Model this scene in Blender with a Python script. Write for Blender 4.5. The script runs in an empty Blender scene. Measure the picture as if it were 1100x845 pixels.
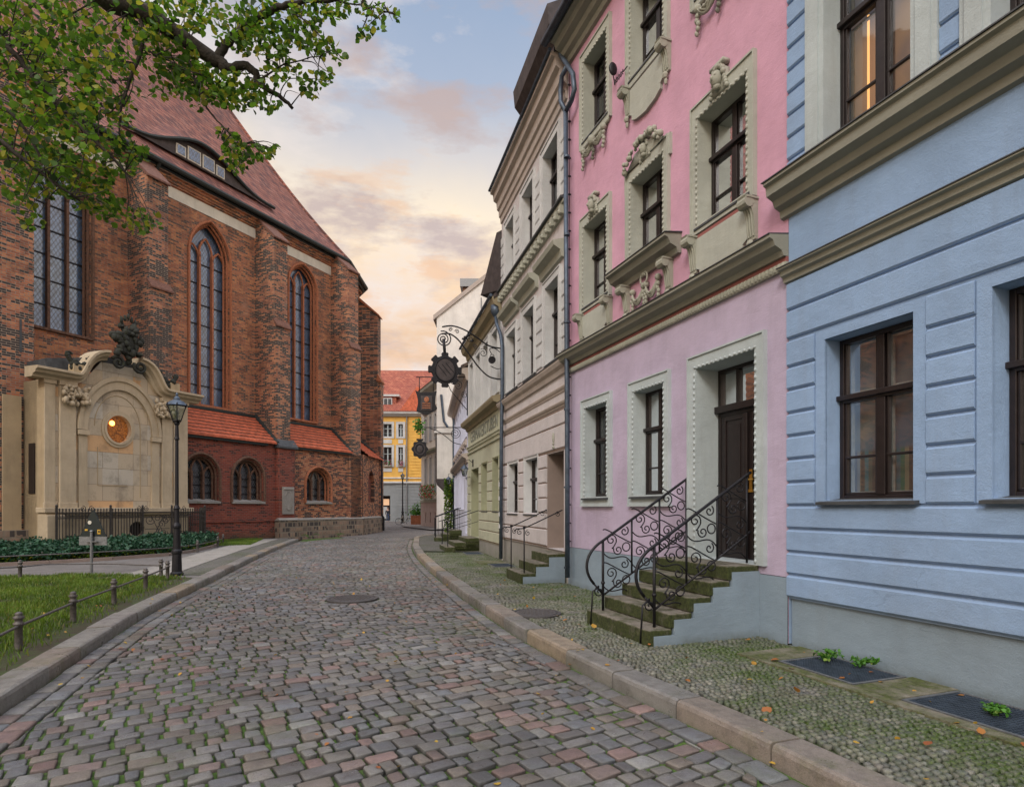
import bpy, math, random
import numpy as np
from mathutils import Vector, Matrix
from mathutils.geometry import tessellate_polygon
R = random.Random(7)
rad = math.radians
col = bpy.context.scene.collection
FPX, HOR, CAMZ = 640.0, 545.0, 1.6

# ---------------------------------------------------------------- frames
class Frame:
    """a vertical plane: x runs along it, y points out of it, z up"""
    def __init__(s, o, d):
        L = math.hypot(*d); s.o = o; s.d = (d[0]/L, d[1]/L); s.n = (-s.d[1], s.d[0])
        s.rz = math.atan2(s.d[1], s.d[0])
    def px(s, u, v, off=0.0):
        k = (u-550)/FPX; ox = s.o[0]+s.n[0]*off; oy = s.o[1]+s.n[1]*off
        Y = (ox*s.n[0]+oy*s.n[1])/(k*s.n[0]+s.n[1]); X = k*Y
        return ((X-s.o[0])*s.d[0]+(Y-s.o[1])*s.d[1], CAMZ+(HOR-v)/FPX*Y)
    def pc(s, t, u, v):
        """point in the vertical plane across the street at x = t: returns (y, z)"""
        k = (u-550)/FPX; bx = s.o[0]+s.d[0]*t; by = s.o[1]+s.d[1]*t
        o = (k*by-bx)/(s.n[0]-k*s.n[1]); Y = by+s.n[1]*o
        return (o, CAMZ+(HOR-v)/FPX*Y)
    def w(s, t, o, z=0.0):
        return (s.o[0]+s.d[0]*t+s.n[0]*o, s.o[1]+s.d[1]*t+s.n[1]*o, z)
def gp(u, v, z=0.0):
    Y = FPX*(CAMZ-z)/(v-HOR); return ((u-550)/FPX*Y, Y, z)
def at(u, v, Y):
    return Vector(((u-550)/FPX*Y, Y, CAMZ+(HOR-v)/FPX*Y))

# ---------------------------------------------------------------- objects
def thing(name, label, cat, loc=(0, 0, 0), rz=0.0, group=None):
    o = bpy.data.objects.new(name, None); o.empty_display_size = .2
    o.location = loc; o.rotation_euler = (0, 0, rz); col.objects.link(o)
    o['label'] = label; o['category'] = cat
    if group: o['group'] = group
    return o
def fthing(name, label, cat, F, group=None):
    return thing(name, label, cat, (F.o[0], F.o[1], 0), F.rz, group)
def tag(o, label=None, cat=None, group=None, kind=None):
    if label: o['label'] = label
    if cat: o['category'] = cat
    if group: o['group'] = group
    if kind: o['kind'] = kind
    return o
def copy_tree(o, parent=None):
    c = o.copy(); col.objects.link(c); c.parent = parent
    for ch in o.children: copy_tree(ch, c)
    return c

class MB:
    def __init__(s): s.v = []; s.f = []
    def quad(s, a, b, c, d):
        n = len(s.v); s.v += [a, b, c, d]; s.f.append((n, n+1, n+2, n+3)); return s
    def tri(s, a, b, c):
        n = len(s.v); s.v += [a, b, c]; s.f.append((n, n+1, n+2)); return s
    def box(s, x0, x1, y0, y1, z0, z1):
        if x0 > x1: x0, x1 = x1, x0
        if y0 > y1: y0, y1 = y1, y0
        if z0 > z1: z0, z1 = z1, z0
        n = len(s.v)
        s.v += [(x0,y0,z0),(x1,y0,z0),(x1,y1,z0),(x0,y1,z0),(x0,y0,z1),(x1,y0,z1),(x1,y1,z1),(x0,y1,z1)]
        for q in ((0,3,2,1),(4,5,6,7),(0,1,5,4),(1,2,6,5),(2,3,7,6),(3,0,4,7)): s.f.append(tuple(n+i for i in q))
        return s
    def prism(s, pts, ax, a, b):
        """extrude the 2-D outline pts along axis ax ('x': pts=(y,z); 'y': pts=(x,z); 'z': pts=(x,y))"""
        def P(p, h): return {'x': (h, p[0], p[1]), 'y': (p[0], h, p[1]), 'z': (p[0], p[1], h)}[ax]
        n = len(s.v); m = len(pts)
        s.v += [P(p, a) for p in pts]+[P(p, b) for p in pts]
        for i in range(m): j = (i+1) % m; s.f.append((n+i, n+j, n+m+j, n+m+i))
        for t in tessellate_polygon([[Vector((p[0], p[1], 0)) for p in pts]]):
            s.f.append(tuple(n+i for i in t)); s.f.append(tuple(n+m+i for i in reversed(t)))
        return s
    def face(s, outer, holes, y, depth=0.0):
        """wall sheet in x,z with holes and reveals running back by depth"""
        loops = [outer]+holes
        n = len(s.v)
        for L in loops: s.v += [(p[0], y, p[1]) for p in L]
        for t in tessellate_polygon([[Vector((p[0], p[1], 0)) for p in L] for L in loops]):
            s.f.append(tuple(n+i for i in t))
        if depth:
            for L in holes:
                m = len(L)
                for i in range(m):
                    a, b = L[i], L[(i+1) % m]
                    s.quad((a[0], y, a[1]), (b[0], y, b[1]), (b[0], y-depth, b[1]), (a[0], y-depth, a[1]))
        return s
    def tube(s, pts, r, n=6, closed=False, cap=True):
        P = [Vector(p) for p in pts]; m = len(P)
        rr = r if isinstance(r, (list, tuple)) else [r]*m
        base = len(s.v); up = None
        for i, p in enumerate(P):
            if closed: d = P[(i+1) % m]-P[i-1]
            else: d = P[min(i+1, m-1)]-P[max(i-1, 0)]
            if d.length < 1e-9: d = Vector((0, 0, 1))
            d.normalize()
            if up is None:
                up = d.orthogonal().normalized()
            up = (up-d*up.dot(d))
            up = up.normalized() if up.length > 1e-6 else d.orthogonal().normalized()
            w = d.cross(up)
            for k in range(n):
                a = 2*math.pi*k/n; s.v.append(tuple(p+(up*math.cos(a)+w*math.sin(a))*rr[i]))
        for i in range(m if closed else m-1):
            j = (i+1) % m
            for k in range(n):
                l = (k+1) % n; s.f.append((base+i*n+k, base+i*n+l, base+j*n+l, base+j*n+k))
        if cap and not closed:
            s.f.append(tuple(base+k for k in reversed(range(n)))); s.f.append(tuple(base+(m-1)*n+k for k in range(n)))
        return s
    def lathe(s, prof, c=(0, 0), n=16):
        base = len(s.v); m = len(prof)
        for r, z in prof:
            for k in range(n):
                a = 2*math.pi*k/n; s.v.append((c[0]+r*math.cos(a), c[1]+r*math.sin(a), z))
        for i in range(m-1):
            for k in range(n):
                l = (k+1) % n; s.f.append((base+i*n+k, base+i*n+l, base+(i+1)*n+l, base+(i+1)*n+k))
        s.f.append(tuple(base+k for k in reversed(range(n)))); s.f.append(tuple(base+(m-1)*n+k for k in range(n)))
        return s
    def ball(s, c, r, n=6, m=4):
        r = r if isinstance(r, (list, tuple)) else (r, r, r)
        base = len(s.v); s.v.append((c[0], c[1], c[2]-r[2]))
        for i in range(1, m):
            b = -math.pi/2+math.pi*i/m
            for k in range(n):
                a = 2*math.pi*k/n
                s.v.append((c[0]+r[0]*math.cos(b)*math.cos(a), c[1]+r[1]*math.cos(b)*math.sin(a), c[2]+r[2]*math.sin(b)))
        s.v.append((c[0], c[1], c[2]+r[2])); top = len(s.v)-1
        for k in range(n):
            l = (k+1) % n
            s.f.append((base, base+1+l, base+1+k)); s.f.append((top, base+1+(m-2)*n+k, base+1+(m-2)*n+l))
            for i in range(m-2):
                s.f.append((base+1+i*n+k, base+1+i*n+l, base+1+(i+1)*n+l, base+1+(i+1)*n+k))
        return s
    def build(s, name, mat, parent=None, smooth=False, bevel=0.0, label=None, fix=True):
        me = bpy.data.meshes.new(name); me.from_pydata([tuple(v) for v in s.v], [], s.f)
        if fix:
            import bmesh
            bm = bmesh.new(); bm.from_mesh(me); bmesh.ops.recalc_face_normals(bm, faces=bm.faces); bm.to_mesh(me); bm.free()
        me.materials.append(mat)
        if smooth:
            for p in me.polygons: p.use_smooth = True
        o = bpy.data.objects.new(name, me); col.objects.link(o); o.parent = parent
        if bevel:
            b = o.modifiers.new('b', 'BEVEL'); b.width = bevel; b.segments = 2; b.limit_method = 'ANGLE'
        if label: o['label'] = label
        return o

# ---------------------------------------------------------------- materials
def sh(name):
    m = bpy.data.materials.new(name); m.use_nodes = True; t = m.node_tree; t.nodes.clear()
    out = t.nodes.new('ShaderNodeOutputMaterial'); b = t.nodes.new('ShaderNodeBsdfPrincipled')
    t.links.new(b.outputs[0], out.inputs[0]); return m, t, b, out
def N(t, ty, **kw):
    n = t.nodes.new(ty)
    for k, v in kw.items():
        if k in n.inputs: n.inputs[k].default_value = v
        else: setattr(n, k, v)
    return n
def coords(t, scale=(1, 1, 1), src='Object', loc=(0, 0, 0)):
    c = t.nodes.new('ShaderNodeTexCoord'); m = t.nodes.new('ShaderNodeMapping')
    m.inputs['Scale'].default_value = scale; m.inputs['Location'].default_value = loc
    t.links.new(c.outputs[src], m.inputs[0]); return m.outputs[0]
def noise(t, vec, scale, detail=4, rough=.6, lo=.35, hi=.65):
    n = N(t, 'ShaderNodeTexNoise'); n.inputs['Scale'].default_value = scale; n.inputs['Detail'].default_value = detail
    n.inputs['Roughness'].default_value = rough; t.links.new(vec, n.inputs['Vector'])
    r = N(t, 'ShaderNodeMapRange'); r.inputs['From Min'].default_value = lo; r.inputs['From Max'].default_value = hi
    t.links.new(n.outputs['Fac'], r.inputs['Value']); return r.outputs[0]
def mix(t, f, a, b, mode='MIX'):
    m = t.nodes.new('ShaderNodeMix'); m.data_type = 'RGBA'; m.blend_type = mode
    for s_, i in ((f, 0), (a, 6), (b, 7)):
        if isinstance(s_, (int, float)): m.inputs[i].default_value = s_
        elif isinstance(s_, tuple): m.inputs[i].default_value = (*s_[:3], 1)
        else: t.links.new(s_, m.inputs[i])
    return m.outputs[2]
def mth(t, op, a, b=0.0):
    m = t.nodes.new('ShaderNodeMath'); m.operation = op
    for s_, i in ((a, 0), (b, 1)):
        if isinstance(s_, (int, float)): m.inputs[i].default_value = s_
        else: t.links.new(s_, m.inputs[i])
    return m.outputs[0]
def bump(t, b, h, strength=.3, dist=.02):
    n = t.nodes.new('ShaderNodeBump'); n.inputs['Strength'].default_value = strength; n.inputs['Distance'].default_value = dist
    t.links.new(h, n.inputs['Height']); t.links.new(n.outputs[0], b.inputs['Normal'])
def dark(c, k): return (c[0]*k, c[1]*k, c[2]*k)
def noise_vec(t, v):
    n = N(t, 'ShaderNodeTexNoise'); n.inputs['Scale'].default_value = 2.5; n.inputs['Detail'].default_value = 5; t.links.new(v, n.inputs['Vector']); return n.outputs['Color']
def plaster(name, c, dirt=.35, rough=.85, streak=.3, grime=(.16, .15, .13), fine=60, splash=0.0, splashcol=(.10,.12,.06)):
    m, t, b, o = sh(name)
    v = coords(t)
    cc = mix(t, noise(t, v, 1.3, 5, .65), dark(c, .88), dark(c, 1.06))
    vs = coords(t, (3.0, 3.0, .35))
    st = noise(t, vs, 1.5, 5, .7, .5, .8)
    cc = mix(t, mth(t, 'MULTIPLY', st, streak), cc, mix(t, .55, c, grime))
    d = noise(t, v, .45, 6, .7, .52, .8)
    cc = mix(t, mth(t, 'MULTIPLY', d, dirt), cc, mix(t, .6, c, grime))
    if splash:
        g = t.nodes.new('ShaderNodeSeparateXYZ'); t.links.new(v, g.inputs[0])
        r = N(t, 'ShaderNodeMapRange'); r.inputs['From Min'].default_value = splash; r.inputs['From Max'].default_value = 0
        t.links.new(g.outputs[2], r.inputs['Value'])
        e = mth(t, 'MULTIPLY', r.outputs[0], noise(t, v, 3, 5, .7, .3, .7))
        cc = mix(t, mth(t, 'MULTIPLY', e, .8), cc, splashcol)
    t.links.new(cc, b.inputs['Base Color']); b.inputs['Roughness'].default_value = rough
    hh = mth(t, 'ADD', noise(t, v, fine, 6, .7, .2, .8), mth(t, 'MULTIPLY', noise(t, coords(t, (1, 1, 1.6)), 5.5, 4, .6, .2, .8), 1.6))
    vo = N(t, 'ShaderNodeTexVoronoi'); vo.feature = 'DISTANCE_TO_EDGE'; vo.inputs['Scale'].default_value = .55; wv = mix(t, .12, v, noise_vec(t, v)); t.links.new(wv, vo.inputs['Vector'])
    ck = N(t, 'ShaderNodeMapRange'); ck.inputs['From Min'].default_value = .0011; ck.inputs['From Max'].default_value = 0; t.links.new(vo.outputs['Distance'], ck.inputs['Value'])
    ckm = mth(t, 'MULTIPLY', ck.outputs[0], noise(t, v, .8, 3, .6, .5, .6))
    t.links.new(mix(t, mth(t, 'MULTIPLY', ckm, .3), cc, dark(c, .35)), b.inputs['Base Color'])
    bump(t, b, hh, .35, .012)
    return m
def bricks(name, c1, c2, mortar, w=.27, h=.085, ms=.012, var=(.05, .04, .04), vf=.5, soot=.6, lite=(.6, .3, .15), lf=.35, rough=.9, splash=0):
    m, t, b, o = sh(name)
    c = t.nodes.new('ShaderNodeTexCoord'); s = t.nodes.new('ShaderNodeSeparateXYZ'); t.links.new(c.outputs['Object'], s.inputs[0])
    k = t.nodes.new('ShaderNodeCombineXYZ')
    t.links.new(mth(t, 'ADD', s.outputs[0], s.outputs[1]), k.inputs[0]); t.links.new(s.outputs[2], k.inputs[1])
    br = t.nodes.new('ShaderNodeTexBrick'); t.links.new(k.outputs[0], br.inputs['Vector'])
    br.inputs['Scale'].default_value = 1; br.inputs['Brick Width'].default_value = w; br.inputs['Row Height'].default_value = h
    br.inputs['Mortar Size'].default_value = ms; br.inputs['Mortar Smooth'].default_value = .3; br.inputs['Bias'].default_value = -.1
    br.inputs['Color1'].default_value = (*c1, 1); br.inputs['Color2'].default_value = (*c2, 1); br.inputs['Mortar'].default_value = (*mortar, 1)
    # per-brick value from snapped coordinates
    row = mth(t, 'FLOOR', mth(t, 'DIVIDE', s.outputs[2], h))
    sx = mth(t, 'FLOOR', mth(t, 'ADD', mth(t, 'DIVIDE', mth(t, 'ADD', s.outputs[0], s.outputs[1]), w), mth(t, 'MULTIPLY', mth(t, 'MODULO', row, 2.0), .5)))
    q = t.nodes.new('ShaderNodeCombineXYZ'); t.links.new(sx, q.inputs[0]); t.links.new(row, q.inputs[1])
    wn = t.nodes.new('ShaderNodeTexWhiteNoise'); wn.noise_dimensions = '2D'; t.links.new(q.outputs[0], wn.inputs['Vector'])
    v = coords(t)
    cl = noise(t, v, .55, 4, .6, .38, .62)
    pick = mth(t, 'GREATER_THAN', wn.outputs['Value'], mth(t, 'SUBTRACT', 1.0, mth(t, 'MULTIPLY', mth(t, 'ADD', .25, mth(t, 'MULTIPLY', cl, .75)), vf)))
    cc = mix(t, pick, br.outputs['Color'], var)
    pk2 = mth(t, 'LESS_THAN', wn.outputs['Value'], lf*.6)
    cc = mix(t, mth(t, 'MULTIPLY', pk2, .6), cc, lite)
    cc = mix(t, br.outputs['Fac'], cc, mortar)
    so = noise(t, coords(t, (1, 1, .45), loc=(3, 1, 7)), .38, 6, .72, .5, .72)
    cc = mix(t, mth(t, 'MULTIPLY', so, soot), cc, mix(t, .75, cc, (.03, .026, .024)))
    so2 = noise(t, coords(t, (1, 1, .8), loc=(5, 8, 1)), 1.5, 6, .75, .50, .66)
    cc = mix(t, mth(t, 'MULTIPLY', so2, soot*.75), cc, mix(t, .68, cc, (.026, .022, .020)))
    pale = noise(t, coords(t, loc=(9, 4, 2)), .8, 5, .7, .6, .8)
    cc = mix(t, mth(t, 'MULTIPLY', pale, .35), cc, (.45, .33, .25))
    if splash:
        r = N(t, 'ShaderNodeMapRange'); r.inputs['From Min'].default_value = splash; r.inputs['From Max'].default_value = 0
        t.links.new(s.outputs[2], r.inputs['Value']); cc = mix(t, mth(t, 'MULTIPLY', r.outputs[0], .6), cc, (.05, .06, .03))
    t.links.new(cc, b.inputs['Base Color']); b.inputs['Roughness'].default_value = rough
    hh = mth(t, 'SUBTRACT', noise(t, v, 25, 4, .7, .2, .8), mth(t, 'MULTIPLY', br.outputs['Fac'], 1.5))
    bump(t, b, hh, .5, .02)
    return m
def plain(name, c, rough=.5, metal=0.0, var=.25, scale=20, bs=.15, spec=None):
    m, t, b, o = sh(name); v = coords(t)
    t.links.new(mix(t, noise(t, v, scale, 5, .65, .3, .7), dark(c, 1-var), dark(c, 1+var)), b.inputs['Base Color'])
    b.inputs['Roughness'].default_value = rough; b.inputs['Metallic'].default_value = metal
    if bs: bump(t, b, noise(t, v, scale*3, 4, .6, .2, .8), bs, .01)
    return m
def mossy(name, c, mossc=(.05, .075, .018), lo=.45, hi=.6, scale=3.0, speck=80, rough=.92, up=False, mossf=1.0):
    """stone with moss patches and mineral specks"""
    m, t, b, o = sh(name); v = coords(t)
    sp = noise(t, v, speck, 3, .7, .35, .65)
    cc = mix(t, sp, dark(c, .65), dark(c, 1.25))
    cc = mix(t, noise(t, v, 1.7, 5, .7), cc, dark(c, .75))
    mo = mth(t, 'MULTIPLY', noise(t, v, scale, 7, .75, lo, hi), mossf)
    if up:
        g = t.nodes.new('ShaderNodeNewGeometry'); s = t.nodes.new('ShaderNodeSeparateXYZ'); t.links.new(g.outputs['Normal'], s.inputs[0])
        side = mth(t, 'SUBTRACT', 1.0, mth(t, 'ABSOLUTE', s.outputs[2]))
        mo = mth(t, 'MINIMUM', mth(t, 'ADD', mth(t, 'MULTIPLY', mo, .75), mth(t, 'MULTIPLY', side, .8)), 1.0)
    mc = mix(t, noise(t, v, 30, 4, .7), dark(mossc, .5), dark(mossc, 1.5))
    t.links.new(mix(t, mo, cc, mc), b.inputs['Base Color']); b.inputs['Roughness'].default_value = rough
    bump(t, b, noise(t, v, 90, 5, .7, .2, .8), .5, .012)
    return m
def glassmat(name, tint=(.75, .8, .82), refl=.35, lattice=False, wob=.04):
    m, t, b, o = sh(name); t.nodes.remove(b)
    tr = N(t, 'ShaderNodeBsdfTransparent'); tr.inputs[0].default_value = (*tint, 1)
    gl = N(t, 'ShaderNodeBsdfGlossy'); gl.inputs['Roughness'].default_value = .03; gl.inputs[0].default_value = (.9, .93, .97, 1)
    lw = N(t, 'ShaderNodeFresnel'); lw.inputs[0].default_value = 1.5
    f = mth(t, 'MINIMUM', mth(t, 'ADD', mth(t, 'MULTIPLY', lw.outputs[0], 1.2), refl), 1.0)
    n = t.nodes.new('ShaderNodeBump'); n.inputs['Strength'].default_value = wob; n.inputs['Distance'].default_value = .05
    t.links.new(noise(t, coords(t), 2.2, 2, .5, 0, 1), n.inputs['Height']); t.links.new(n.outputs[0], gl.inputs['Normal'])
    x = N(t, 'ShaderNodeMixShader'); t.links.new(f, x.inputs[0]); t.links.new(tr.outputs[0], x.inputs[1]); t.links.new(gl.outputs[0], x.inputs[2])
    t.links.new(x.outputs[0], o.inputs[0]); return m
def leadglass(name, c=(.12, .15, .19), cell=.16, roughn=.12):
    """old church glazing: dull glass reflecting the sky with a diamond lead net"""
    m, t, b, o = sh(name)
    c_ = t.nodes.new('ShaderNodeTexCoord'); s = t.nodes.new('ShaderNodeSeparateXYZ'); t.links.new(c_.outputs['Object'], s.inputs[0])
    z = mth(t, 'MULTIPLY', s.outputs[2], .6)
    def band(a):
        f = mth(t, 'FRACT', mth(t, 'DIVIDE', mth(t, 'ADD', a, 500.0), cell))
        return mth(t, 'LESS_THAN', mth(t, 'ABSOLUTE', mth(t, 'SUBTRACT', f, .5)), .07)
    L = mth(t, 'MAXIMUM', band(mth(t, 'ADD', s.outputs[0], z)), band(mth(t, 'SUBTRACT', s.outputs[0], z)))
    q = t.nodes.new('ShaderNodeCombineXYZ')
    for i, a in ((0, mth(t, 'ADD', s.outputs[0], z)), (1, mth(t, 'SUBTRACT', s.outputs[0], z))):
        t.links.new(mth(t, 'FLOOR', mth(t, 'DIVIDE', a, cell)), q.inputs[i])
    wn = t.nodes.new('ShaderNodeTexWhiteNoise'); t.links.new(q.outputs[0], wn.inputs['Vector'])
    cc = mix(t, wn.outputs['Value'], dark(c, .7), dark(c, 1.3))
    cc = mix(t, L, cc, (.03, .03, .03))
    t.links.new(cc, b.inputs['Base Color']); b.inputs['Metallic'].default_value = .25
    t.links.new(mth(t, 'ADD', mth(t, 'MULTIPLY', L, .5), roughn), b.inputs['Roughness'])
    b.inputs['IOR'].default_value = 2.2
    bump(t, b, wn.outputs['Value'], .12, .02)
    return m
def curtain(name, c, fold=14, dk=.5):
    m, t, b, o = sh(name)
    w = N(t, 'ShaderNodeTexWave'); w.inputs['Scale'].default_value = fold/6; w.inputs['Distortion'].default_value = 2.5; w.inputs['Detail'].default_value = 2
    t.links.new(coords(t, (1, .3, .12)), w.inputs['Vector'])
    t.links.new(mix(t, w.outputs['Fac'], dark(c, dk), c), b.inputs['Base Color']); b.inputs['Roughness'].default_value = .95
    return m

MT = {}
MT['blue'] = plaster('blue_plaster', (.25, .37, .56), .30, streak=.3, splash=1.0, splashcol=(.22, .28, .34))
MT['bluegrey'] = plaster('plinth_plaster', (.225, .295, .355), .3, streak=.3, splash=.10, splashcol=(.11, .13, .12))
MT['pink'] = plaster('pink_plaster', (.565, .315, .42), .38, streak=.38, grime=(.35, .2, .22))
MT['lilac'] = plaster('lilac_plaster', (.455, .385, .51), .33, streak=.33)
MT['white'] = plaster('white_trim', (.43, .49, .50), .4, streak=.4)
MT['creamtrim'] = plaster('cream_trim', (.40, .415, .36), .45, streak=.45)
MT['khaki'] = plaster('cornice_stucco', (.265, .265, .22), .5, streak=.4)
MT['stucco'] = plaster('ornament_stucco', (.34, .345, .285), .7, streak=.35, fine=30)
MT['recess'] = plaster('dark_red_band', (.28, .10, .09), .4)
MT['beige'] = plaster('beige_plaster', (.52, .485, .485), .35, streak=.3)
MT['beigepale'] = plaster('pale_plaster', (.52, .53, .53), .35, streak=.3)
MT['taupe'] = plaster('taupe_cornice', (.41, .355, .315), .4, streak=.3)
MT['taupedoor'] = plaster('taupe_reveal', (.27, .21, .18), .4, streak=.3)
MT['greypl'] = plaster('grey_plinth', (.27, .26, .24), .6, streak=.5, splash=.4)
MT['green'] = plaster('green_plaster', (.42, .43, .32), .35, streak=.3)
MT['greendk'] = plaster('dark_green_plaster', (.30, .31, .20), .35, streak=.3)  # darker green for reveals and door
MT['olive'] = plaster('olive_cornice', (.25, .21, .13), .4, streak=.3)
MT['lav'] = plaster('lavender_plaster', (.56, .58, .70), .3, streak=.3)
MT['offwhite'] = plaster('offwhite_plaster', (.70, .68, .64), .4, streak=.5)
MT['cream'] = plaster('cream_plaster', (.70, .67, .60), .4, streak=.3)
MT['brownpl'] = plaster('brown_plinth', (.36, .28, .26), .4, streak=.3)
MT['yellow'] = plaster('yellow_plaster', (.72, .42, .09), .25, streak=.2)
MT['greygf'] = plaster('grey_ground_floor', (.24, .26, .27), .3, streak=.2)
MT['groove'] = plain('groove_brown', (.20, .14, .11), .9)  # brown tone of the joint lines
MT['bluegroove'] = plain('blue_groove', (.10, .15, .20), .9)
MT['innerpaint'] = plain('pale_inner_frame', (.34, .32, .27), .7, var=.2)
MT['ironfence'] = plain('rusty_grey_fence_iron', (.05, .045, .042), .6, .4, var=.5, scale=20)
MT['wood'] = plain('dark_brown_timber', (.014, .009, .009), .4, var=.4, scale=8)
MT['darkwood'] = plain('weathered_dark_boards', (.05, .04, .04), .7, var=.4, scale=6)
MT['iron'] = plain('wrought_iron', (.022, .022, .026), .5, .6, var=.4, scale=40)
MT['bluemetal'] = plain('zinc_pipe', (.07, .095, .13), .5, .5, var=.35, scale=9)
MT['greymetal'] = plain('grey_metal', (.20, .21, .22), .5, .6, var=.3)
MT['greenmetal'] = plain('dark_green_paint', (.010, .018, .018), .5, .2)
MT['brass'] = plain('brass', (.75, .42, .08), .3, .9)
MT['glass'] = glassmat('window_glass', (.8, .86, .9), .05)
MT['lampglass'] = glassmat('lantern_glass', (.85, .9, .88), .12)
MT['lead'] = leadglass('leaded_glass', (.11, .18, .30))
MT['leaddk'] = leadglass('leaded_glass_dark', (.055, .065, .075), .13, .25)
MT['curt'] = curtain('white_curtain', (.36, .42, .42))
MT['curtdim'] = curtain('dim_interior', (.17, .17, .15), 8, .6)
MT['curtblue'] = curtain('blue_net_curtain', (.15, .22, .26), 10, .6)
MT['board'] = plain('pale_boarding', (.40, .38, .33), .9, var=.15, scale=4)
MT['brick'] = bricks('old_brick', (.46, .165, .075), (.26, .085, .045), (.26, .20, .15), var=(.125, .07, .052), vf=.40, soot=1.0, lite=(.62, .26, .10), lf=.4)
MT['brickdark'] = bricks('buttress_brick', (.42, .15, .075), (.22, .075, .045), (.28, .22, .17), var=(.045, .036, .034), vf=.75, soot=1.0, lite=(.55, .24, .11), lf=.4)
MT['brickred'] = bricks('red_machine_brick', (.25, .048, .028), (.165, .036, .024), (.20, .12, .09), w=.25, h=.085, ms=.010, var=(.07, .022, .018), vf=.3, soot=.3, lite=(.32, .08, .04), lf=.2, splash=.5)
MT['brickmix'] = bricks('patched_brick', (.40, .13, .055), (.22, .06, .032), (.22, .16, .12), w=.25, h=.09, var=(.06, .03, .025), vf=.55, soot=.3, lite=(.60, .28, .13), lf=.55)
MT['terra'] = plain('terracotta_moulding', (.34, .125, .06), .85, var=.45, scale=12, bs=.4)
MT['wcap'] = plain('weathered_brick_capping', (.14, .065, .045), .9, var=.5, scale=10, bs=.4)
MT['sootbrick'] = plain('sooty_moulded_brick', (.13, .07, .045), .9, var=.5, scale=9, bs=.4)
MT['band'] = plaster('white_frieze', (.60, .58, .50), .4, streak=.4)
MT['copper'] = plain('dark_gutter', (.03, .038, .036), .6, .4, var=.4)
MT['slate'] = plain('old_slate', (.05, .055, .06), .6, var=.4, scale=6)
MT['bronze'] = mossy('mossy_dark_sculpture', (.028, .030, .025), (.035, .042, .016), .5, .7, 8, 60)
MT['mossslab'] = mossy('mossy_slab', (.23, .21, .16), (.065, .08, .018), .40, .58, 2.2, 110)
MT['granite'] = mossy('granite_kerb', (.33, .28, .25), (.09, .10, .04), .62, .8, 1.6, 130)
MT['step'] = mossy('mossy_step_stone', (.24, .21, .175), (.034, .044, .009), .42, .60, 4.5, 110, up=True)
MT['slab'] = mossy('old_slab', (.33, .31, .28), (.10, .11, .05), .55, .75, 1.3, 70)
MT['orange'] = plain('orange_clay_tile', (.46, .11, .05), .75, var=.45, scale=3.5, bs=.2)
MT['rooforange'] = bricks('far_clay_roof', (.38, .12, .075), (.30, .085, .055), (.20, .06, .04), w=.22, h=.28, ms=.03, var=(.28, .07, .05), vf=.3, soot=.3, lite=(.55, .2, .12), lf=.2)
MT['rooftile'] = bricks('church_plain_tiles', (.31, .115, .08), (.19, .07, .05), (.10, .045, .04), w=.19, h=.24, ms=.025, var=(.12, .05, .045), vf=.45, soot=.35, lite=(.36, .17, .13), lf=.35)
MT['roofdark'] = bricks('dark_house_roof', (.10, .075, .07), (.07, .055, .05), (.03, .025, .025), w=.2, h=.2, ms=.02, vf=.2, soot=.3, lf=.1, lite=(.14, .1, .09))
MT['fieldstone'] = bricks('rubble_plinth', (.30, .21, .15), (.14, .11, .095), (.24, .20, .15), w=.34, h=.27, ms=.035, var=(.07, .06, .055), vf=.5, soot=.4, lite=(.33, .24, .17), lf=.3)
MT['sand'] = bricks('sandstone_ashlar', (.52, .42, .29), (.44, .38, .29), (.26, .21, .15), w=1.15, h=.62, ms=.008, var=(.60, .38, .20), vf=.25, soot=.7, lite=(.52, .49, .42), lf=.5, rough=.85)
MT['sanddk'] = plaster('weathered_sandstone', (.40, .31, .19), .7, streak=.7, grime=(.10, .085, .06))
MT['sandplain'] = plaster('sandstone', (.47, .385, .265), .7, streak=.75, grime=(.18, .14, .09))
MT['amber'] = None
def amber():
    m, t, b, o = sh('amber_leaded_pane')
    v = coords(t); vo = N(t, 'ShaderNodeTexVoronoi'); vo.inputs['Scale'].default_value = 14; t.links.new(v, vo.inputs['Vector'])
    cc = mix(t, vo.outputs['Distance'], (.30, .10, .02), (.05, .02, .01)); b.inputs['Emission Strength'].default_value = .7; t.links.new(cc, b.inputs['Emission Color'])
    t.links.new(cc, b.inputs['Base Color']); b.inputs['Roughness'].default_value = .2; return m
MT['amber'] = amber()
def emis(name, c, s):
    m, t, b, o = sh(name); b.inputs['Base Color'].default_value = (*c, 1); b.inputs['Emission Color'].default_value = (*c, 1); b.inputs['Emission Strength'].default_value = s
    return m
MT['glow'] = emis('lamp_glow', (1, .38, .06), 9); MT['warm'] = emis('warm_lamp', (1, .50, .16), 1.5)
def warmroom():
    m, t, b, o = sh('lit_room_wall'); v = coords(t)
    s = t.nodes.new('ShaderNodeSeparateXYZ'); t.links.new(v, s.inputs[0])
    cc = mix(t, noise(t, v, 1.1, 3, .5, .4, .6), (.36, .22, .13), (.10, .10, .12)); t.links.new(cc, b.inputs['Base Color'])
    t.links.new(cc, b.inputs['Emission Color']); b.inputs['Emission Strength'].default_value = .55; return m
MT['warmroom'] = warmroom(); MT['signlight'] = emis('shop_light', (.8, .5, .3), .35)
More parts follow.
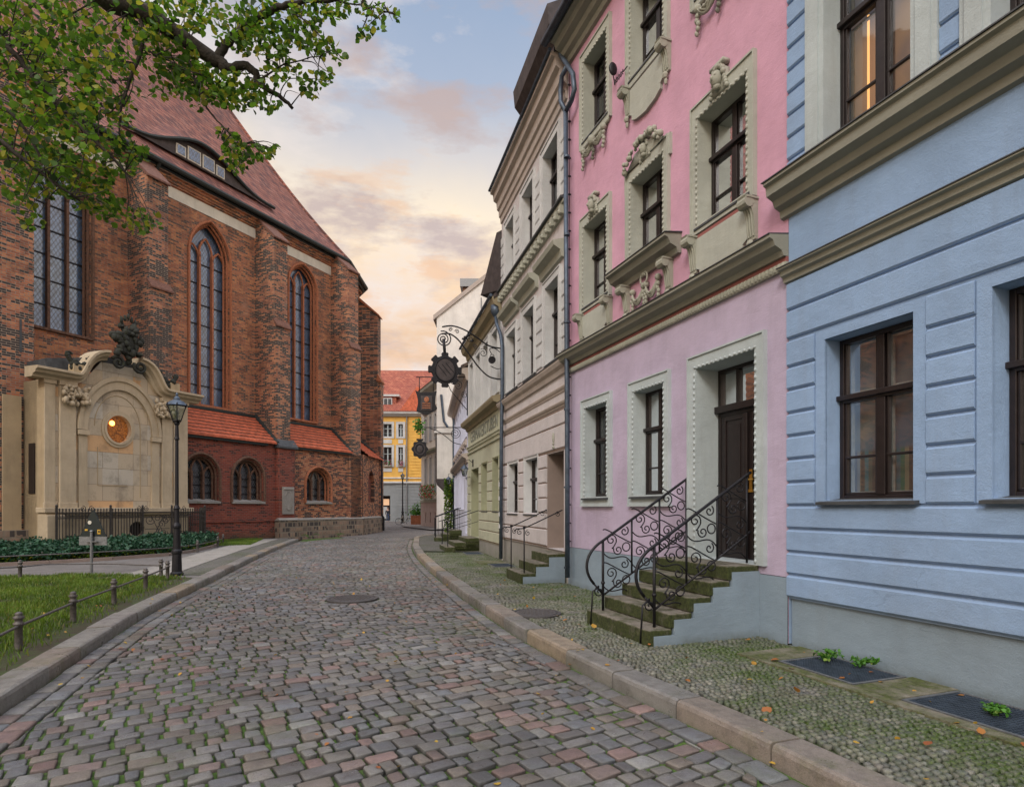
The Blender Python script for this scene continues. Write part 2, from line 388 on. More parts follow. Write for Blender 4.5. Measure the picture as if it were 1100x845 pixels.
def shelves():
    m, t, b, o = sh('shelf_of_fabrics'); v = coords(t, (1, 1, 1))
    s = t.nodes.new('ShaderNodeSeparateXYZ'); t.links.new(v, s.inputs[0])
    wn = t.nodes.new('ShaderNodeTexWhiteNoise'); wn.noise_dimensions = '1D'; t.links.new(mth(t, 'FLOOR', mth(t, 'MULTIPLY', s.outputs[0], 22.0)), wn.inputs['W'])
    r = t.nodes.new('ShaderNodeValToRGB'); r.color_ramp.interpolation = 'CONSTANT'; e = r.color_ramp.elements
    cols = [(.16, .14, .10), (.26, .20, .12), (.11, .19, .20), (.10, .20, .12), (.30, .26, .16), (.13, .10, .08), (.12, .18, .22)]
    e[0].color = (*cols[0], 1); e[1].position = .15; e[1].color = (*cols[1], 1)
    for i, c in enumerate(cols[2:]): x = e.new(.28+i*.14); x.color = (*c, 1)
    t.links.new(wn.outputs['Value'], r.inputs[0])
    top = N(t, 'ShaderNodeMapRange'); top.inputs['From Min'].default_value = 2.20; top.inputs['From Max'].default_value = 2.24; t.links.new(s.outputs[2], top.inputs['Value'])
    t.links.new(mix(t, top.outputs[0], r.outputs[0], mix(t, noise(t, v, 2, 3, .5), (.24, .23, .19), (.15, .18, .22))), b.inputs['Base Color'])
    b.inputs['Roughness'].default_value = .8; return m
MT['shelf'] = shelves()
def leafmat(name, c1, c2, c3, tr=.35):
    m, t, b, o = sh(name)
    a = t.nodes.new('ShaderNodeAttribute'); a.attribute_name = 'Col'
    s = t.nodes.new('ShaderNodeSeparateColor'); t.links.new(a.outputs['Color'], s.inputs[0])
    cc = mix(t, s.outputs[0], c1, c2); cc = mix(t, s.outputs[1], cc, c3)
    t.links.new(cc, b.inputs['Base Color']); b.inputs['Roughness'].default_value = .55
    tl = N(t, 'ShaderNodeBsdfTranslucent'); t.links.new(cc, tl.inputs[0])
    x = N(t, 'ShaderNodeMixShader'); x.inputs[0].default_value = tr
    t.links.new(b.outputs[0], x.inputs[1]); t.links.new(tl.outputs[0], x.inputs[2]); t.links.new(x.outputs[0], o.inputs[0]); return m
MT['leaf'] = leafmat('linden_leaf', (.018, .050, .008), (.15, .30, .02), (.36, .34, .03), .55)
MT['ivy'] = leafmat('ivy_leaf', (.012, .05, .025), (.03, .105, .05), (.03, .06, .02), .15)
MT['grassm'] = leafmat('grass_blade', (.045, .095, .010), (.15, .25, .02), (.22, .21, .04), .3)
MT['litter'] = leafmat('fallen_leaf', (.45, .22, .03), (.55, .38, .05), (.30, .09, .03), .2)
MT['fern'] = leafmat('weed_leaf', (.04, .14, .015), (.10, .28, .03), (.2, .3, .05), .3)
MT['bark'] = plain('dark_bark', (.035, .028, .022), .95, var=.5, scale=14, bs=.8)
MT['redflower'] = plain('red_flower', (.55, .03, .05), .7); MT['pinkflower'] = plain('pink_flower', (.6, .06, .25), .7)

def add_cols(o, cols):
    """cols: one rgb per face corner-group; stored per point"""
    me = o.data; ca = me.color_attributes.new('Col', 'FLOAT_COLOR', 'POINT')
    arr = np.ones((len(me.vertices), 4), dtype=np.float32); arr[:, :3] = cols; ca.data.foreach_set('color', arr.ravel())
# ---------------------------------------------------------------- architectural helpers
def rect(x0, x1, z0, z1): return [(x0, z0), (x1, z0), (x1, z1), (x0, z1)]
def strip(x0, x1, prof):
    """moulding: profile [(y,z)...] swept along x"""
    return MB().prism(prof, 'x', x0, x1)
def window(root, x0, x1, z0, z1, depth=.2, timber='wood', cur='curt', tr=.63, bars=True, sill=None, name='window', simple=False, label=None, mull=.05):
    y = -depth; m = MB(); b = .055
    m.box(x0, x0+b, y-.07, y, z0, z1).box(x1-b, x1, y-.07, y, z0, z1)
    m.box(x0+b, x1-b, y-.07, y, z1-b, z1).box(x0+b, x1-b, y-.07, y, z0, z0+b)
    zt = z0+(z1-z0)*tr; xm = (x0+x1)/2
    m.box(x0+b, x1-b, y-.06, y+.005, zt-.05, zt+.04)
    m.box(x0-.01, x1+.01, y-.01, y+.05, zt-.02, zt+.035)
    m.box(xm-mull, xm+mull, y-.06, y+.012, z0+b, zt-.05).box(xm-mull*.8, xm+mull*.8, y-.06, y+.008, zt+.04, z1-b)
    if bars:
        zb = z0+(zt-z0)*.42; m.box(x0+b, x1-b, y-.05, y-.012, zb-.014, zb+.014)
    if not simple:   # casement inner rims
        for a, c in ((x0+b, xm-mull), (xm+mull, x1-b)):
            m.box(a, a+.028, y-.055, y-.015, z0+b, zt-.05).box(c-.028, c, y-.055, y-.015, z0+b, zt-.05)
            m.box(a, c, y-.055, y-.015, z0+b, z0+b+.03).box(a, a+.022, y-.055, y-.015, zt+.04, z1-b).box(c-.022, c, y-.055, y-.015, zt+.04, z1-b)
    w = m.build(name, MT[timber], root, bevel=0 if simple else .006, label=label)
    MB().quad((x0+b, y-.045, z0+b), (x1-b, y-.045, z0+b), (x1-b, y-.045, z1-b), (x0+b, y-.045, z1-b)).build('pane', MT['glass'], w)
    if not simple:
        i_ = MB(); q = y-.10
        for a, c in ((x0+b+.01, xm-mull*.7), (xm+mull*.7, x1-b-.01)):
            for p0, p1 in ((z0+b, zt-.04), (zt+.04, z1-b)):
                i_.box(a, a+.03, q-.02, q, p0, p1).box(c-.03, c, q-.02, q, p0, p1).box(a+.03, c-.03, q-.02, q, p0, p0+.04).box(a+.03, c-.03, q-.02, q, p1-.03, p1)
        i_.build('inner_frame', MT['innerpaint'], w)
    yc = y-.20; c = MB()
    c.quad((x0-.02, yc, z0-.02), (x1+.02, yc, z0-.02), (x1+.02, yc, z1+.02), (x0-.02, yc, z1+.02))
    c.build('curtain', MT[cur], w)
    if sill:
        s = MB().prism([(y, z0+.02), (sill, z0-.02), (sill, z0-.05), (y, z0-.04)], 'x', x0-.06, x1+.06); s.build('sill', MT['slate'], w)
    return w
def surround(w, x0, x1, z0, z1, ow, depth, mat='white', top=None, bottom=None, proud=.045, bead=False, ears=False):
    """flat frame round an opening plus lining of the reveal"""
    top = ow if top is None else top; bottom = 0 if bottom is None else bottom
    m = MB()
    m.box(x0-ow, x0, -.01, proud, z0-bottom, z1+top).box(x1, x1+ow, -.01, proud, z0-bottom, z1+top).box(x0, x1, -.01, proud, z1, z1+top)
    if bottom: m.box(x0, x1, -.01, proud, z0-bottom, z0)
    r = .025
    m.box(x0-ow-r, x0-ow, -.01, proud+.02, z0-bottom, z1+top+r).box(x1+ow, x1+ow+r, -.01, proud+.02, z0-bottom, z1+top+r).box(x0-ow, x1+ow, -.01, proud+.02, z1+top, z1+top+r)
    if ears:
        m.box(x0-ow-.07, x0-ow-r, -.01, proud, z1+top-.30, z1+top+r).box(x1+ow+r, x1+ow+.07, -.01, proud, z1+top-.30, z1+top+r)
    l = .008
    m.box(x0, x0+l, -depth, proud-.002, z0, z1).box(x1-l, x1, -depth, proud-.002, z0, z1).box(x0+l, x1-l, -depth, proud-.002, z1-l, z1).box(x0+l, x1-l, -depth, proud-.002, z0, z0+l)
    m.build('surround', MT[mat], w)
    if bead:
        b = MB(); s = .088; n = int((z1-z0)/s)
        for i in range(n):
            z = z0+.05+i*(z1-z0-.06)/n
            for x in (x0-.012, x1+.012): b.ball((x, proud+.002, z), (.020, .018, .030), 6, 4)
        n = int((x1-x0)/s)
        for i in range(n+1): b.ball((x0+i*(x1-x0)/n, proud+.002, z1+.012), (.030, .018, .020), 6, 4)
        b.build('beading', MT[mat], w, smooth=True)
def scroll_console(x, z1, h, wd=.15, d=.2):
    """S-shaped console bracket hanging from z1"""
    p = []
    for i in range(13):
        u = i/12; z = z1-h*u; y = .04+d*(1-u)**1.6*(.75+.25*math.cos(u*7)); p.append((y, z))
    p.append((0, z1-h)); p.append((0, z1))
    m = MB().prism(p, 'x', x-wd/2, x+wd/2)
    m.tube([(x-wd*.55, d*.85, z1-.07), (x+wd*.55, d*.85, z1-.07)], .07, 10)
    m.ball((x, .06, z1-h-.05), (.05, .05, .06)); m.ball((x, .05, z1-h-.14), (.03, .03, .06))
    for q in (-.3, 0, .3): m.tube([(x+q*wd, y_+.004, z_) for y_, z_ in p[1:12]], wd*.10, 5)
    m.box(x-wd*.62, x+wd*.62, 0, d*1.0+.02, z1-.025, z1)
    return m
def garland(m, x0, x1, z, sag, r=.05, n=13, y=.06, tails=.3):
    N_ = 22
    for ph in range(5):
        P = []; rad_ = []
        for i in range(N_):
            u = i/(N_-1); x = x0+(x1-x0)*u; zz = z-sag*4*u*(1-u); k = r*(.45+.75*math.sin(math.pi*u)); a = ph*2*math.pi/5+u*7
            P.append((x+math.cos(a)*k*.35, y+k*.45+k*.35*math.sin(a), zz+math.sin(a)*k*.6)); rad_.append(k*.42)
        m.tube(P, rad_, 6)
    for x in (x0, x1):
        m.ball((x, y, z+.02), r*1.3)
        if tails:
            for j in range(5): m.ball((x+.02*math.sin(j*2), y, z-.08-j*tails/5), (r*(.9-.1*j), r*.8, tails/7), 6, 4)
    return m
def mascaron(m, x, z, s=1.0):
    """relief head with headdress on a keystone"""
    m.prism([(x-.13*s, z-.22*s), (x+.13*s, z-.22*s), (x+.17*s, z+.12*s), (x-.17*s, z+.12*s)], 'y', -.01, .09*s)
    m.ball((x, .13*s, z), (.10*s, .10*s, .14*s), 10, 8)
    m.ball((x, .23*s, z-.01*s), (.022*s, .03*s, .04*s)); m.ball((x-.05*s, .20*s, z+.03*s), (.02*s,)*3); m.ball((x+.05*s, .20*s, z+.03*s), (.02*s,)*3)
    m.ball((x, .12*s, z-.13*s), (.07*s, .07*s, .06*s), 8, 5)
    for k in range(9):
        a = math.pi*(k/8); m.ball((x+.13*s*math.cos(a), .10*s, z+.06*s+.14*s*math.sin(a)), (.045*s, .06*s, .055*s), 6, 4)
    for sx in (-1, 1):
        for j in range(4): m.ball((x+sx*(.13+.02*j)*s, .08*s, z-.02*s-.06*s*j), (.04*s, .05*s, .045*s), 6, 4)
    m.box(x-.17*s, x+.17*s, -.01, .14*s, z+.20*s, z+.26*s)
    return m
def block(root, x0, x1, z1, depth, mat, name='wall', roofmat='roofdark', rh=3.0, over=.4, eave=None, gap=.35):
    """side and back walls of a house whose street wall is a separate sheet, and its pitched roof"""
    m = MB()
    m.quad((x0, -gap, 0), (x0, -depth, 0), (x0, -depth, z1), (x0, -gap, z1)).quad((x1, -gap, 0), (x1, -gap, z1), (x1, -depth, z1), (x1, -depth, 0))
    m.quad((x0, -depth, 0), (x1, -depth, 0), (x1, -depth, z1), (x0, -depth, z1))
    for x in (x0, x1): m.quad((x, 0, 0), (x, -gap, 0), (x, -gap, z1), (x, 0, z1)); m.tri((x, 0, z1), (x, -depth, z1), (x, -depth/2, z1+rh))
    m.build('side_wall', MT[mat], root)
    e = z1 if eave is None else eave
    r = MB(); t = .12; h = depth/2
    r.prism([(over, e-.02), (-h, z1+rh), (-depth-over, e-.02), (-depth-over, e+.1), (-h, z1+rh+t+.05), (over, e+.12)], 'x', x0-.02, x1+.02)
    return r.build('roof', MT[roofmat], root)
def courses(root, zs, segs, mat, d=.035, name='rustication', gap=.02, gmat=None):
    """banded rustication: one chamfered band per course, broken at the openings"""
    m = MB()
    for i in range(len(zs)-1):
        a, b = zs[i]+gap, zs[i+1]-gap*.2
        for (x0, x1, lo, hi) in segs:
            if a >= lo-.05 and b <= hi+.05:
                m.prism([(-.005, a), (d*.5, a), (d, a+.018), (d, b-.02), (d*.3, b), (-.005, b)], 'x', x0, x1)
    return m.build(name, MT[mat], root)
def wave_tube(m, pts, r, n=6): m.tube(pts, r, n)
def spiral(c, r0, turns, a0, sgn=1, n=18, k=.18):
    """points from the outside of a spiral inward, 2-D"""
    out = []
    for i in range(n+1):
        u = i/n; r = r0*(1-u*(1-k)); a = a0+sgn*turns*2*math.pi*u; out.append((c[0]+r*math.cos(a), c[1]+r*math.sin(a)))
    return out
def bez(p0, p1, p2, p3, n=12):
    o = []
    for i in range(n+1):
        t = i/n; a, b, c, d = (1-t)**3, 3*t*(1-t)**2, 3*t*t*(1-t), t**3
        o.append(tuple(a*p0[k]+b*p1[k]+c*p2[k]+d*p3[k] for k in range(len(p0))))
    return o

n_ = (.9373, .3486)
FP = Frame((5.5*n_[0], 5.5*n_[1]), (-.3486, .9373))           # pink and blue fronts
FB = Frame((1.18, 12.6), (-.2567, .9665))                      # beige
FG = Frame((-.31, 18.22), (-.2334, .9724))                     # green
FL = Frame((-1.79, 24.4), (-.148, 1.0))                        # lavender

# ================================================================ BLUE HOUSE
BL = fthing('town_house', 'light blue rendered house with banded stucco and dark brown windows, nearest on the right', 'house', FP)
x0B, x1B = -6.6, 5.44
bw = [(3.93, 4.92), (2.27, 3.26), (.61, 1.60), (-1.05, -.06), (-2.71, -1.72), (-4.37, -3.38)]
GZ = (1.68, 3.44)
HT = 12.2
holes = [rect(a, b, *GZ) for a, b in bw]+[rect(a, b, 5.44, 7.75) for a, b in bw]+[rect(a, b, 8.9, 10.7) for a, b in bw]
MB().face(rect(x0B, x1B, .54, HT), holes, 0, .32).build('wall', MT['blue'], BL)
MB().box(x0B, x1B-.015, -.3, -.035, -.1, .54).build('plinth', MT['bluegrey'], BL)
zs = [.54, .81, 1.075, 1.345, 1.615]
courses(BL, zs, [(x0B, x1B, -1, 9)], 'blue')
zs2 = [1.615, 1.885, 2.155, 2.425, 2.695, 2.965, 3.235, 3.55]
segs = []
ends = [x1B]+[v for a, b in bw for v in (b+.13, a-.13)]+[x0B]
for i in range(0, len(ends), 2): segs.append((ends[i+1]+(.0 if i+2 >= len(ends) else .0), ends[i], 1.6, 3.6))
courses(BL, zs2, [(b_, a_, lo, hi) for (b_, a_, lo, hi) in [(s[0], s[1], s[2], s[3]) for s in segs]], 'blue')
courses(BL, [3.56, 3.90, 4.235], [(x0B, x1B, -1, 9)], 'blue')
m = MB()
for z in zs+zs2[1:]+[3.90]:
    pass
for i, (a, b) in enumerate(bw):
    w = window(BL, a, b, *GZ, depth=.2, cur='shelf', sill=.09, label=None)
    m = MB(); m.box(a-.12, a, -.01, .02, 1.64, 3.54).box(b, b+.12, -.01, .02, 1.64, 3.54).box(a, b, -.01, .02, 3.44, 3.54); m.build('surround', MT['blue'], w)
    w = window(BL, a, b, 5.44, 7.75, depth=.2, cur='warmroom' if i == 0 else 'curtdim')
    if i == 0:
        MB().tube([(b-.24, -.34, 5.55), (b-.24, -.34, 6.9)], .012, 8).build('lamp_tube', MT['warm'], w)
        m = MB(); m.box(a+.52, a+.80, -.34, -.28, 5.5, 5.62).box(a+.1, a+.3, -.34, -.28, 5.5, 5.57).build('books', MT['slate'], w)
    m = MB()
    for (p, q) in ((a-.24, a), (b, b+.24)):
        m.box(p, q, -.01, .05, 5.40, 8.1); m.box(p+.05, q-.05, .05, .07, 5.40, 8.1)
    m.box(a, b, -.01, .05, 7.75, 8.1).box(a-.3, b+.3, -.01, .22, 8.12, 8.26)
    m.box(a, a+.008, -.2, .048, 5.44, 7.75).box(b-.008, b, -.2, .048, 5.44, 7.75).box(a, b, -.2, .048, 7.742, 7.75)
    m.build('surround', MT['white'], w)
    w = window(BL, a, b, 8.9, 10.7, depth=.2, cur='curtdim', simple=True); surround(w, a, b, 8.9, 10.7, .16, .2)
for z0 in (5.40,):
    pz = [5.40+.262*i for i in range(25)]
    ends = [x1B]+[v for a, b in bw for v in (b+.245, a-.245)]+[x0B]
    courses(BL, pz, [(ends[i+1], ends[i], 0, 12) for i in range(0, len(ends), 2)], 'blue', d=.03, name='pier_rustication')
prof = [(-.01, 5.0), (.05, 5.02), (.06, 5.10), (.14, 5.13), (.17, 5.20), (.26, 5.24), (.27, 5.34), (.31, 5.36), (.31, 5.39), (-.01, 5.43)]
strip(x0B, x1B+.08, prof).build('cornice', MT['khaki'], BL)
strip(x0B, x1B+.10, [(-.01, 5.432), (.325, 5.392), (.325, 5.405), (-.01, 5.45)]).build('lead_flashing', MT['slate'], BL)
prof = [(-.01, 4.23), (.05, 4.24), (.06, 4.29), (.10, 4.31), (.11, 4.36), (.15, 4.375), (.15, 4.39), (-.01, 4.41)]
strip(x0B, x1B+.03, prof).build('string_course', MT['khaki'], BL)
strip(x0B, x1B+.04, [(-.01, 4.412), (.16, 4.392), (.16, 4.402), (-.01, 4.425)]).build('lead_flashing', MT['slate'], BL)
strip(x0B, x1B, [(-.01, 11.6), (.1, 11.65), (.15, 11.9), (.4, 12.0), (.4, 12.2), (-.01, 12.2)]).build('cornice', MT['khaki'], BL)
block(BL, x0B, x1B, HT, 10, 'blue', rh=3.4)

# ================================================================ PINK HOUSE
PK = fthing('town_house', 'pink rendered house with white ornamented window frames and a lilac ground floor', 'house', FP)
xa, xb = 5.445, 11.36
cs = [(9.69, 10.58), (7.90, 8.82), (6.07, 7.00)]              # three window axes, far to near
gf = [(9.68, 10.55, 1.80, 3.56), (7.90, 8.77, 1.80, 3.56)]
DO = (5.94, 7.12, .88, 3.60)
f1 = [(9.69, 10.61, 5.58, 7.16), (7.91, 8.86, 5.66, 7.16), (6.09, 7.07, 5.62, 7.16)]
f2 = [(9.69, 10.61, 8.88, 10.44), (7.91, 8.86, 8.93, 10.44), (6.09, 7.07, 8.92, 10.44)]
MB().face([(xa, .78), (xb, .78), (xb, 4.44), (xa, 4.44)], [rect(*g) for g in gf]+[rect(*DO)], 0, .38).build('lower_wall', MT['lilac'], PK)
MB().face([(xa, 4.441), (xb, 4.441), (xb, 11.35), (xa, 11.35)], [rect(*g) for g in f1+f2], 0, .32).build('upper_wall', MT['pink'], PK)
MB().face([(xa, -.1), (xb, -.1), (xb, .775), (xa, .775)], [], .012).build('plinth', MT['bluegrey'], PK)
for i, g in enumerate(gf):
    w = window(PK, *g, depth=.2, cur='curt', sill=.10); surround(w, *g, .13, .2, top=.15, bottom=.15, bead=True)
    MB().box(g[0]-.17, g[1]+.17, -.01, .065, 1.62, 1.66).build('bottom_rail', MT['white'], w)
for i, g in enumerate(f1):
    w = window(PK, *g, depth=.2, cur='curtblue', sill=.06 if i != 1 else None)
    surround(w, *g, .12, .2, 'creamtrim', top=.18, bottom=.10, bead=True, ears=(i == 1))
    a, b, z0, z1 = g
    if i != 1:
        MB().box(a-.10, b+.10, -.01, .03, z0-.17, z0-.12).build('apron_band', MT['recess'], w)  # dark red strip between sill and apron panel
        zz = z0-.18; mm = MB()
        mm.prism([(a-.02, zz), (b+.02, zz), (b+.02, 5.02), (b-.06, 4.98), (b-.06, 4.93), (b-.12, 4.86), (a+.12, 4.86), (a+.06, 4.93), (a+.06, 4.98), (a-.02, 5.02)], 'y', -.01, .05)
        mm.build('apron_panel', MT['creamtrim'], w)
        for x in (a-.09, b+.09): scroll_console(x, z0-.13, .52, .14, .17).build('console', MT['stucco'], w, smooth=False)
        mm = mascaron(MB(), (a+b)/2, z1+.22, .82); mm.build('keystone_head', MT['stucco'], w, smooth=True)
    else:
        # heavy sill cornice on consoles with a festoon between
        prof = [(-.01, 5.42), (.06, 5.42), (.09, 5.50), (.20, 5.54), (.24, 5.62), (.30, 5.64), (.30, 5.68), (-.01, 5.72)]
        strip(a-.42, b+.42, prof).build('sill_cornice', MT['khaki'], w)
        strip(a-.44, b+.44, [(-.01, 5.722), (.315, 5.682), (.315, 5.692), (-.01, 5.74)]).build('lead_flashing', MT['slate'], w)
        for x in (a-.14, b+.14): scroll_console(x, 5.42, .46, .15, .18).build('console', MT['stucco'], w)
        mm = garland(MB(), a+.10, (a+b)/2-.03, 5.22, .20, .045); garland(mm, (a+b)/2+.03, b-.10, 5.22, .20, .045)
        for sx in (-1, 1):
            mm.tube([((a+b)/2+sx*(.03+.07*math.sin(q*.55)), .08, 5.26+.09*(1-math.cos(q*.55))) for q in range(9)], .018, 5)
        mm.build('festoon', MT['stucco'], w, smooth=True)
        # flower garland over the head
        mm = MB(); rr = random.Random(5)
        for q in range(34):
            u = q/33; x = a-.08+(b-a+.16)*u; z = z1+.20+.30*math.sin(math.pi*u)
            mm.ball((x+rr.uniform(-.03, .03), .10+rr.uniform(0, .05), z+rr.uniform(-.05, .05)), rr.uniform(.025, .055), 7, 5)
        mascaron(mm, (a+b)/2, z1+.30, .7)
        mm.prism([(a-.1, z1+.18), (b+.1, z1+.18), ((a+b)/2+.3, z1+.38), ((a+b)/2-.3, z1+.38)], 'y', -.01, .07)
        mm.build('garland_pediment', MT['stucco'], w, smooth=True)
for i, g in enumerate(f2):
    w = window(PK, *g, depth=.2, cur='curtblue', sill=.06)
    surround(w, *g, .12, .2, 'creamtrim', top=.17, bottom=.14, bead=True)
    a, b, z0, z1 = g
    if i != 1:
        mm = MB(); mm.prism([(a-.12, z0-.14), (b+.12, z0-.14), (b+.04, z0-.20), (a-.04, z0-.20)], 'y', -.01, .05)
        garland(mm, a+.05, (a+b)/2, z0-.26, .13, .05, 9, .07, .30); garland(mm, (a+b)/2, b-.05, z0-.26, .13, .05, 9, .07, .30)
        mm.ball(((a+b)/2, .1, z0-.26), (.09, .08, .10), 8, 6)
        mm.build('festoon', MT['stucco'], w, smooth=True)
    else:
        for x in (a-.09, b+.09): scroll_console(x, z0-.13, .46, .14, .17).build('console', MT['stucco'], w)
        MB().prism([(a, z0-.20), (b, z0-.20), (b, z0-.62), (b-.06, z0-.66), (b-.06, z0-.74), (b-.2, z0-.80), ((a+b)/2, z0-.84), (a+.2, z0-.80), (a+.06, z0-.74), (a+.06, z0-.66), (a, z0-.62)], 'y', -.01, .055).build('shield_panel', MT['creamtrim'], w)
# spy mirror at the second floor middle window
sm_ = MB(); yx, zz = 8.98, 9.10
for q in range(4):
    sm_.tube([(yx+.02+q*.07, .10, zz), (yx+.09+q*.07, .10, zz+.09)], .008, 4); sm_.tube([(yx+.02+q*.07, .10, zz+.09), (yx+.09+q*.07, .10, zz)], .008, 4)
sm_.tube([(yx-.12, .10, zz+.04), (yx+.02, .10, zz+.04)], .01, 4); sm_.tube([(yx+.30, .10, zz), (yx+.33, .12, zz+.2)], .01, 4)
mir = sm_.build('window_mirror', MT['iron'], PK); MB().ball((yx+.33, .12, zz+.30), (.035, .085, .12), 10, 8).build('mirror_disc', MT['iron'], mir, smooth=True)
# main door
a, b, z0, z1 = DO
m = MB(); y = -.36; zt = 3.0
m.box(a, a+.06, y-.09, y, z0, z1).box(b-.06, b, y-.09, y, z0, z1).box(a+.06, b-.06, y-.09, y, z1-.06, z1)
m.box(a-.01, b+.01, y-.03, y+.07, zt-.04, zt+.06).box(a+.06, b-.06, y-.09, y, zt-.09, zt+.04)
for k in (1, 2): xx = a+(b-a)*k/3; m.box(xx-.03, xx+.03, y-.08, y-.01, zt+.06, z1-.06)
D = m.build('door', MT['wood'], PK, bevel=.008)
MB().quad((a+.05, y-.05, zt), (b-.05, y-.05, zt), (b-.05, y-.05, z1-.05), (a+.05, y-.05, z1-.05)).build('fanlight_pane', MT['glass'], D)
MB().quad((a, y-.12, zt), (b, y-.12, zt), (b, y-.12, z1), (a, y-.12, z1)).build('curtain', MT['curtdim'], D)
xm = (a+b)/2
for (p, q) in ((a+.06, xm-.01), (xm+.01, b-.06)):
    m = MB(); m.box(p, q, y-.06, y-.03, z0+.01, zt-.05)
    m.box(p, p+.09, y-.03, y-.012, z0+.01, zt-.05).box(q-.09, q, y-.03, y-.012, z0+.01, zt-.05)
    for zz in (z0+.01, z0+.85, zt-.16): m.box(p+.09, q-.09, y-.03, y-.012, zz, zz+.11)
    m.box(p+.14, q-.14, y-.03, y-.018, z0+.17, z0+.78).box(p+.14, q-.14, y-.03, y-.018, z0+1.02, zt-.22)
    m.build('door_leaf', MT['wood'], D, bevel=.006)
MB().box(xm-.035, xm+.035, y-.012, y+.03, z0+.02, zt-.1).build('meeting_strip', MT['wood'], D, bevel=.01)
MB().box(xm-.10, xm-.05, y-.012, y+.004, z0+.95, z0+1.24).tube([(xm-.075, y, z0+1.1), (xm-.075, y+.055, z0+1.1), (xm-.19, y+.06, z0+1.1)], .012, 6).box(xm-.12, xm-.03, y-.01, y+.01, z0+.93, z0+.97).build('handle', MT['brass'], D)
surround(D, a, b, z0, z1, .14, .36, top=.16, bead=True)
# cornice between floors with dentil band
prof = [(-.01, 4.56), (.07, 4.56), (.10, 4.62), (.20, 4.66), (.23, 4.72), (.28, 4.74), (.28, 4.78), (-.01, 4.82)]
strip(xa-.0, xb+.02, prof).build('cornice', MT['khaki'], PK)
strip(xa-.0, xb+.03, [(-.01, 4.822), (.295, 4.782), (.295, 4.792), (-.01, 4.84)]).build('lead_flashing', MT['slate'], PK)
MB().box(xa, xb, -.01, .03, 4.50, 4.558).build('recessed_band', MT['recess'], PK)
m = MB(); m.box(xa, xb, -.01, .045, 4.40, 4.498)
q = xa+.03
while q < xb-.03: m.ball((q, .05, 4.45), (.026, .03, .05), 6, 4); q += .062
m.build('bead_band', MT['stucco'], PK)
prof = [(-.01, 10.86), (.06, 10.88), (.08, 10.98), (.16, 11.02), (.19, 11.12), (.30, 11.16), (.34, 11.26), (.42, 11.28), (.42, 11.34), (-.01, 11.35)]
strip(xa, xb, prof).build('eaves_cornice', MT['khaki'], PK)
g = MB(); g.tube([(xa, .50, 11.38), (xb+.15, .50, 11.36)], .085, 10); g.build('gutter', MT['bluemetal'], PK, smooth=True)
block(PK, xa+.002, xb, 11.35, 10, 'pink', rh=3.6, over=.45)
# drainpipe with split head
def pp(lst, off=.16): return [(FP.px(u, v, off)[0], off, FP.px(u, v, off)[1]) for u, v in lst]
dp = MB(); dp.tube(pp([(609.5, 620), (609.5, 500), (608.6, 330), (607.7, 118)]), .052, 10)
dp.tube(pp([(607.7, 120), (614, 108), (617, 96), (615.5, 80), (608, 68), (602.5, 60), (602.5, 48), (603, 40)]), .05, 10)
dp.tube(pp([(607.7, 120), (602.5, 110), (602, 98), (603.5, 82), (609, 72)]), .05, 10)
DP = dp.build('drainpipe', MT['bluemetal'], PK, smooth=True)
m = MB(); m.lathe([(.05, 0), (.09, .08), (.11, .2)], (0, 0), 10)
hd = pp([(603.5, 38)])[0]
m = MB(); m.lathe([(.055, hd[2]-.12), (.10, hd[2]), (.11, hd[2]+.12)], (hd[0], .16), 12); m.build('hopper', MT['bluemetal'], DP, smooth=True)
m = MB()
for z in (.35, 2.0, 3.6, 5.4, 7.2, 8.8): m.tube([(FP.px(609, 545-(z-1.6)*50, .16)[0], .16, z), (FP.px(609, 545, .16)[0], .16, z+.04)], .066, 10)
m.build('pipe_clip', MT['bluemetal'], DP)
m = MB()
for k in range(26):
    z = .9+k*.38; m.ball((11.22, .05, z), (.03, .05, .02), 5, 3)
m.tube([(11.22, .05, .8), (11.22, .05, 10.8)], .008, 4); m.build('lightning_conductor', MT['iron'], PK)

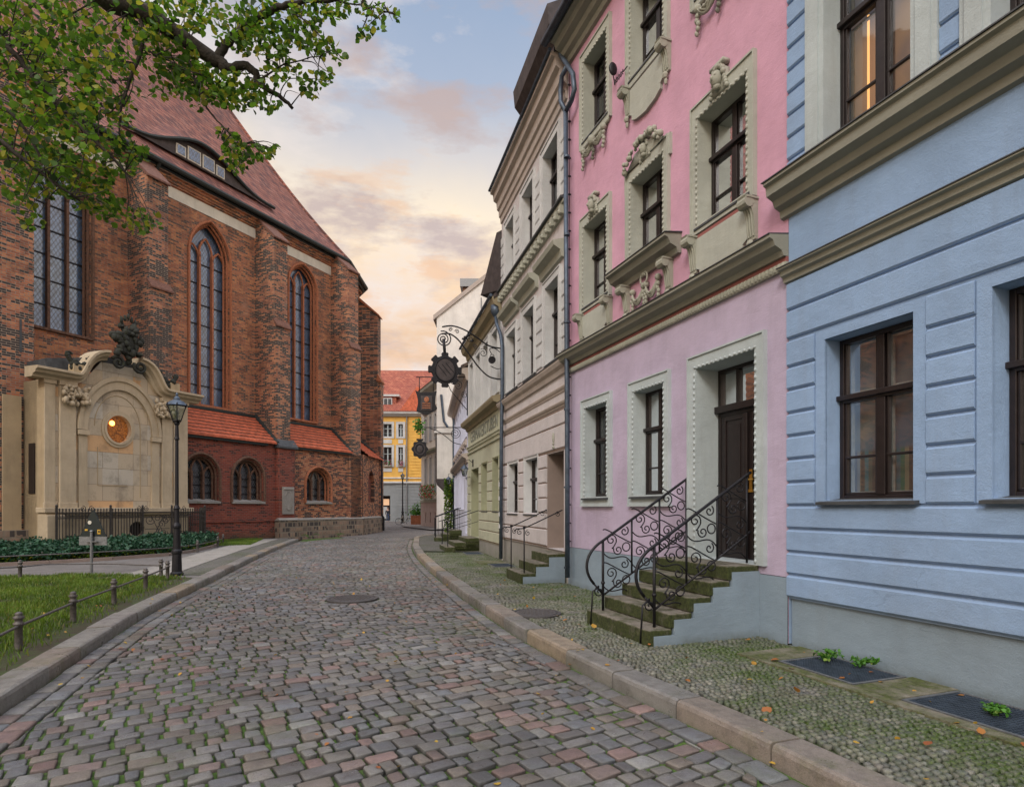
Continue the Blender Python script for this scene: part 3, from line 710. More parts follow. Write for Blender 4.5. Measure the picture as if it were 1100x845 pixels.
# stone steps with two scrolled railings
ST = fthing('door_steps', 'mossy stone steps with scrolled black iron railings at the lilac ground floor door', 'steps', FP)
sx0, sx1 = 5.90, 7.44
pr = [1.62, 1.34, 1.06, .78, .50]
for i, pj in enumerate(pr):
    z1_ = .176*(i+1); back = (pr[i+1]-.04) if i < 4 else .014
    MB().box(sx0, sx1, back, pj, z1_-.17 if i else -.08, z1_).build('step', MT['step'], ST, bevel=.015)
m = MB(); pts = [(0.014, -.08)]
for i, pj in enumerate(pr):
    z1_ = .176*(i+1)-.07
    pts += [(pj-.065, pts[-1][1]), (pj-.065, z1_)]
pts += [(.014, pts[-1][1])]
m.prism(pts, 'x', sx0-.012, sx0+.09); m.prism(pts, 'x', sx1-.09, sx1+.012); m.build('side_wall', MT['bluegrey'], ST)
def railing(x):
    zf = lambda y: 2.02-(y-.05)*.63             # hand rail height over distance from the wall
    zb = lambda y: 1.26-(y-.05)*.63
    m = MB(); top = [(x, .05, 2.02), (x, 1.46, zf(1.46))]
    volute = bez((1.46, zf(1.46)), (1.66, zf(1.66)+.02), (1.80, .78), (1.58, .55), 12)
    m.tube([(x, -.0, 2.05), (x, .05, 2.02)]+[(x, p[0], p[1]) for p in volute], .020, 8)
    m.tube([(x, p[0], p[1]) for p in [(1.58, .55), (1.46, .42)]], .014, 6)
    m.tube([(x, .0, 1.30), (x, .05, 1.26), (x, 1.46, zb(1.46))], .014, 6)
    r = m.build('railing', MT['iron'], ST, smooth=True)
    ys = [.06, .52, .98, 1.44]
    m = MB()
    for i, y in enumerate(ys):
        zlo = {0: .90, 1: zb(y), 2: zb(y), 3: .18}[i]
        m.tube([(x, y, zlo), (x, y, zf(y))], .019 if i == 3 else .014, 6)
    m.tube([(x-.0, 1.63, 0), (x, 1.60, .45), (x, 1.5, .5)], .012, 6); m.ball((x, 1.44, .56), .03)
    m.build('baluster', MT['iron'], r, smooth=True)
    m = MB(); t = .009
    def T(p2): m.tube([(x, p[0], p[1]) for p in p2], t, 5)
    for i in range(3):
        y0, y1 = ys[i+1], ys[i]                  # left = further from wall
        for lev in range(2):
            ym = (y0+y1)/2; zt_ = zf(ym)-.16-lev*.46; w = abs(y0-y1)
            sg = 1 if (i+lev) % 2 == 0 else -1
            # S scroll: two opposed spirals joined by a sweep
            c1 = (y0-.13, zt_+.02); c2 = (y0-.24, zt_-.12)
            T(spiral(c1, .085, 1.35, math.radians(200), -1)); T(spiral(c2, .075, 1.35, math.radians(20), -1))
            T(bez((c1[0]-.08, c1[1]-.03), (c1[0]-.02, c1[1]-.14), (c2[0]+.12, c2[1]+.03), (c2[0]+.075, c2[1]+.02)))
            T(bez((y0, zt_+.16), (y0-.04, zt_+.30-.1), (y1+.30, zt_+.10), (y1+.02, zt_-.02)))
            T(bez((y0-.01, zt_-.16), (y0-.16, zt_-.34), (y1+.16, zt_-.10), (y1+.01, zt_-.30)))
            c3 = (y1+.09, zt_-.08)
            T([(c3[0]+.06*math.cos(a_), c3[1]+.06*math.sin(a_)) for a_ in [k*math.pi/7 for k in range(15)]])
            T(spiral((y1+.12, zt_+.14), .07, 1.2, math.radians(120), 1))
    # volute filling
    T(spiral((1.50, .44), .08, 1.4, math.radians(90), -1))
    m.build('scrollwork', MT['iron'], r, smooth=True)
railing(6.06); railing(7.30)

# ================================================================ BEIGE HOUSE
BG = fthing('town_house', 'pale beige stucco house with banded ground floor, between the pink and green houses', 'house', FB)
L_ = 5.82
g0 = [(3.93, 4.95, 1.45, 2.85), (2.12, 3.20, 1.45, 2.85)]
dB = (.24, 1.38, .62, 2.84)
g1 = [(4.10, 5.08, 4.95, 6.62), (2.36, 3.30, 4.95, 6.68), (.50, 1.44, 4.92, 6.72)]
g2 = [(4.30, 5.18, 8.25, 9.85), (2.44, 3.42, 8.25, 9.88), (.54, 1.62, 8.25, 9.90)]
MB().face(rect(0.02, L_, .66, 11.2), [rect(*g) for g in g0+g1+g2]+[rect(dB[0], dB[1], .66, dB[3])], 0, .7).build('wall', MT['beige'], BG)
MB().face(rect(.02, L_, -.3, .655), [], -.03).build('plinth', MT['greypl'], BG)
cz = [.69, 1.09, 1.47, 1.82, 2.17, 2.52, 2.85]
courses(BG, cz[:3], [(dB[1], L_, 0, 9)], 'beige'); courses(BG, cz[2:], [(dB[1], 2.02, 0, 9), (3.28, 3.85, 0, 9), (5.02, L_, 0, 9)], 'beige')
courses(BG, [2.88, 3.40, 3.72], [(.02, L_, 0, 9)], 'beige')
mg = MB()
for z in cz[:2]: mg.box(dB[1], L_, .0, .012, z-.01, z+.03)
for z in cz[2:]:
    for p, q in ((dB[1], 2.02), (3.28, 3.85), (5.02, L_)): mg.box(p, q, .0, .012, z-.01, z+.03)
for z in (2.87, 3.40, 3.72): mg.box(.02, L_, 0, .012, z-.01, z+.03)
mg.build('joint_lines', MT['groove'], BG)
for g in g0:
    w = window(BG, *g, depth=.17, cur='curtdim', sill=.06); surround(w, *g, .06, .17, 'beigepale', proud=.015)
for k, g in enumerate(g1+g2):
    w = window(BG, *g, depth=.18, cur='curtblue', tr=.66, sill=.04); surround(w, *g, .13, .18, 'beigepale', top=.14, proud=.05)
    if k == 0 or k == 1 or k == 2:
        prof = [(-.01, 6.98), (.07, 7.0), (.10, 7.14), (.24, 7.22), (.27, 7.32), (-.01, 7.40)]
        strip(g[0]-.30, g[1]+.30, prof).build('window_hood', MT['stucco'], w)
# entrance niche
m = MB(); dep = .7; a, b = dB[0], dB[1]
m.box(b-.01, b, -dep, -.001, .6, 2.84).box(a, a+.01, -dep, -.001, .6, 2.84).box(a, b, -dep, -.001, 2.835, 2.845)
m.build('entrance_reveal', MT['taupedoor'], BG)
dd = MB().box(a, b, -dep-.06, -dep, .5, 2.86).box(a+.08, (a+b)/2-.03, -dep, -dep+.02, .75, 1.5).box((a+b)/2+.03, b-.08, -dep, -dep+.02, .75, 1.5).box(a+.08, (a+b)/2-.03, -dep, -dep+.02, 1.6, 2.6).box((a+b)/2+.03, b-.08, -dep, -dep+.02, 1.6, 2.6).build('door', MT['wood'], BG, bevel=.01)
m = MB(); x, z = FB.px(595.3, 476, .03)
m.ball((x, .05, z+.13), (.05, .03, .12), 8, 5); m.ball((x, .05, z-.01), (.035, .03, .035)); m.ball((x, .05, z-.09), (.05, .03, .04), 8, 5); m.build('house_number_relief', MT['stucco'], BG)
for (zz, h, d, mt) in ((4.46, .30, .17, 'taupe'), (4.08, .13, .07, 'taupe'), (3.76, .13, .08, 'taupe')):
    strip(.02, L_, [(-.01, zz), (d*.3, zz+.02), (d*.45, zz+h*.4), (d*.8, zz+h*.6), (d, zz+h*.85), (d, zz+h), (-.01, zz+h+.03)]).build('string_course', MT[mt], BG)
strip(.02, L_+.02, [(-.01, 4.792), (.185, 4.762), (.185, 4.775), (-.01, 4.81)]).build('lead_flashing', MT['slate'], BG)
# pier bands between upper windows
for g in (g1, g2):
    z0_, z1_ = (4.95, 6.9) if g is g1 else (8.3, 10.0)
    sg = [(.02, g[2][0]-.15), (g[2][1]+.15, g[1][0]-.15), (g[1][1]+.15, g[0][0]-.15), (g[0][1]+.15, L_)]
    courses(BG, [z0_+.3*i for i in range(int((z1_-z0_)/.3)+1)], [(p, q, 0, 20) for p, q in sg if q > p], 'beigepale', d=.03)
m = MB(); m.box(.02, L_, -.01, .10, 8.08, 8.14).box(.02, L_, -.01, .06, 7.86, 8.08)
q = .12
while q < L_: m.box(q, q+.14, .06, .13, 7.88, 8.06); m.ball((q+.07, .13, 7.92), .05); q += .30
m.build('sill_frieze', MT['stucco'], BG)
strip(.02, L_, [(-.01, 8.14), (.16, 8.16), (.16, 8.20), (-.01, 8.24)]).build('sill_course', MT['slate'], BG)
strip(.02, L_, [(-.01, 10.25), (.04, 10.27), (.05, 10.42), (.09, 10.45), (.10, 10.62), (.15, 10.66), (.17, 10.86), (.26, 10.92), (.28, 11.10), (.36, 11.12), (.36, 11.2), (-.01, 11.2)]).build('eaves_cornice', MT['taupe'], BG)
MB().tube([(.02, .39, 11.23), (L_, .39, 11.23)], .04, 8).build('gutter', MT['bluemetal'], BG)
block(BG, .02, L_, 11.2, 9, 'beige', rh=3.2, over=.30, gap=.75)
# dark boarded overhang beside the pink house
m = MB(); m.prism([(.0, 11.25), (.42, 11.75), (.46, 12.15), (-2.2, 13.6), (-2.2, 11.3)], 'x', .0, 2.75); m.build('dormer_overhang', MT['darkwood'], BG)
# steps and rails
SB = fthing('door_steps', 'low mossy stone steps with thin iron handrails at the beige house door', 'steps', FB)
for i, pj in enumerate([.98, .68, .38]):
    MB().box(.20, 1.42, ([.98, .68, .38][i+1]-.03 if i < 2 else -.02), pj, .2*(i+1)-.195 if i else -.1, .2*(i+1)+.01).build('step', MT['step'], SB, bevel=.015)
m = MB(); m.prism([(.0, -.1), (.93, -.1), (.93, .14), (.64, .14), (.64, .34), (.35, .34), (.35, .54), (0, .54)], 'x', .18, .199); m.build('side_wall', MT['bluegrey'], SB)
for x in (.28, 1.36):
    m = MB(); m.tube([(x, .88, .2 if x < 1 else 0), (x, .88, 1.15)], .016, 6)
    m.tube([(x, .02, 1.55), (x, .3, 1.42), (x, .88, 1.16), (x, 1.05, 1.15), (x, 1.10, 1.10)], .014, 6)
    for c in ((.80, 1.06), (.98, 1.08), (.12, 1.46)): m.tube([(x, p[0], p[1]) for p in spiral(c, .06, 1.3, 1.5, -1)], .008, 5)
    m.ball((x, .88, 1.18), .03); m.build('handrail', MT['iron'], SB, smooth=True)
# pipe at the green boundary
def pb(lst, off=.14): return [(FB.px(u, v, off)[0], off, FB.px(u, v, off)[1]) for u, v in lst]
dp = MB().tube(pb([(538, 600), (538.5, 480), (539.5, 420), (539.5, 372), (538, 360), (533.5, 348), (532.5, 338)]), .055, 10).build('drainpipe', MT['bluemetal'], BG, smooth=True)
h = pb([(532.5, 334)])[0]; MB().lathe([(.06, h[2]-.2), (.15, h[2]-.05), (.16, h[2]+.16)], (h[0], .14), 12).build('hopper', MT['bluemetal'], dp, smooth=True)
m = MB()
for v, c in ((520, 1), (535, 2), (552, 3), (565, 4)):
    p = pb([(538, v)])[0]; m.box(p[0]-.05, p[0]+.05, p[1]+.03, p[1]+.062, p[2]-.06, p[2]+.06)
m.build('sticker', MT['beigepale'], dp)

# ================================================================ GREEN HOUSE
GR = fthing('town_house', 'sage green house with painted lettering band above banded ground floor', 'house', FG)
L_ = 6.38
gg = [(2.27, 3.25, 1.50, 3.14), (.42, 1.28, 1.50, 3.18)]
dG = (3.85, 5.79, .45, 3.10)
gu = [(5.0, 5.75, 5.2, 7.25), (3.5, 4.3, 5.2, 7.25), (2.0, 2.85, 5.2, 7.25), (.5, 1.35, 5.2, 7.25)]
MB().face([(.02, .42), (L_, .42), (L_, 4.85), (.02, 4.85)], [rect(*g) for g in gg]+[rect(dG[0]+.1, dG[1]-.2, .45, 3.10)], 0, .6).build('lower_wall', MT['green'], GR)
MB().face([(.02, 4.86), (L_, 4.86), (L_, 8.0), (.02, 8.0)], [rect(*g) for g in gu], 0, .35).build('upper_wall', MT['beigepale'], GR)
MB().face(rect(.02, L_, -.3, .415), [], -.02).build('plinth', MT['greypl'], GR)
cz = [.45, .80, 1.13, 1.46, 1.80, 2.13, 2.47, 2.80, 3.12]
courses(GR, cz[:4], [(.02, 3.8, 0, 9)], 'green'); courses(GR, cz[3:], [(.02, .36, 0, 9), (1.34, 2.2, 0, 9), (3.32, 3.8, 0, 9)], 'green')
courses(GR, cz, [(5.72, L_, 0, 9)], 'green')
mg = MB()
for i, z in enumerate(cz):
    for p, q in (((.02, 3.8),) if i < 4 else ((.02, .36), (1.34, 2.2), (3.32, 3.8))): mg.box(p, q, 0, .012, z-.01, z+.025)
mg.build('joint_lines', MT['groove'], GR)
for g in gg:
    w = window(GR, *g, depth=.35, cur='curtdim', sill=.05, simple=True); surround(w, *g, .03, .35, 'greendk', proud=.01)
for g in gu:
    w = window(GR, *g, depth=.25, timber='wood', cur='curtblue', simple=True); surround(w, *g, .14, .25, 'beigepale', proud=.05)
m = MB(); m.box(3.95, 3.96, -.6, 0, .45, 3.1).box(5.58, 5.59, -.6, 0, .45, 3.1); m.build('entrance_reveal', MT['greendk'], GR)
MB().box(3.95, 5.59, -.65, -.6, .45, 3.1).box(4.1, 4.7, -.6, -.57, .7, 2.5).box(4.8, 5.4, -.6, -.57, .7, 2.5).build('door', MT['greendk'], GR, bevel=.01)
strip(.02, L_+.1, [(-.01, 4.68), (.06, 4.70), (.10, 4.80), (.26, 4.86), (.30, 4.96), (.30, 5.02), (-.01, 5.08)]).build('cornice', MT['olive'], GR)
strip(.02, L_, [(-.01, 3.90), (.05, 3.91), (.06, 3.98), (.09, 4.0), (.09, 4.04), (-.01, 4.06)]).build('string_course', MT['green'], GR)
strip(.02, L_, [(-.01, 3.74), (.05, 3.75), (.06, 3.80), (-.01, 3.84)]).build('string_course', MT['green'], GR)
strip(.02, L_, [(-.01, 7.55), (.06, 7.58), (.10, 7.75), (.24, 7.82), (.30, 7.98), (.30, 8.04), (-.01, 8.06)]).build('eaves_cornice', MT['olive'], GR)
MB().tube([(.02, .34, 8.08), (L_, .34, 8.08)], .05, 8).build('gutter', MT['bluemetal'], GR)
block(GR, .02, L_, 8.0, 8, 'offwhite', rh=2.8, over=.25, gap=.62)
m = MB()
for i in range(5): m.box(1.2+i, 1.25+i, -.3, .1, 8.1, 8.55)
m.tube([(1.1, .05, 8.45), (5.6, .05, 8.45)], .02, 5).tube([(1.1, .05, 8.3), (5.6, .05, 8.3)], .02, 5).build('snow_guard', MT['iron'], GR)
m = MB(); A_, B_, C_, D_, E_, F_ = (1.3, .42, 8.5), (1.3, -.02, 8.35), (.04, -.02, 8.3), (.04, .16, 10.0), (1.3, -1.8, 10.2), (.04, -1.8, 11.2)
m.quad(A_, B_, C_, D_).quad(A_, D_, F_, E_).tri(A_, E_, B_).tri(C_, F_, D_).quad(B_, E_, F_, C_); m.build('dormer_overhang', MT['darkwood'], GR)
def text(body, size, loc, rot, mat, parent, name, ext=.006, al='CENTER', sx=1.0):
    cu = bpy.data.curves.new(name, 'FONT'); cu.body = body; cu.size = size; cu.extrude = ext; cu.align_x = al; cu.align_y = 'CENTER'; cu.space_character = 1.1
    o = bpy.data.objects.new(name, cu); col.objects.link(o); o.parent = parent; o.location = loc; o.rotation_euler = rot; o.scale = (sx, 1, 1)
    bpy.context.view_layer.update()
    me = bpy.data.meshes.new_from_object(o.evaluated_get(bpy.context.evaluated_depsgraph_get())); me.materials.clear(); me.materials.append(mat)
    o2 = bpy.data.objects.new(name, me); col.objects.link(o2); o2.parent = parent; o2.location = loc; o2.rotation_euler = rot; o2.scale = (sx, 1, 1)
    bpy.data.objects.remove(o); return o2
MT['letter'] = plain('faded_letter_paint', (.20, .21, .18), .9, var=.3)
text('GERMAKERSTUBEN', .60, (3.15, .012, 4.36), (rad(90), 0, rad(180)), MT['letter'], GR, 'lettering', sx=.92)
# steps
SG = fthing('door_steps', 'worn stone steps with iron railing at the green house door recess', 'steps', FG)
for i, pj in enumerate([1.25, .90, .50]):
    MB().box(3.9, 5.7, ([1.25, .90, .50][i+1]-.03 if i < 2 else -.02), pj, .16*(i+1)-.155 if i else -.1, .16*(i+1)).box(3.93, 5.67, -.02, pj-.03, -.1, .16*(i+1)-.05).build('step', MT['step'], SG, bevel=.015)
m = MB()
for x in (3.95, 5.65):
    m.tube([(x, 1.15, .1), (x, 1.15, 1.1)], .018, 6).tube([(x, .0, 1.5), (x, 1.15, 1.1), (x, 1.3, 1.05)], .015, 6).tube([(x, .0, 1.1), (x, 1.15, .75)], .01, 6)
m.build('handrail', MT['iron'], SG)

# ================================================================ LAVENDER HOUSE
LV = fthing('town_house', 'narrow pale lavender house with low eaves beyond the green house', 'house', FL)
L_ = 12.0
lu = [(.9+1.5*i, 1.75+1.5*i, 4.6, 6.2) for i in range(7)]; lg = [(3.0+1.5*i, 3.8+1.5*i, 1.5, 3.2) for i in range(6)]
MB().face([(.02, .2), (L_, .2), (L_, 7.3), (.02, 7.3)], [rect(*g) for g in lu+lg]+[rect(.6, 1.8, .5, 2.9)], 0, .3).build('wall', MT['lav'], LV)
MB().face(rect(.02, L_, -.3, .195), [], -.01).build('plinth', MT['greypl'], LV)
for g in lu+lg:
    w = window(LV, *g, depth=.12, timber='bluemetal', cur='curtblue', simple=True); surround(w, *g, .10, .12, 'lav', proud=.04)
MB().box(.6, 1.8, -.3, -.2, .5, 2.9).box(.7, 1.15, -.2, -.17, .6, 2.2).box(1.25, 1.7, -.2, -.17, .6, 2.2).build('door', MT['greenmetal'], LV)
strip(.02, L_, [(-.01, 3.45), (.06, 3.48), (.10, 3.62), (.26, 3.70), (.28, 3.80), (-.01, 3.86)]).build('cornice', MT['taupe'], LV)
strip(.02, L_, [(-.01, 6.8), (.08, 6.85), (.14, 7.05), (.36, 7.15), (.40, 7.32), (-.01, 7.34)]).build('eaves_cornice', MT['taupe'], LV)
m = MB()
for g in lu: m.prism([(g[0]-.15, 4.25), (g[1]+.15, 4.25), (g[1]+.15, 4.5), (g[0]-.15, 4.5)], 'y', -.01, .08); m.ball(((g[0]+g[1])/2, .09, 4.34), (.2, .05, .1))
m.build('apron_relief', MT['taupe'], LV)
block(LV, .02, L_, 7.3, 8, 'lav', rh=2.2, over=.3)
# oriel at its far end
OR = MB(); x0, x1 = 11.0, 12.6
OR.box(x0, x1, -.05, 1.05, 3.3, 6.0).prism([(-.05, 6.0), (1.2, 6.0), (1.2, 6.08), (-.05, 6.5)], 'x', x0-.1, x1+.1)
orl = OR.build('oriel', MT['offwhite'], LV)
MB().prism([(-.05, 3.3), (1.1, 3.3), (1.0, 3.0), (.55, 2.55), (.2, 1.9), (-.05, 1.9)], 'x', x0-.03, x1+.03).build('oriel_bracket', MT['darkwood'], orl)
MB().box(x0-.02, x0+.05, 1.05, 1.12, 3.3, 6.0).box(x0+.3, x1-.3, 1.05, 1.08, 3.7, 5.5).build('oriel_window', MT['wood'], orl)
MB().tube([FL.pc(10.9, 488, 560)[:0] or (10.9, .06, .0), (10.9, .06, 7.2)], .07, 8).build('drainpipe', MT['bluemetal'], LV)
SL = fthing('door_steps', 'far stone steps with dark railing below the lavender house', 'steps', FL)
for i, pj in enumerate([1.3, .95, .6]):
    MB().box(4.2, 6.0, ([1.3, .95, .6][i+1]-.03 if i < 2 else -.02), pj, .17*(i+1)-.165 if i else -.1, .17*(i+1)).box(4.23, 5.97, -.02, pj-.03, -.1, .17*(i+1)-.05).build('step', MT['step'], SL, bevel=.01)
m = MB()
for x in (4.25, 5.95):
    m.tube([(x, 1.25, 0), (x, 1.25, 1.1)], .025, 6).tube([(x, .0, 1.6), (x, 1.25, 1.15)], .02, 6)
    for k in range(6): m.tube([(x, .2*k+.1, .3), (x, .2*k+.1, 1.5-.07*k)], .01, 4)
m.build('handrail', MT['iron'], SL)
# ================================================================ GABLED HOUSE, CORNER HOUSE, YELLOW HOUSE
def wpoly(m, pts): # world-space polygon
    n = len(m.v); m.v += [tuple(p) for p in pts]; m.f.append(tuple(range(n, n+len(pts)))); return m
FE = Frame((-5.75, 45.5), (1.0, .06))      # wall facing the camera; x to the right, y = away -> outward is -y
GH = thing('gabled_house', 'tall off-white blank gable wall rising behind the lavender house', 'house', (-5.75, 45.5, 0))
m = MB(); zl, zr = 16.1, 22.5
m.prism([(0, 0), (14, 0), (14, 18), (8.2, zr), (0, zl)], 'y', 0, .35)
m.box(0, .3, .35, 7.5, 0, zl).build('gable_wall', MT['offwhite'], GH)
MB().prism([(-.25, zl-.2), (8.2, zr+.05), (14.2, 18), (14.2, 18.35), (8.2, zr+.45), (-.25, zl+.15)], 'y', -.12, 7.5).build('roof', MT['taupe'], GH)
m = MB().box(1.95, 3.25, .5, 1.7, 17.0, 18.9); ch = m.build('chimney', MT['sootbrick'], GH)
MB().box(1.75, 3.5, .3, 1.9, 18.6, 19.2).build('chimney_cap', MT['greymetal'], ch)
MB().tube([(3.4, -.05, 6), (3.4, -.05, 17.6)], .04, 6).build('flue_strip', MT['greymetal'], GH)
MB().tube([(.35, -.12, 10.2), (.55, -.12, 8.2), (1.2, -.12, 7.2)], .09, 8).build('drainpipe', MT['bluemetal'], GH)

FC = Frame((-5.95, 48.6), (-.40, 1.0))
CH = fthing('corner_house', 'cream stucco house with red flower boxes and a brown plinth at the street bend', 'house', FC)
cu_ = [(.7, 1.3), (2.4, 3.0), (4.1, 4.7)]
MB().face(rect(0, 6.3, 2.2, 12.0), [rect(a, b, 2.9, 5.9) for a, b in cu_]+[rect(a, b, 7.3, 9.4) for a, b in cu_], 0, .3).build('wall', MT['cream'], CH)
MB().face(rect(0, 6.3, -.3, 2.19), [rect(a+.15, b-.15, .3, 1.2) for a, b in cu_], .05, .3).build('plinth', MT['brownpl'], CH)
for a, b in cu_:
    for z0, z1 in ((2.9, 5.9), (7.3, 9.4)):
        w = window(CH, a, b, z0, z1, depth=.10, timber='greymetal', cur='slate', simple=True); surround(w, a, b, z0, z1, .16, .2, 'beigepale', proud=.06)
    MB().box(a+.1, b-.1, -.25, -.2, .2, 1.3).build('cellar_window', MT['wood'], CH)
    strip(a-.3, b+.3, [(-.01, 9.7), (.1, 9.75), (.3, 9.95), (.3, 10.05), (-.01, 10.15)]).build('window_hood', MT['taupe'], CH)
strip(0, 6.3, [(-.01, 6.2), (.1, 6.25), (.3, 6.4), (.35, 6.55), (-.01, 6.62)]).build('cornice', MT['stucco'], CH)
MB().box(0, 6.3, .36, .39, 6.32, 6.36).build('green_awning_edge', MT['fern'], CH)
strip(0, 6.3, [(-.01, 11.4), (.1, 11.5), (.4, 11.8), (.45, 12.05), (-.01, 12.1)]).build('eaves_cornice', MT['stucco'], CH)
strip(0, 6.3, [(-.01, 2.05), (.12, 2.08), (.12, 2.28), (-.01, 2.33)]).build('plinth_course', MT['stucco'], CH)
MB().prism([(.5, 12.06), (-3.5, 15.0), (-3.5, 12.0)], 'x', 0, 6.3).build('roof', MT['slate'], CH)
MB().quad((6.3, 0, -.3), (6.3, -8, -.3), (6.3, -8, 12), (6.3, 0, 12)).quad((0, -8, 0), (6.3, -8, 0), (6.3, -8, 12), (0, -8, 12)).build('side_wall', MT['cream'], CH)
def flowerbox(F, a, b, z, o, label, group, big=1.0, red=.12, seed=1):
    t = fthing('flower_box', label, 'flower box', F, group); r = random.Random(seed)
    MB().box(a, b, o, o+.22, z, z+.2).build('trough', MT['taupe'], t)
    leafblob([((a+b)/2+r.uniform(-.5, .5)*(b-a), o+.12+r.uniform(-.1, .25), z+.15+r.uniform(-.1, .65)*big) for _ in range(int(150*big))], .10, MT['fern'], 'foliage', t, r)
    m = MB()
    for _ in range(int(20*big)): m.ball(((a+b)/2+r.uniform(-.5, .5)*(b-a), o+.2+r.uniform(-.1, .25), z+.2+r.uniform(-.1, .6)*big), .05, 5, 3)
    m.build('blossoms', MT['redflower' if red else 'pinkflower'], t)
def leafblob(centers, s, mat, name, parent, r, kind=None, cols=True, up=.3, yel=.1):
    """many small bent leaves, one mesh"""
    n = len(centers); C = np.array(centers, dtype=np.float32)
    rs = np.random.RandomState(r.randint(0, 10**6))
    d = rs.normal(size=(n, 3)); d[:, 2] *= .7; d /= np.linalg.norm(d, axis=1)[:, None]
    nn = rs.normal(size=(n, 3)); nn[:, 2] += up*3; w = np.cross(d, nn); w /= np.linalg.norm(w, axis=1)[:, None]+1e-9
    q = np.cross(w, d); sz = (s*rs.uniform(.6, 1.25, size=n))[:, None]
    # heart-ish hexagon: stem, two shoulders, two flanks, tip
    P = [C, C+(d*.18+w*.38)*sz+q*.06*sz, C+(d*.58+w*.42)*sz+q*.04*sz, C+d*1.05*sz-q*.1*sz, C+(d*.58-w*.42)*sz+q*.04*sz, C+(d*.18-w*.38)*sz+q*.06*sz]
    V = np.stack(P, 1).reshape(-1, 3)
    idx = np.arange(n)[:, None]*6
    F_ = np.concatenate([idx+np.array([0, 1, 2, 3]), idx+np.array([0, 3, 4, 5])], 0)
    me = bpy.data.meshes.new(name); me.vertices.add(len(V)); me.vertices.foreach_set('co', V.ravel().astype(np.float32))
    me.loops.add(len(F_)*4); me.loops.foreach_set('vertex_index', F_.ravel().astype(np.int32))
    me.polygons.add(len(F_)); me.polygons.foreach_set('loop_start', np.arange(len(F_))*4); me.update(calc_edges=True); me.validate()
    me.materials.append(mat); o = bpy.data.objects.new(name, me); col.objects.link(o); o.parent = parent
    c = np.zeros((n, 6, 3), dtype=np.float32); c[:, :, 0] = rs.uniform(0, 1, n)[:, None]; c[:, :, 1] = (rs.uniform(0, 1, n) < yel).astype(np.float32)[:, None]*rs.uniform(.4, 1, n)[:, None]
    add_cols(o, c.reshape(-1, 3)); return o
for i, (a, b) in enumerate(cu_):
    flowerbox(FC, a-.35, b+.35, 2.36, .14, ['red-flowered box nearest the oriel on the corner house plinth', 'middle red-flowered box on the corner house plinth', 'farthest red-flowered box on the corner house plinth'][i], 'flower boxes of the corner house', 1.6, .5, 3+i)

FY = Frame((-12.4, 75.0), (-1.0, -.05))     # outward = toward the camera
YH = fthing('town_house', 'yellow house with orange roof closing the end of the street', 'house', FY)
# main front (left, seen as narrow strip) and the canted right part
xs0, xs1 = -1.5, 9.5
yw = [(1.30, 1.90), (2.70, 3.75), (5.5, 6.6)]
MB().face(rect(-9, 9.5, 4.6, 13.2), [rect(a, b, z0, z1) for a, b in yw for z0, z1 in ((6.9, 9.2), (10.5, 12.1))], 0, .3).build('wall', MT['yellow'], YH)
MB().face(rect(-9, 9.5, -.3, 4.59), [rect(2.9, 4.2, 0, 3.1)], .03, .4).build('ground_floor_wall', MT['greygf'], YH)
for a, b in yw:
    for z0, z1 in ((6.9, 9.2), (10.5, 12.1)):
        w = window(YH, a, b, z0, z1, depth=.15, timber='white', cur='slate', simple=True, mull=.07); surround(w, a, b, z0, z1, .26, .15, 'beigepale', proud=.08, bottom=.2)
    MB().box(a, b, -.01, .08, 6.1, 6.6).box(a, b, -.01, .08, 9.65, 10.15).build('white_panel', MT['beigepale'], YH)
m = MB()
for i in range(21): m.box(-6.2, .55, -.01, .06, 5.1+.38*i, 5.43+.38*i)
m.build('quoin_bands', MT['yellow'], YH)
m = MB()
for i in range(11): m.box(-9, 2.2, .03, .09, .2+.4*i, .55+.4*i)
m.build('rustication', MT['greygf'], YH)
for z, h, d in ((4.5, .3, .35), (13.0, .6, .7), (5.2, .12, .15)): strip(-9, 9.5, [(-.01, z), (d*.4, z+.05), (d, z+h*.6), (d, z+h), (-.01, z+h+.1)]).build('cornice', MT['beigepale'], YH)
MB().box(2.9, 4.2, -.6, -.5, 0, 3.1).build('shop_door', MT['wood'], YH); MB().box(3.1, 4.0, -.48, -.46, 1.9, 2.7).build('lit_shop_sign', MT['signlight'], YH)
MB().box(3.3, 3.9, -.49, -.45, .2, 1.7).build('shop_window', MT['beigepale'], YH)
MB().prism([(.8, 13.6), (-6.0, 20.2), (-12, 13.6)], 'x', -9, 9.8).build('roof', MT['rooforange'], YH)
d = MB().box(2.2, 4.4, -2.4, -.3, 13.6, 15.6).build('dormer', MT['rooforange'], YH)
MB().box(1.8, 4.6, -2.6, -.1, 15.6, 15.85).box(2.7, 3.8, -.3, -.2, 13.8, 15.4).build('dormer_trim', MT['beigepale'], d)
MB().box(2.8, 3.2, -.2, -.18, 13.9, 15.3).box(3.3, 3.7, -.2, -.18, 13.9, 15.3).build('dormer_pane', MT['slate'], d)
MB().prism([(-5.8, 13.6), (1.7, 13.6), (-.5, 16.7)], 'y', -4.0, .7).build('cross_roof', MT['orange'], YH)
MB().tube([(.82, .2, 0), (.82, .2, 13.2)], .09, 6).build('drainpipe', MT['greymetal'], YH)
MB().box(4.2, 4.8, -3.0, -2.6, 17.2, 17.5).build('roof_light', MT['white'], YH)
for i, (a, b) in enumerate(yw):
    flowerbox(FY, a, b, 6.75, .15, ['pink flowers under the narrow window of the yellow house', 'pink flowers under the wide window of the yellow house', 'pink flowers under the window of the yellow house beside the church'][i], 'flower boxes of the yellow house', 1.0, 0, 13+i)

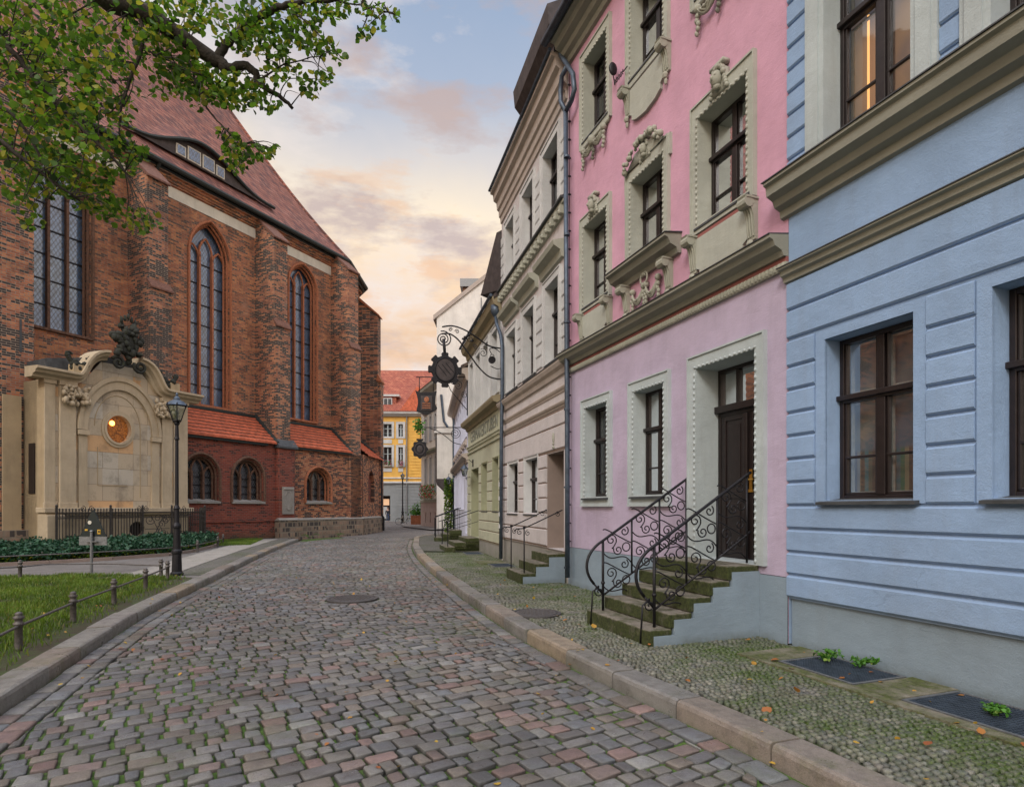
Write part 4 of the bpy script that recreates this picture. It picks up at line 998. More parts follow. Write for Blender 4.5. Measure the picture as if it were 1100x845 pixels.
# neighbours that close the view behind the church and between houses
NB = thing('distant_house', 'plain pale house row beyond the church', 'house', (-34, 92, 0))
MB().box(-14, 12, 0, 8, 0, 11).build('wall', MT['cream'], NB); MB().prism([(-1, 10.9), (9, 10.9), (4, 15)], 'x', -14, 12).build('roof', MT['rooforange'], NB)

# ================================================================ CHURCH  (x = -t)
FM = Frame((-14.2, 32.25), (-.447, -.894))
CHU = fthing('brick_church', 'old red brick Gothic church with tall lancet windows, buttresses and steep tiled roof', 'church', FM)
def arch(x0, x1, z0, zs, za, n=9, inset=0.0):
    x0 += inset; x1 -= inset; z0 += inset*.5; za -= inset
    a = (x1-x0)/2; h = za-zs; xc = (x0+x1)/2; pts = [(x0, z0), (x1, z0)]
    if h >= a*.999:
        Rr = (a*a+h*h)/(2*a)
        th = math.asin(min(1, h/Rr))
        rt = [(x1-Rr+Rr*math.cos(th*i/n), zs+Rr*math.sin(th*i/n)) for i in range(n+1)]
    else:
        rt = [(xc+a*math.cos(math.pi/2*i/n), zs+h*math.sin(math.pi/2*i/n)) for i in range(n+1)]
    lf = [(2*xc-p[0], p[1]) for p in rt]
    return pts+rt+list(reversed(lf))[1:]
def archwin(root, F_x0, x1, z0, zs, za, y=0.0, depth=.45, mat='terra', glass='lead', lanc=3, ring=True, ringmat='terra', bars=.75, sill='terra', name='window'):
    x0 = F_x0; w0 = x1-x0; m = MB()
    lw = w0/lanc; r = .055 if w0 < 2.1 else .06
    # mullions with lancet heads
    for k in range(1, lanc):
        x = x0+lw*k; m.box(x-.05, x+.05, y-depth+.0, y-depth+.17, z0, zs+(za-zs)*.05)
    yy = y-depth+.09
    for k in range(lanc):
        a, b = x0+lw*k, x0+lw*(k+1); mid = (k == (lanc-1)/2)
        s0 = zs-(.15 if not mid else -.25)*1.0*(w0/2.2); ap = s0+lw*.95
        if mid and lanc > 2: ap = min(ap+.1, za-.12)
        p = arch(a, b, s0-.1, s0, ap, 6)[2:]
        m.tube([(q[0], yy, q[1]) for q in p], r, 5)
        if mid:
            for xx in (a, b): m.box(xx-.05, xx+.05, y-depth, y-depth+.17, zs, s0+.02)
    P = arch(x0, x1, z0, zs, za)
    wn = m.build(name, MT[mat], root)
    g = MB(); g.face(arch(x0-.03, x1+.03, z0-.03, zs, za+.05), [], y-depth-.02); g.build('pane', MT[glass], wn)
    gb = MB(); z = z0+bars
    while z < zs+.1:
        gb.box(x0, x1, y-depth-.015, y-depth+.03, z-.022, z+.022); z += bars
    gb.build('saddle_bars', MT['iron'], wn)
    if ring:
        rm = MB()
        for ins, yo, rr in ((-.10, y+.03, .075), (.02, y-.12, .06), (.10, y-.28, .055)):
            Q = arch(x0, x1, z0, zs, za, inset=ins)[1:]
            Q = Q+[arch(x0, x1, z0, zs, za, inset=ins)[0]]
            rm.tube([(q[0], yo, q[1]) for q in Q], rr, 6)
        rm.build('moulding', MT[ringmat], wn)
    MB().prism([(y-depth, z0+.10), (y+.10, z0-.02), (y+.10, z0-.12), (y-depth, z0-.12)], 'x', x0-.1, x1+.1).build('sill', MT[sill], wn)
    return wn, P
T0, T1 = -24.0, 7.1
big = [(-3.45, -1.30, 6.75, 14.2, 15.95), (2.75, 4.80, 6.85, 14.75, 16.05), (-10.07, -8.0, 8.75, 14.2, 15.95), (-17.0, -14.8, 8.75, 14.2, 15.95)]
holes = [arch(-b, -a, z0, zs, za) for a, b, z0, zs, za in big]
MB().face(rect(-T1, -T0, 0, 17.45), holes, 0, .6).build('wall', MT['brick'], CHU)
for i, (a, b, z0, zs, za) in enumerate(big):
    archwin(CHU, -b, -a, z0, zs, za, depth=.45, bars=1.02 if i != 1 else .95, mat='terra' if i < 2 else 'sootbrick', ringmat='terra' if i < 2 else 'sootbrick', sill='terra' if i < 2 else 'sootbrick')
# white frieze panels and corbel table
for a, b in ((-5.5, .45), (1.35, 6.2), (-10.7, -6.5), (-17.9, -12.1)):
    MB().box(-b, -a, -.005, .03, 16.28, 16.80).build('frieze_panel', MT['band'], CHU)
strip(-T1, -T0, [(-.01, 16.86), (.06, 16.88), (.06, 16.96), (.12, 16.98), (.12, 17.08), (.18, 17.10), (.18, 17.2), (.3, 17.25), (.3, 17.46), (-.01, 17.46)]).build('corbel_table', MT['brick'], CHU)
# buttresses: (t0, t1, depth_low, depth_up, z_step, z_top)
def buttress(F, root, t0, t1, dl, du, zst, zt, z0=0.0, low=None, flip=True, capz=1.35, mat='brickdark'):
    a, b = (-t1, -t0) if flip else (t0, t1)
    m = MB(); m.prism([(-.02, z0), (dl, z0), (dl, zst-.05), (du, zst+.28), (du, zt), (-.02, zt+capz)], 'x', a, b)
    o = m.build('buttress', MT[mat], root)
    m = MB(); m.prism([(dl+.07, zst-.10), (dl+.07, zst-.03), (du-.0, zst+.36), (du-.04, zst+.28), (dl-.05, zst-.10)], 'x', a-.05, b+.05)
    m.prism([(du+.12, zt-.10), (du+.12, zt-.02), (-.02, zt+capz+.12), (-.02, zt+capz-.05), (du, zt-.08)], 'x', a-.06, b+.06)
    m.build('weathering', MT['wcap'], o); return o
buttress(FM, CHU, -6.46, -5.53, 1.72, 1.45, 11.2, 16.05)
buttress(FM, CHU, .35, 1.27, 1.66, 1.45, 11.4, 16.15)
buttress(FM, CHU, -12.1, -10.77, 1.62, 1.58, 14.0, 17.3, capz=.2)
buttress(FM, CHU, -19.2, -18.0, 1.62, 1.45, 11.4, 16.15)
b3 = buttress(FM, CHU, 6.1, 7.0, 1.66, 1.45, 11.6, 16.45)
# lower part of the second buttress in dark red brick, with the carved tablet
MB().box(-1.42, -.30, 0.9, 1.86, 0.9, 4.80).build('buttress_base', MT['brickred'], CHU)
MB().prism([(1.62, 5.3), (1.98, 4.88), (1.98, 4.78), (1.6, 4.78)], 'x', -1.55, -.22).build('base_capping', MT['slate'], CHU)
tb = MB().box(-1.30, -.52, 1.86, 1.93, 1.25, 2.72).build('carved_tablet', MT['slab'], CHU)
m = MB()
for k in range(24):
    a = k*2*math.pi/24; m.ball((-.91+.25*math.cos(a), 1.93, 1.98+.5*math.sin(a)), .045, 5, 3)
for k in range(8): m.ball((-1.2+.083*k, 1.93, 2.6), .06, 5, 3)
m.build('tablet_carving', MT['slab'], tb)
# low walls between the buttresses (outer plane o = 1.6)
LO = 1.6
wa = [(-4.95, -3.15, 1.92, 3.1, 4.05), (-2.30, -.52, 1.92, 3.1, 4.05)]
wc = [(2.5, 4.35, 1.93, 2.95, 3.85)]
m = MB().face(rect(-.36, 6.9, 0.0, 5.0), [arch(-b, -a, z0, zs, za) for a, b, z0, zs, za in wa], LO, .5); m.build('low_wall', MT['brickred'], CHU)
m = MB().face(rect(-7.12, -1.25, .9, 5.0), [arch(-b, -a, z0, zs, za) for a, b, z0, zs, za in wc], LO, .5); m.build('low_wall', MT['brickmix'], CHU)
for (a, b, z0, zs, za) in wa+wc:
    archwin(CHU, -b, -a, z0, zs, za, y=LO, depth=.38, mat='sootbrick', glass='leaddk', ringmat='sootbrick' if a < 0 else 'terra', bars=.38, sill='slab')
MB().box(-.3, 6.9, LO, LO+.05, .88, .98).box(-.3, 6.9, LO-.2, LO+.03, 0, .42).build('plinth_course', MT['brickred'], CHU)
MB().box(-7.16, -1.2, LO-.3, LO+.14, -.2, .88).box(-1.55, -.25, LO-.2, LO+.38, -.2, .90).build('rubble_plinth', MT['fieldstone'], CHU)
MB().prism([(LO+.16, .88), (LO+.16, .94), (LO, 1.02), (LO-.1, .88)], 'x', -7.2, -1.2).prism([(LO+.42, .90), (LO+.42, .96), (LO+.27, 1.05), (LO, .9)], 'x', -1.6, -.2).build('plinth_coping', MT['slab'], CHU)
m = MB(); m.box(-7.12, -5.9, LO-.05, LO+.06, .95, 4.9); m.build('buttress_base', MT['brickmix'], CHU)
# stepped pantile lean-to roofs
def leanto(root, x0a, x1a, x0b, x1b, yb, zb, yt=.02, zt=6.5, n=8, hip=None):
    m = MB()
    for i in range(n):
        u0, u1 = i/n, (i+1)/n
        y0 = yb+(yt-yb)*u0; y1 = yb+(yt-yb)*u1; z0 = zb+(zt-zb)*u0; z1 = zb+(zt-zb)*u1
        xa0 = x0a+(x0b-x0a)*u0; xb0 = x1a+(x1b-x1a)*u0; xa1 = x0a+(x0b-x0a)*u1; xb1 = x1a+(x1b-x1a)*u1
        k = max(2, int((xb0-xa0)/.22))
        # wavy leading edge, one tile every 0.22 m
        for j in range(k):
            p0 = xa0+(xb0-xa0)*j/k; p1 = xa0+(xb0-xa0)*(j+1)/k; q0 = xa1+(xb1-xa1)*j/k; q1 = xa1+(xb1-xa1)*(j+1)/k; pm = (p0+p1)/2; qm = (q0+q1)/2
            h = .03
            m.quad((p0, y0, z0+.08), (pm, y0, z0+.08+h), (qm, y1, z1+h*.4), (q0, y1, z1)); m.quad((pm, y0, z0+.08+h), (p1, y0, z0+.08), (q1, y1, z1), (qm, y1, z1+h*.4))
            m.quad((p0, y0, z0-.02), (pm, y0, z0-.02), (pm, y0, z0+.08+h), (p0, y0, z0+.08)); m.quad((pm, y0, z0-.02), (p1, y0, z0-.02), (p1, y0, z0+.08), (pm, y0, z0+.08+h))
    r = m.build('leanto_roof', MT['orange'], root, fix=False)
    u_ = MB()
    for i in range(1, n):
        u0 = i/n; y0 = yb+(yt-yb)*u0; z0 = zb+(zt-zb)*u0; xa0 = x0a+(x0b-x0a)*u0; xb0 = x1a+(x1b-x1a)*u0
        u_.box(xa0, xb0, y0+.001, y0+.02, z0-.03, z0+.035)  # dark strip put in as the shade under each tile course
    u_.build('tile_shade_strip', MT['wcap'], r)
    return r
yb = LO+.22
r1 = leanto(CHU, -.33, 7.0, -.33, 7.0, yb, 4.98)
r2 = leanto(CHU, -6.08, -1.29, -6.08, -1.29, yb, 4.98)
MB().box(-.33, 7.0, -.02, .16, 6.48, 6.62).tube([(-.27, yb, 5.04), (-.27, .1, 6.6)], .09, 6).box(.3, 7.0, LO, LO+.16, 4.84, 4.97).build('flashing', MT['copper'], r1)
MB().box(-6.08, -1.3, -.02, .16, 6.48, 6.62).tube([(-6.02, yb, 5.04), (-6.02, .1, 6.6)], .09, 6).box(-6.1, -1.3, LO, LO+.16, 4.84, 4.97).build('flashing', MT['copper'], r2)
# ---- turned bay (east end)
C1 = FM.w(-7.1, 0); ang = (.03, 1.0)
def q2(dx): return None
O1 = FM.w(-7.1, LO); FQo = Frame((-9.55+4.4*.03, 38.1+4.6), (-.03, -1.0))        # outer plane of the turned bay; x = 4.6 - distance
LQ = 4.6
def sub(name, F): # an Empty-free helper: mesh data given in frame F, converted to church-local coordinates
    Mi = Matrix.Translation((FM.o[0], FM.o[1], 0)) @ Matrix.Rotation(FM.rz, 4, 'Z')
    Mf = Matrix.Translation((F.o[0], F.o[1], 0)) @ Matrix.Rotation(F.rz, 4, 'Z'); return Mi.inverted() @ Mf
MQ = sub('q', FQo)
def badd(mb, name, mat, parent, Mx, **k):
    o = mb.build(name, MT[mat], parent, **k); o.data.transform(Mx); return o
wq = (1.7, 3.3, 1.95, 3.1, 4.1)
badd(MB().face(rect(0, LQ, .9, 5.0), [arch(wq[0], wq[1], *wq[2:])], 0, .4), 'low_wall', 'brickmix', CHU, MQ)
badd(MB().face(arch(wq[0], wq[1], *wq[2:]), [], -.25), 'blind_window', 'brickred', CHU, MQ)
badd(MB().box(-.05, LQ+.1, -.3, .14, -.2, .88), 'rubble_plinth', 'fieldstone', CHU, MQ)
badd(MB().prism([(.16, .88), (.16, .94), (0, 1.02), (-.1, .88)], 'x', -.05, LQ+.1), 'plinth_coping', 'slab', CHU, MQ)
badd(MB().face(rect(-.6, LQ+.35, 0, 17.45), [], -1.7), 'wall', 'brick', CHU, MQ)
badd(MB().box(-.6, LQ+.35, -1.7, -1.5, 17.1, 17.46), 'corbel_table', 'brick', CHU, MQ)
m = MB(); Mx = MQ
def leanQ():
    m = MB(); n = 9; yb_, yt, zb, zt = .22, -1.65, 4.98, 6.5
    for i in range(n):
        u0, u1 = i/n, (i+1)/n; y0 = yb_+(yt-yb_)*u0; y1 = yb_+(yt-yb_)*u1; z0 = zb+(zt-zb)*u0; z1 = zb+(zt-zb)*u1
        m.quad((.05+u0*.7, y0, z0+.07), (LQ-.5, y0, z0+.07), (LQ-.5, y1, z1), (.05+u1*.7, y1, z1)); m.quad((.05+u0*.7, y0, z0-.02), (LQ-.5, y0, z0-.02), (LQ-.5, y0, z0+.07), (.05+u0*.7, y0, z0+.07))
    return m
lq = badd(leanQ(), 'leanto_roof', 'orange', CHU, MQ); badd(MB().tube([(.05, .22, 5.05), (.85, -1.6, 6.6)], .09, 6), 'flashing', 'copper', lq, MQ)
badd(MB().prism([(-1.7, 0), (.08, 0), (.08, 10.6), (-.12, 11.0), (-.12, 15.3), (-1.7, 16.6)], 'x', -.5, .35), 'buttress', 'brickdark', CHU, MQ)
badd(MB().prism([(.16, 10.5), (.16, 10.6), (-.12, 11.1), (-.2, 10.6)], 'x', -.6, .45).prism([(-.02, 15.2), (-.02, 15.3), (-1.7, 16.75), (-1.7, 16.5)], 'x', -.6, .45), 'weathering', 'terra', CHU, MQ)
# closing walls of the apse, out of sight
FR = [FM.w(-7.1, 0)[:2], (-9.4-1.6, 43.2), (-14.5, 48.2), (-24, 50)]
m = MB(); pts = [FM.w(-7.1, 0)[:2], FQo.w(-.35, -1.7)[:2], (-14.6, 48.0), (-22, 50.5), (-31, 47), (-38, 38)]
Mw = (Matrix.Translation((FM.o[0], FM.o[1], 0)) @ Matrix.Rotation(FM.rz, 4, 'Z')).inverted()
for i in range(1, len(pts)-1): m.quad((*pts[i], 0), (*pts[i+1], 0), (*pts[i+1], 17.4), (*pts[i], 17.4))
o = m.build('apse_wall', MT['brick'], CHU); o.data.transform(Mw)
# ---- roof in world coordinates then to church space
Rg = Vector((-21.7, 38.5, 31.9)); far = FM.w(-T0, -9.5, 31.9); eo = .52
e0 = Vector(FM.w(-T0, eo, 17.5)); e1 = Vector(FM.w(-7.25, eo, 17.5)); e2 = Vector(FQo.w(-.45, -1.15, 17.5)); e3 = Vector((-14.2, 48.9, 17.5)); e4 = Vector((-22, 51.5, 17.5)); e5 = Vector((-33, 47.5, 17.5))
m = MB()
def flare(a, b, ra, rb, n=12, name=None):
    """roof plane with a gentle flare at the eaves"""
    for i in range(n):
        def pt(e, r_, u): z = e[2]+(r_[2]-e[2])*(u-.03*math.sin(math.pi*u)*(1-u)*2.0); return (e[0]+(r_[0]-e[0])*u, e[1]+(r_[1]-e[1])*u, z)
        u0, u1 = i/n, (i+1)/n; m.quad(pt(a, ra, u0), pt(b, rb, u0), pt(b, rb, u1), pt(a, ra, u1))
FL_ = .035
flare(e0, e1, Vector(far), Rg); flare(e1, e2, Rg, Rg); flare(e2, e3, Rg, Rg); flare(e3, e4, Rg, Rg); flare(e4, e5, Rg, Rg); flare(e5, Vector(FM.w(-T0, -19.5, 17.5)), Rg, Vector(far))
o = m.build('roof', MT['rooftile'], CHU, fix=False); o.data.transform(Mw); ROOF = o
m = MB()
for a, b in ((e0, e1), (e1, e2), (e2, e3)):
    m.tube([a+Vector((0, 0, -.02)), b+Vector((0, 0, -.02))], .13, 8); m.tube([a+Vector((-.25, .1, -.12)), b+Vector((-.25, .1, -.12))], .12, 6)
m.tube([e1, Vector(FM.w(-7.0, .1, 17.0)), Vector(FM.w(-7.06, .1, 6.7))], .06, 8)
m.tube([Vector(FM.w(5.3, .5, 17.4)), Vector(FM.w(5.3, .1, 16.9)), Vector(FM.w(5.35, .1, 6))], .07, 8)
o = m.build('gutter', MT['copper'], CHU); o.data.transform(Mw)
m = MB(); m.tube([FQo.w(.15, .10, 5.0), FQo.w(.15, .10, 1.1), FQo.w(.15, .25, .9), FQo.w(.15, .25, -.05)], .075, 8); o = m.build('drainpipe', MT['iron'], CHU); o.data.transform(Mw)
def hipl(e): return [tuple(e+(Rg-e)*(i/12))[:2]+(e[2]+(Rg[2]-e[2])*(i/12-.03*math.sin(math.pi*i/12)*(1-i/12)*2.0)+.02,) for i in range(13)]
m = MB(); m.tube(hipl(e1), .10, 6).tube(hipl(e2), .10, 6).tube([Vector(far), Rg], .14, 6); o = m.build('ridge_tiles', MT['rooftile'], CHU); o.data.transform(Mw)
# eyebrow dormer: a swelling over a row of panes
def roofpt(t, u, lift=0.0):
    z = 17.5+(31.9-17.5)*(u-.03*math.sin(math.pi*u)*(1-u)*2.0); o_ = eo+(-9.5-eo)*u
    return (-t, o_+lift*.83, z+lift*.55)
ta, tb, tc = -6.6, 1.9, -2.75
def brow(t):
    s = (t-tc)/(tb-tc) if t > tc else (tc-t)/(tc-ta); return .5*(1+math.cos(math.pi*min(1, abs(s))))**1.0
m = MB(); nn = 44; ub = .082
for i in range(nn):
    t_a = ta+(tb-ta)*i/nn; t_b = ta+(tb-ta)*(i+1)/nn
    for j in range(8):
        v0, v1 = j/8, (j+1)/8
        def P(t, v):
            h = brow(t)**1.5; z = ub*14.2+17.5+.05+1.0*h; out = eo-10*ub+.02+.30*h
            tgt = roofpt(t, ub+.02+.20*h, .015)
            s = v**.8; return (-t, out+(tgt[1]-out)*s, z+(tgt[2]-z)*(v**1.35))
        m.quad(P(t_a, v0), P(t_b, v0), P(t_b, v1), P(t_a, v1))
brw = m.build('eyebrow_dormer', MT['rooftile'], ROOF, smooth=True)
ed = MB(); pts = []
for i in range(nn+1):
    t = ta+(tb-ta)*i/nn; h = brow(t)**1.5; pts.append((-t, eo-10*ub+.05+.30*h, ub*14.2+17.5+.04+1.0*h))
ed.tube(pts, .09, 6); ed.build('dormer_edge', MT['copper'], ROOF)
wf = MB(); pn = MB()
for i in range(nn):
    t_a = ta+(tb-ta)*i/nn; t_b = ta+(tb-ta)*(i+1)/nn; ha, hb = brow(t_a)**1.5, brow(t_b)**1.5
    z0 = ub*14.2+17.5-.05; yy = eo-10*ub+.06
    wf.quad((-t_a, yy, z0), (-t_b, yy, z0), (-t_b, yy+.02*hb, z0+.05+1.0*hb), (-t_a, yy+.02*ha, z0+.05+1.0*ha))
wf.build('dormer_cheek', MT['darkwood'], ROOF)
for (a, b) in ((-4.05, -3.55), (-3.45, -2.75), (-2.65, -1.98), (-1.88, -1.4)):
    ha = min(brow(a), brow(b))**1.5; z0 = ub*14.2+17.5+.02; pn.box(-b, -a, eo-10*ub+.0, eo-10*ub+.12, z0, z0+.04+.72*ha)
po = pn.build('dormer_frame', MT['band'], ROOF)
g = MB()
for (a, b) in ((-4.05, -3.55), (-3.45, -2.75), (-2.65, -1.98), (-1.88, -1.4)):
    ha = min(brow(a), brow(b))**1.5; z0 = ub*14.2+17.5+.02; g.box(-b+.06, -a-.06, eo-10*ub+.10, eo-10*ub+.14, z0+.06, z0-.02+.72*ha)
g.build('dormer_pane', MT['lead'], ROOF)
# plaster strip and rubble on the big left buttress
MB().box(11.2, 11.75, 1.64, 1.72, .8, 5.6).build('plaster_patch', MT['sanddk'], CHU)
MB().box(11.0, 13.6, 1.62, 1.95, -.1, .8).build('rubble_plinth', MT['fieldstone'], CHU)
MB().box(11.15, 11.22, 1.61, 1.635, 7.2, 8.4).build('slit', MT['slate'], CHU)

# ================================================================ BAROQUE STONE PORTAL  (x = 5.75 - distance from its left corner)
FS = Frame((-16.5+5.4*.447, 21+5.4*.894), (-.447, -.894))
PO = fthing('tomb_chapel', 'baroque sandstone tomb front with oval window and curved broken pediment against the church', 'tomb', FS)
W_ = 5.4
X = lambda tp: W_-tp          # tp = distance from left corner
ov = [(X(2.52)+.46*math.cos(a), 4.65+.53*math.sin(a)) for a in [k*2*math.pi/28 for k in range(28)]]
MB().face([(0, 1.6), (W_, 1.6), (W_, 6.15), (X(1.2), 6.2), (X(1.9), 7.15), (X(3.3), 7.15), (X(4.2), 6.2), (0, 6.15)], [ov], 0, .45).build('front_wall', MT['sand'], PO)
MB().box(0, W_, -2.0, -.46, 0, 6.15).build('body', MT['sanddk'], PO)
for xx in (W_, 0): MB().quad((xx, 0, 0), (xx, -1.4, 0), (xx, -1.4, 6.15), (xx, 0, 6.15)).build('return_wall', MT['sanddk'], PO)
MB().box(W_-.005, W_+.03, -.95, -.55, 2.1, 3.9).build('slit_window', MT['wood'], PO)
# pilasters
for c0, c1 in ((.28, .42), (.45, 1.25), (3.85, 4.6), (4.65, 5.35)):
    pass
for (c0, c1, d) in ((0, .34, .05), (.45, .98, .12), (4.22, 4.66, .12), (4.76, 5.4, .05)):
    m = MB(); m.box(X(c1), X(c0), -.01, d, 1.62, 6.0).box(X(c1)-.03, X(c0)+.03, -.01, d+.04, 1.6, 1.78).box(X(c1)-.03, X(c0)+.03, -.01, d+.05, 6.0, 6.16)
    m.build('pilaster', MT['sandplain'], PO, bevel=.01)
rr = random.Random(3)
for xc in (X(.93), X(4.3)):
    m = MB()
    for k in range(60):
        u = rr.uniform(-.45, .45); v = rr.uniform(0, .75)*(1-abs(u)*.5); m.ball((xc+u, .2+rr.uniform(-.02, .12), 6.0-v), (rr.uniform(.04, .10), .08, rr.uniform(.05, .13)), 6, 5)
    for sx in (-1, 1): m.tube([(xc+sx*.3+p[0]*.7, .26, 5.75+p[1]*.7) for p in spiral((0, 0), .17, 1.5, 0, sx)], .035, 6)
    m.build('carved_capital', MT['sandplain'], PO, smooth=True)
# arch ring with imposts
m = MB(); cx, cz_, ra = X(2.60), 4.50, 1.30
for (r0, r1, d) in ((1.22, 1.46, .10), (1.46, 1.58, .16)):
    n = 26; P = [(cx+r0*math.cos(math.pi*k/n), cz_+r0*1.38*math.sin(math.pi*k/n)) for k in range(n+1)]+[(cx+r1*math.cos(math.pi*k/n), cz_+r1*1.38*math.sin(math.pi*k/n)) for k in range(n, -1, -1)]
    m.prism(P, 'y', -.01, d)
for sx in (-1, 1):
    a, b = sorted((cx+sx*1.22, cx+sx*1.52)); m.box(a, b, -.01, .08, 1.62, cz_-.2).box(a-.04, b+.04, -.01, .17, cz_-.2, cz_-.02).box(a-.02, b+.02, -.01, .12, 1.6, 1.78)
m.build('arch', MT['sandplain'], PO)
cx = X(2.52); m = MB()
n = 32
for (r0, r1, d) in ((1.0, 1.16, .09), (1.16, 1.36, .05)):
    for k in range(n):
        a0, a1 = 2*math.pi*k/n, 2*math.pi*(k+1)/n
        q = [(cx+.46*r*math.cos(a), 4.65+.53*r*math.sin(a)) for r, a in ((r0, a0), (r1, a0), (r1, a1), (r0, a1))]
        m.prism(q, 'y', -.01, d)
m.build('oval_frame', MT['sandplain'], PO)
m = MB(); m.tube([(cx+.86*math.cos(a), .005, 4.70+1.25*math.sin(a)) for a in [math.pi*k/16 for k in range(17)]]+[(cx-.86, .005, 2.0)], .018, 5); m.tube([(cx+.75, .005, 3.9), (cx+.75, .005, 2.45), (cx-.35, .005, 2.45)], .016, 5); m.build('panel_joint', MT['sanddk'], PO)
ovp = MB().face([(cx+.50*math.cos(a), 4.65+.65*math.sin(a)) for a in [k*2*math.pi/28 for k in range(28)]], [], -.14).build('oval_window', MT['amber'], PO)
MB().ball((cx+.16, -.11, 4.88), (.10, .02, .10), 10, 6).build('lit_lamp', MT['glow'], ovp)
m = MB(); m.box(-.12, W_+.12, -.3, .30, 1.42, 1.60).box(-.05, W_+.05, -.3, .22, 1.32, 1.42).build('base_ledge', MT['sandplain'], PO, bevel=.02)
rd = [(X(3.2)+.30*math.cos(a), .75+.30*math.sin(a)) for a in [k*2*math.pi/20 for k in range(20)]]
MB().face([(0, 0), (W_, 0), (W_, 1.32), (0, 1.32)], [rd], .10, .3).build('base_wall', MT['sandplain'], PO)
MB().face([(X(3.2)+.36*math.cos(a), .75+.36*math.sin(a)) for a in [k*2*math.pi/20 for k in range(20)]], [], -.1).build('round_vent', MT['wood'], PO)
m = MB()
m.box(X(.0)-.5, X(.0)+.06, -.3, .34, 0, 1.34); m.build('corner_pedestal', MT['sandplain'], PO, bevel=.02)
# curved broken pediment: profile swept along a path in x,z
def sweep(m, path, prof):
    base = len(m.v); k = len(prof)
    for i, p in enumerate(path):
        a = path[max(i-1, 0)]; b = path[min(i+1, len(path)-1)]; dx, dz = b[0]-a[0], b[1]-a[1]; L = math.hypot(dx, dz) or 1
        nx, nz = -dz/L, dx/L
        if nz < 0: nx, nz = -nx, -nz
        for (o, h) in prof: m.v.append((p[0]+nx*h, o, p[1]+nz*h))
    for i in range(len(path)-1):
        for j in range(k): m.f.append((base+i*k+j, base+i*k+(j+1) % k, base+(i+1)*k+(j+1) % k, base+(i+1)*k+j))
    m.f.append(tuple(base+j for j in range(k))); m.f.append(tuple(base+(len(path)-1)*k+j for j in reversed(range(k))))
pf = [(-.35, 0), (.14, 0), (.17, .08), (.34, .14), (.38, .22), (.50, .26), (.50, .34), (-.35, .38)]
lp = [(X(-.42), 6.15), (X(.9), 6.15)]+bez((X(.9), 6.15), (X(1.55), 6.15), (X(1.30), 7.18), (X(2.05), 7.22), 12)[1:]
rp = [(X(3.15), 7.22)]+bez((X(3.15), 7.22), (X(3.85), 7.20), (X(3.65), 6.15), (X(4.4), 6.15), 12)[1:]+[(X(5.85), 6.15)]
m = MB(); sweep(m, lp, pf); sweep(m, rp, pf); m.build('pediment', MT['sandplain'], PO)
MB().prism([(X(.1), 6.4), (X(1.2), 6.4), (X(1.8), 7.1), (X(3.4), 7.1), (X(3.9), 6.4), (X(5.3), 6.4), (X(5.3), 6.6), (X(2.6), 7.5), (X(.1), 6.9)], 'y', -2.0, -.1).build('slate_roof', MT['slate'], PO)
for x_ in (.95, 4.6):
    m = MB().box(X(x_)-.2, X(x_)+.2, .05, .4, 6.5, 6.8); m.build('vase_block', MT['sanddk'], PO)
def cartouche(name, label, tx, z, s, seed):
    t = None; r = random.Random(seed); m = MB()
    for k in range(int(120*s)):
        a = r.uniform(0, 2*math.pi); q = (.72+.28*math.sin(a*7))*s; e = r.uniform(.55, 1.0)
        m.ball((tx+.62*q*e*math.cos(a), .25+r.uniform(0, .25), z+.80*q*e*math.sin(a)), (r.uniform(.06, .15)*s, .10*s, r.uniform(.06, .17)*s), 6, 5)
    for k in range(24):
        a = 2*math.pi*k/24; m.ball((tx+.30*s*math.cos(a), .46, z+.42*s*math.sin(a)), (.07*s, .07, .07*s), 6, 4)
    m.ball((tx, .36, z), (.28*s, .12, .38*s), 12, 8)
    for sx in (-1, 1):
        m.tube([(tx+sx*.42*s+p[0], .42, z-.85*s+p[1]) for p in spiral((0, 0), .26*s, 1.6, .5, sx)], .06*s, 7)
        m.tube([(tx+sx*.2*s, .3, z+.6*s), (tx+sx*.28*s, .34, z+1.0*s)], [.09*s, .02], 6)
    for k in range(5): m.ball((tx+(k-2)*.13*s, .36, z+.86*s+.09*(2-abs(k-2))*s), (.06*s, .07*s, .13*s), 6, 5)
    return m.build(name, MT['bronze'], PO, smooth=True)
cartouche('heraldic_cartouche', '', X(2.70), 8.0, 1.0, 4)
for tx, s in ((X(1.0), .42), (X(4.35), .42)):
    r = random.Random(int(s*100)); m = MB()
    for sx in (-1, 1):
        for k in range(9): a = k/8; m.ball((tx+sx*(.08+.30*a), .25, 6.80+.30*a*a), (.10, .10, .09), 6, 5)
        m.tube([(tx+sx*(.36+p[0]), .27, 7.12+p[1]) for p in spiral((0, 0), .12, 1.2, 3.1, -sx)], .04, 6)
    for k in range(16): m.ball((tx+r.uniform(-.25, .25), .2+r.uniform(0, .2), 6.75+r.uniform(-.1, .2)), .1, 6, 4)
    m.build('shell_finial', MT['bronze'], PO, smooth=True)

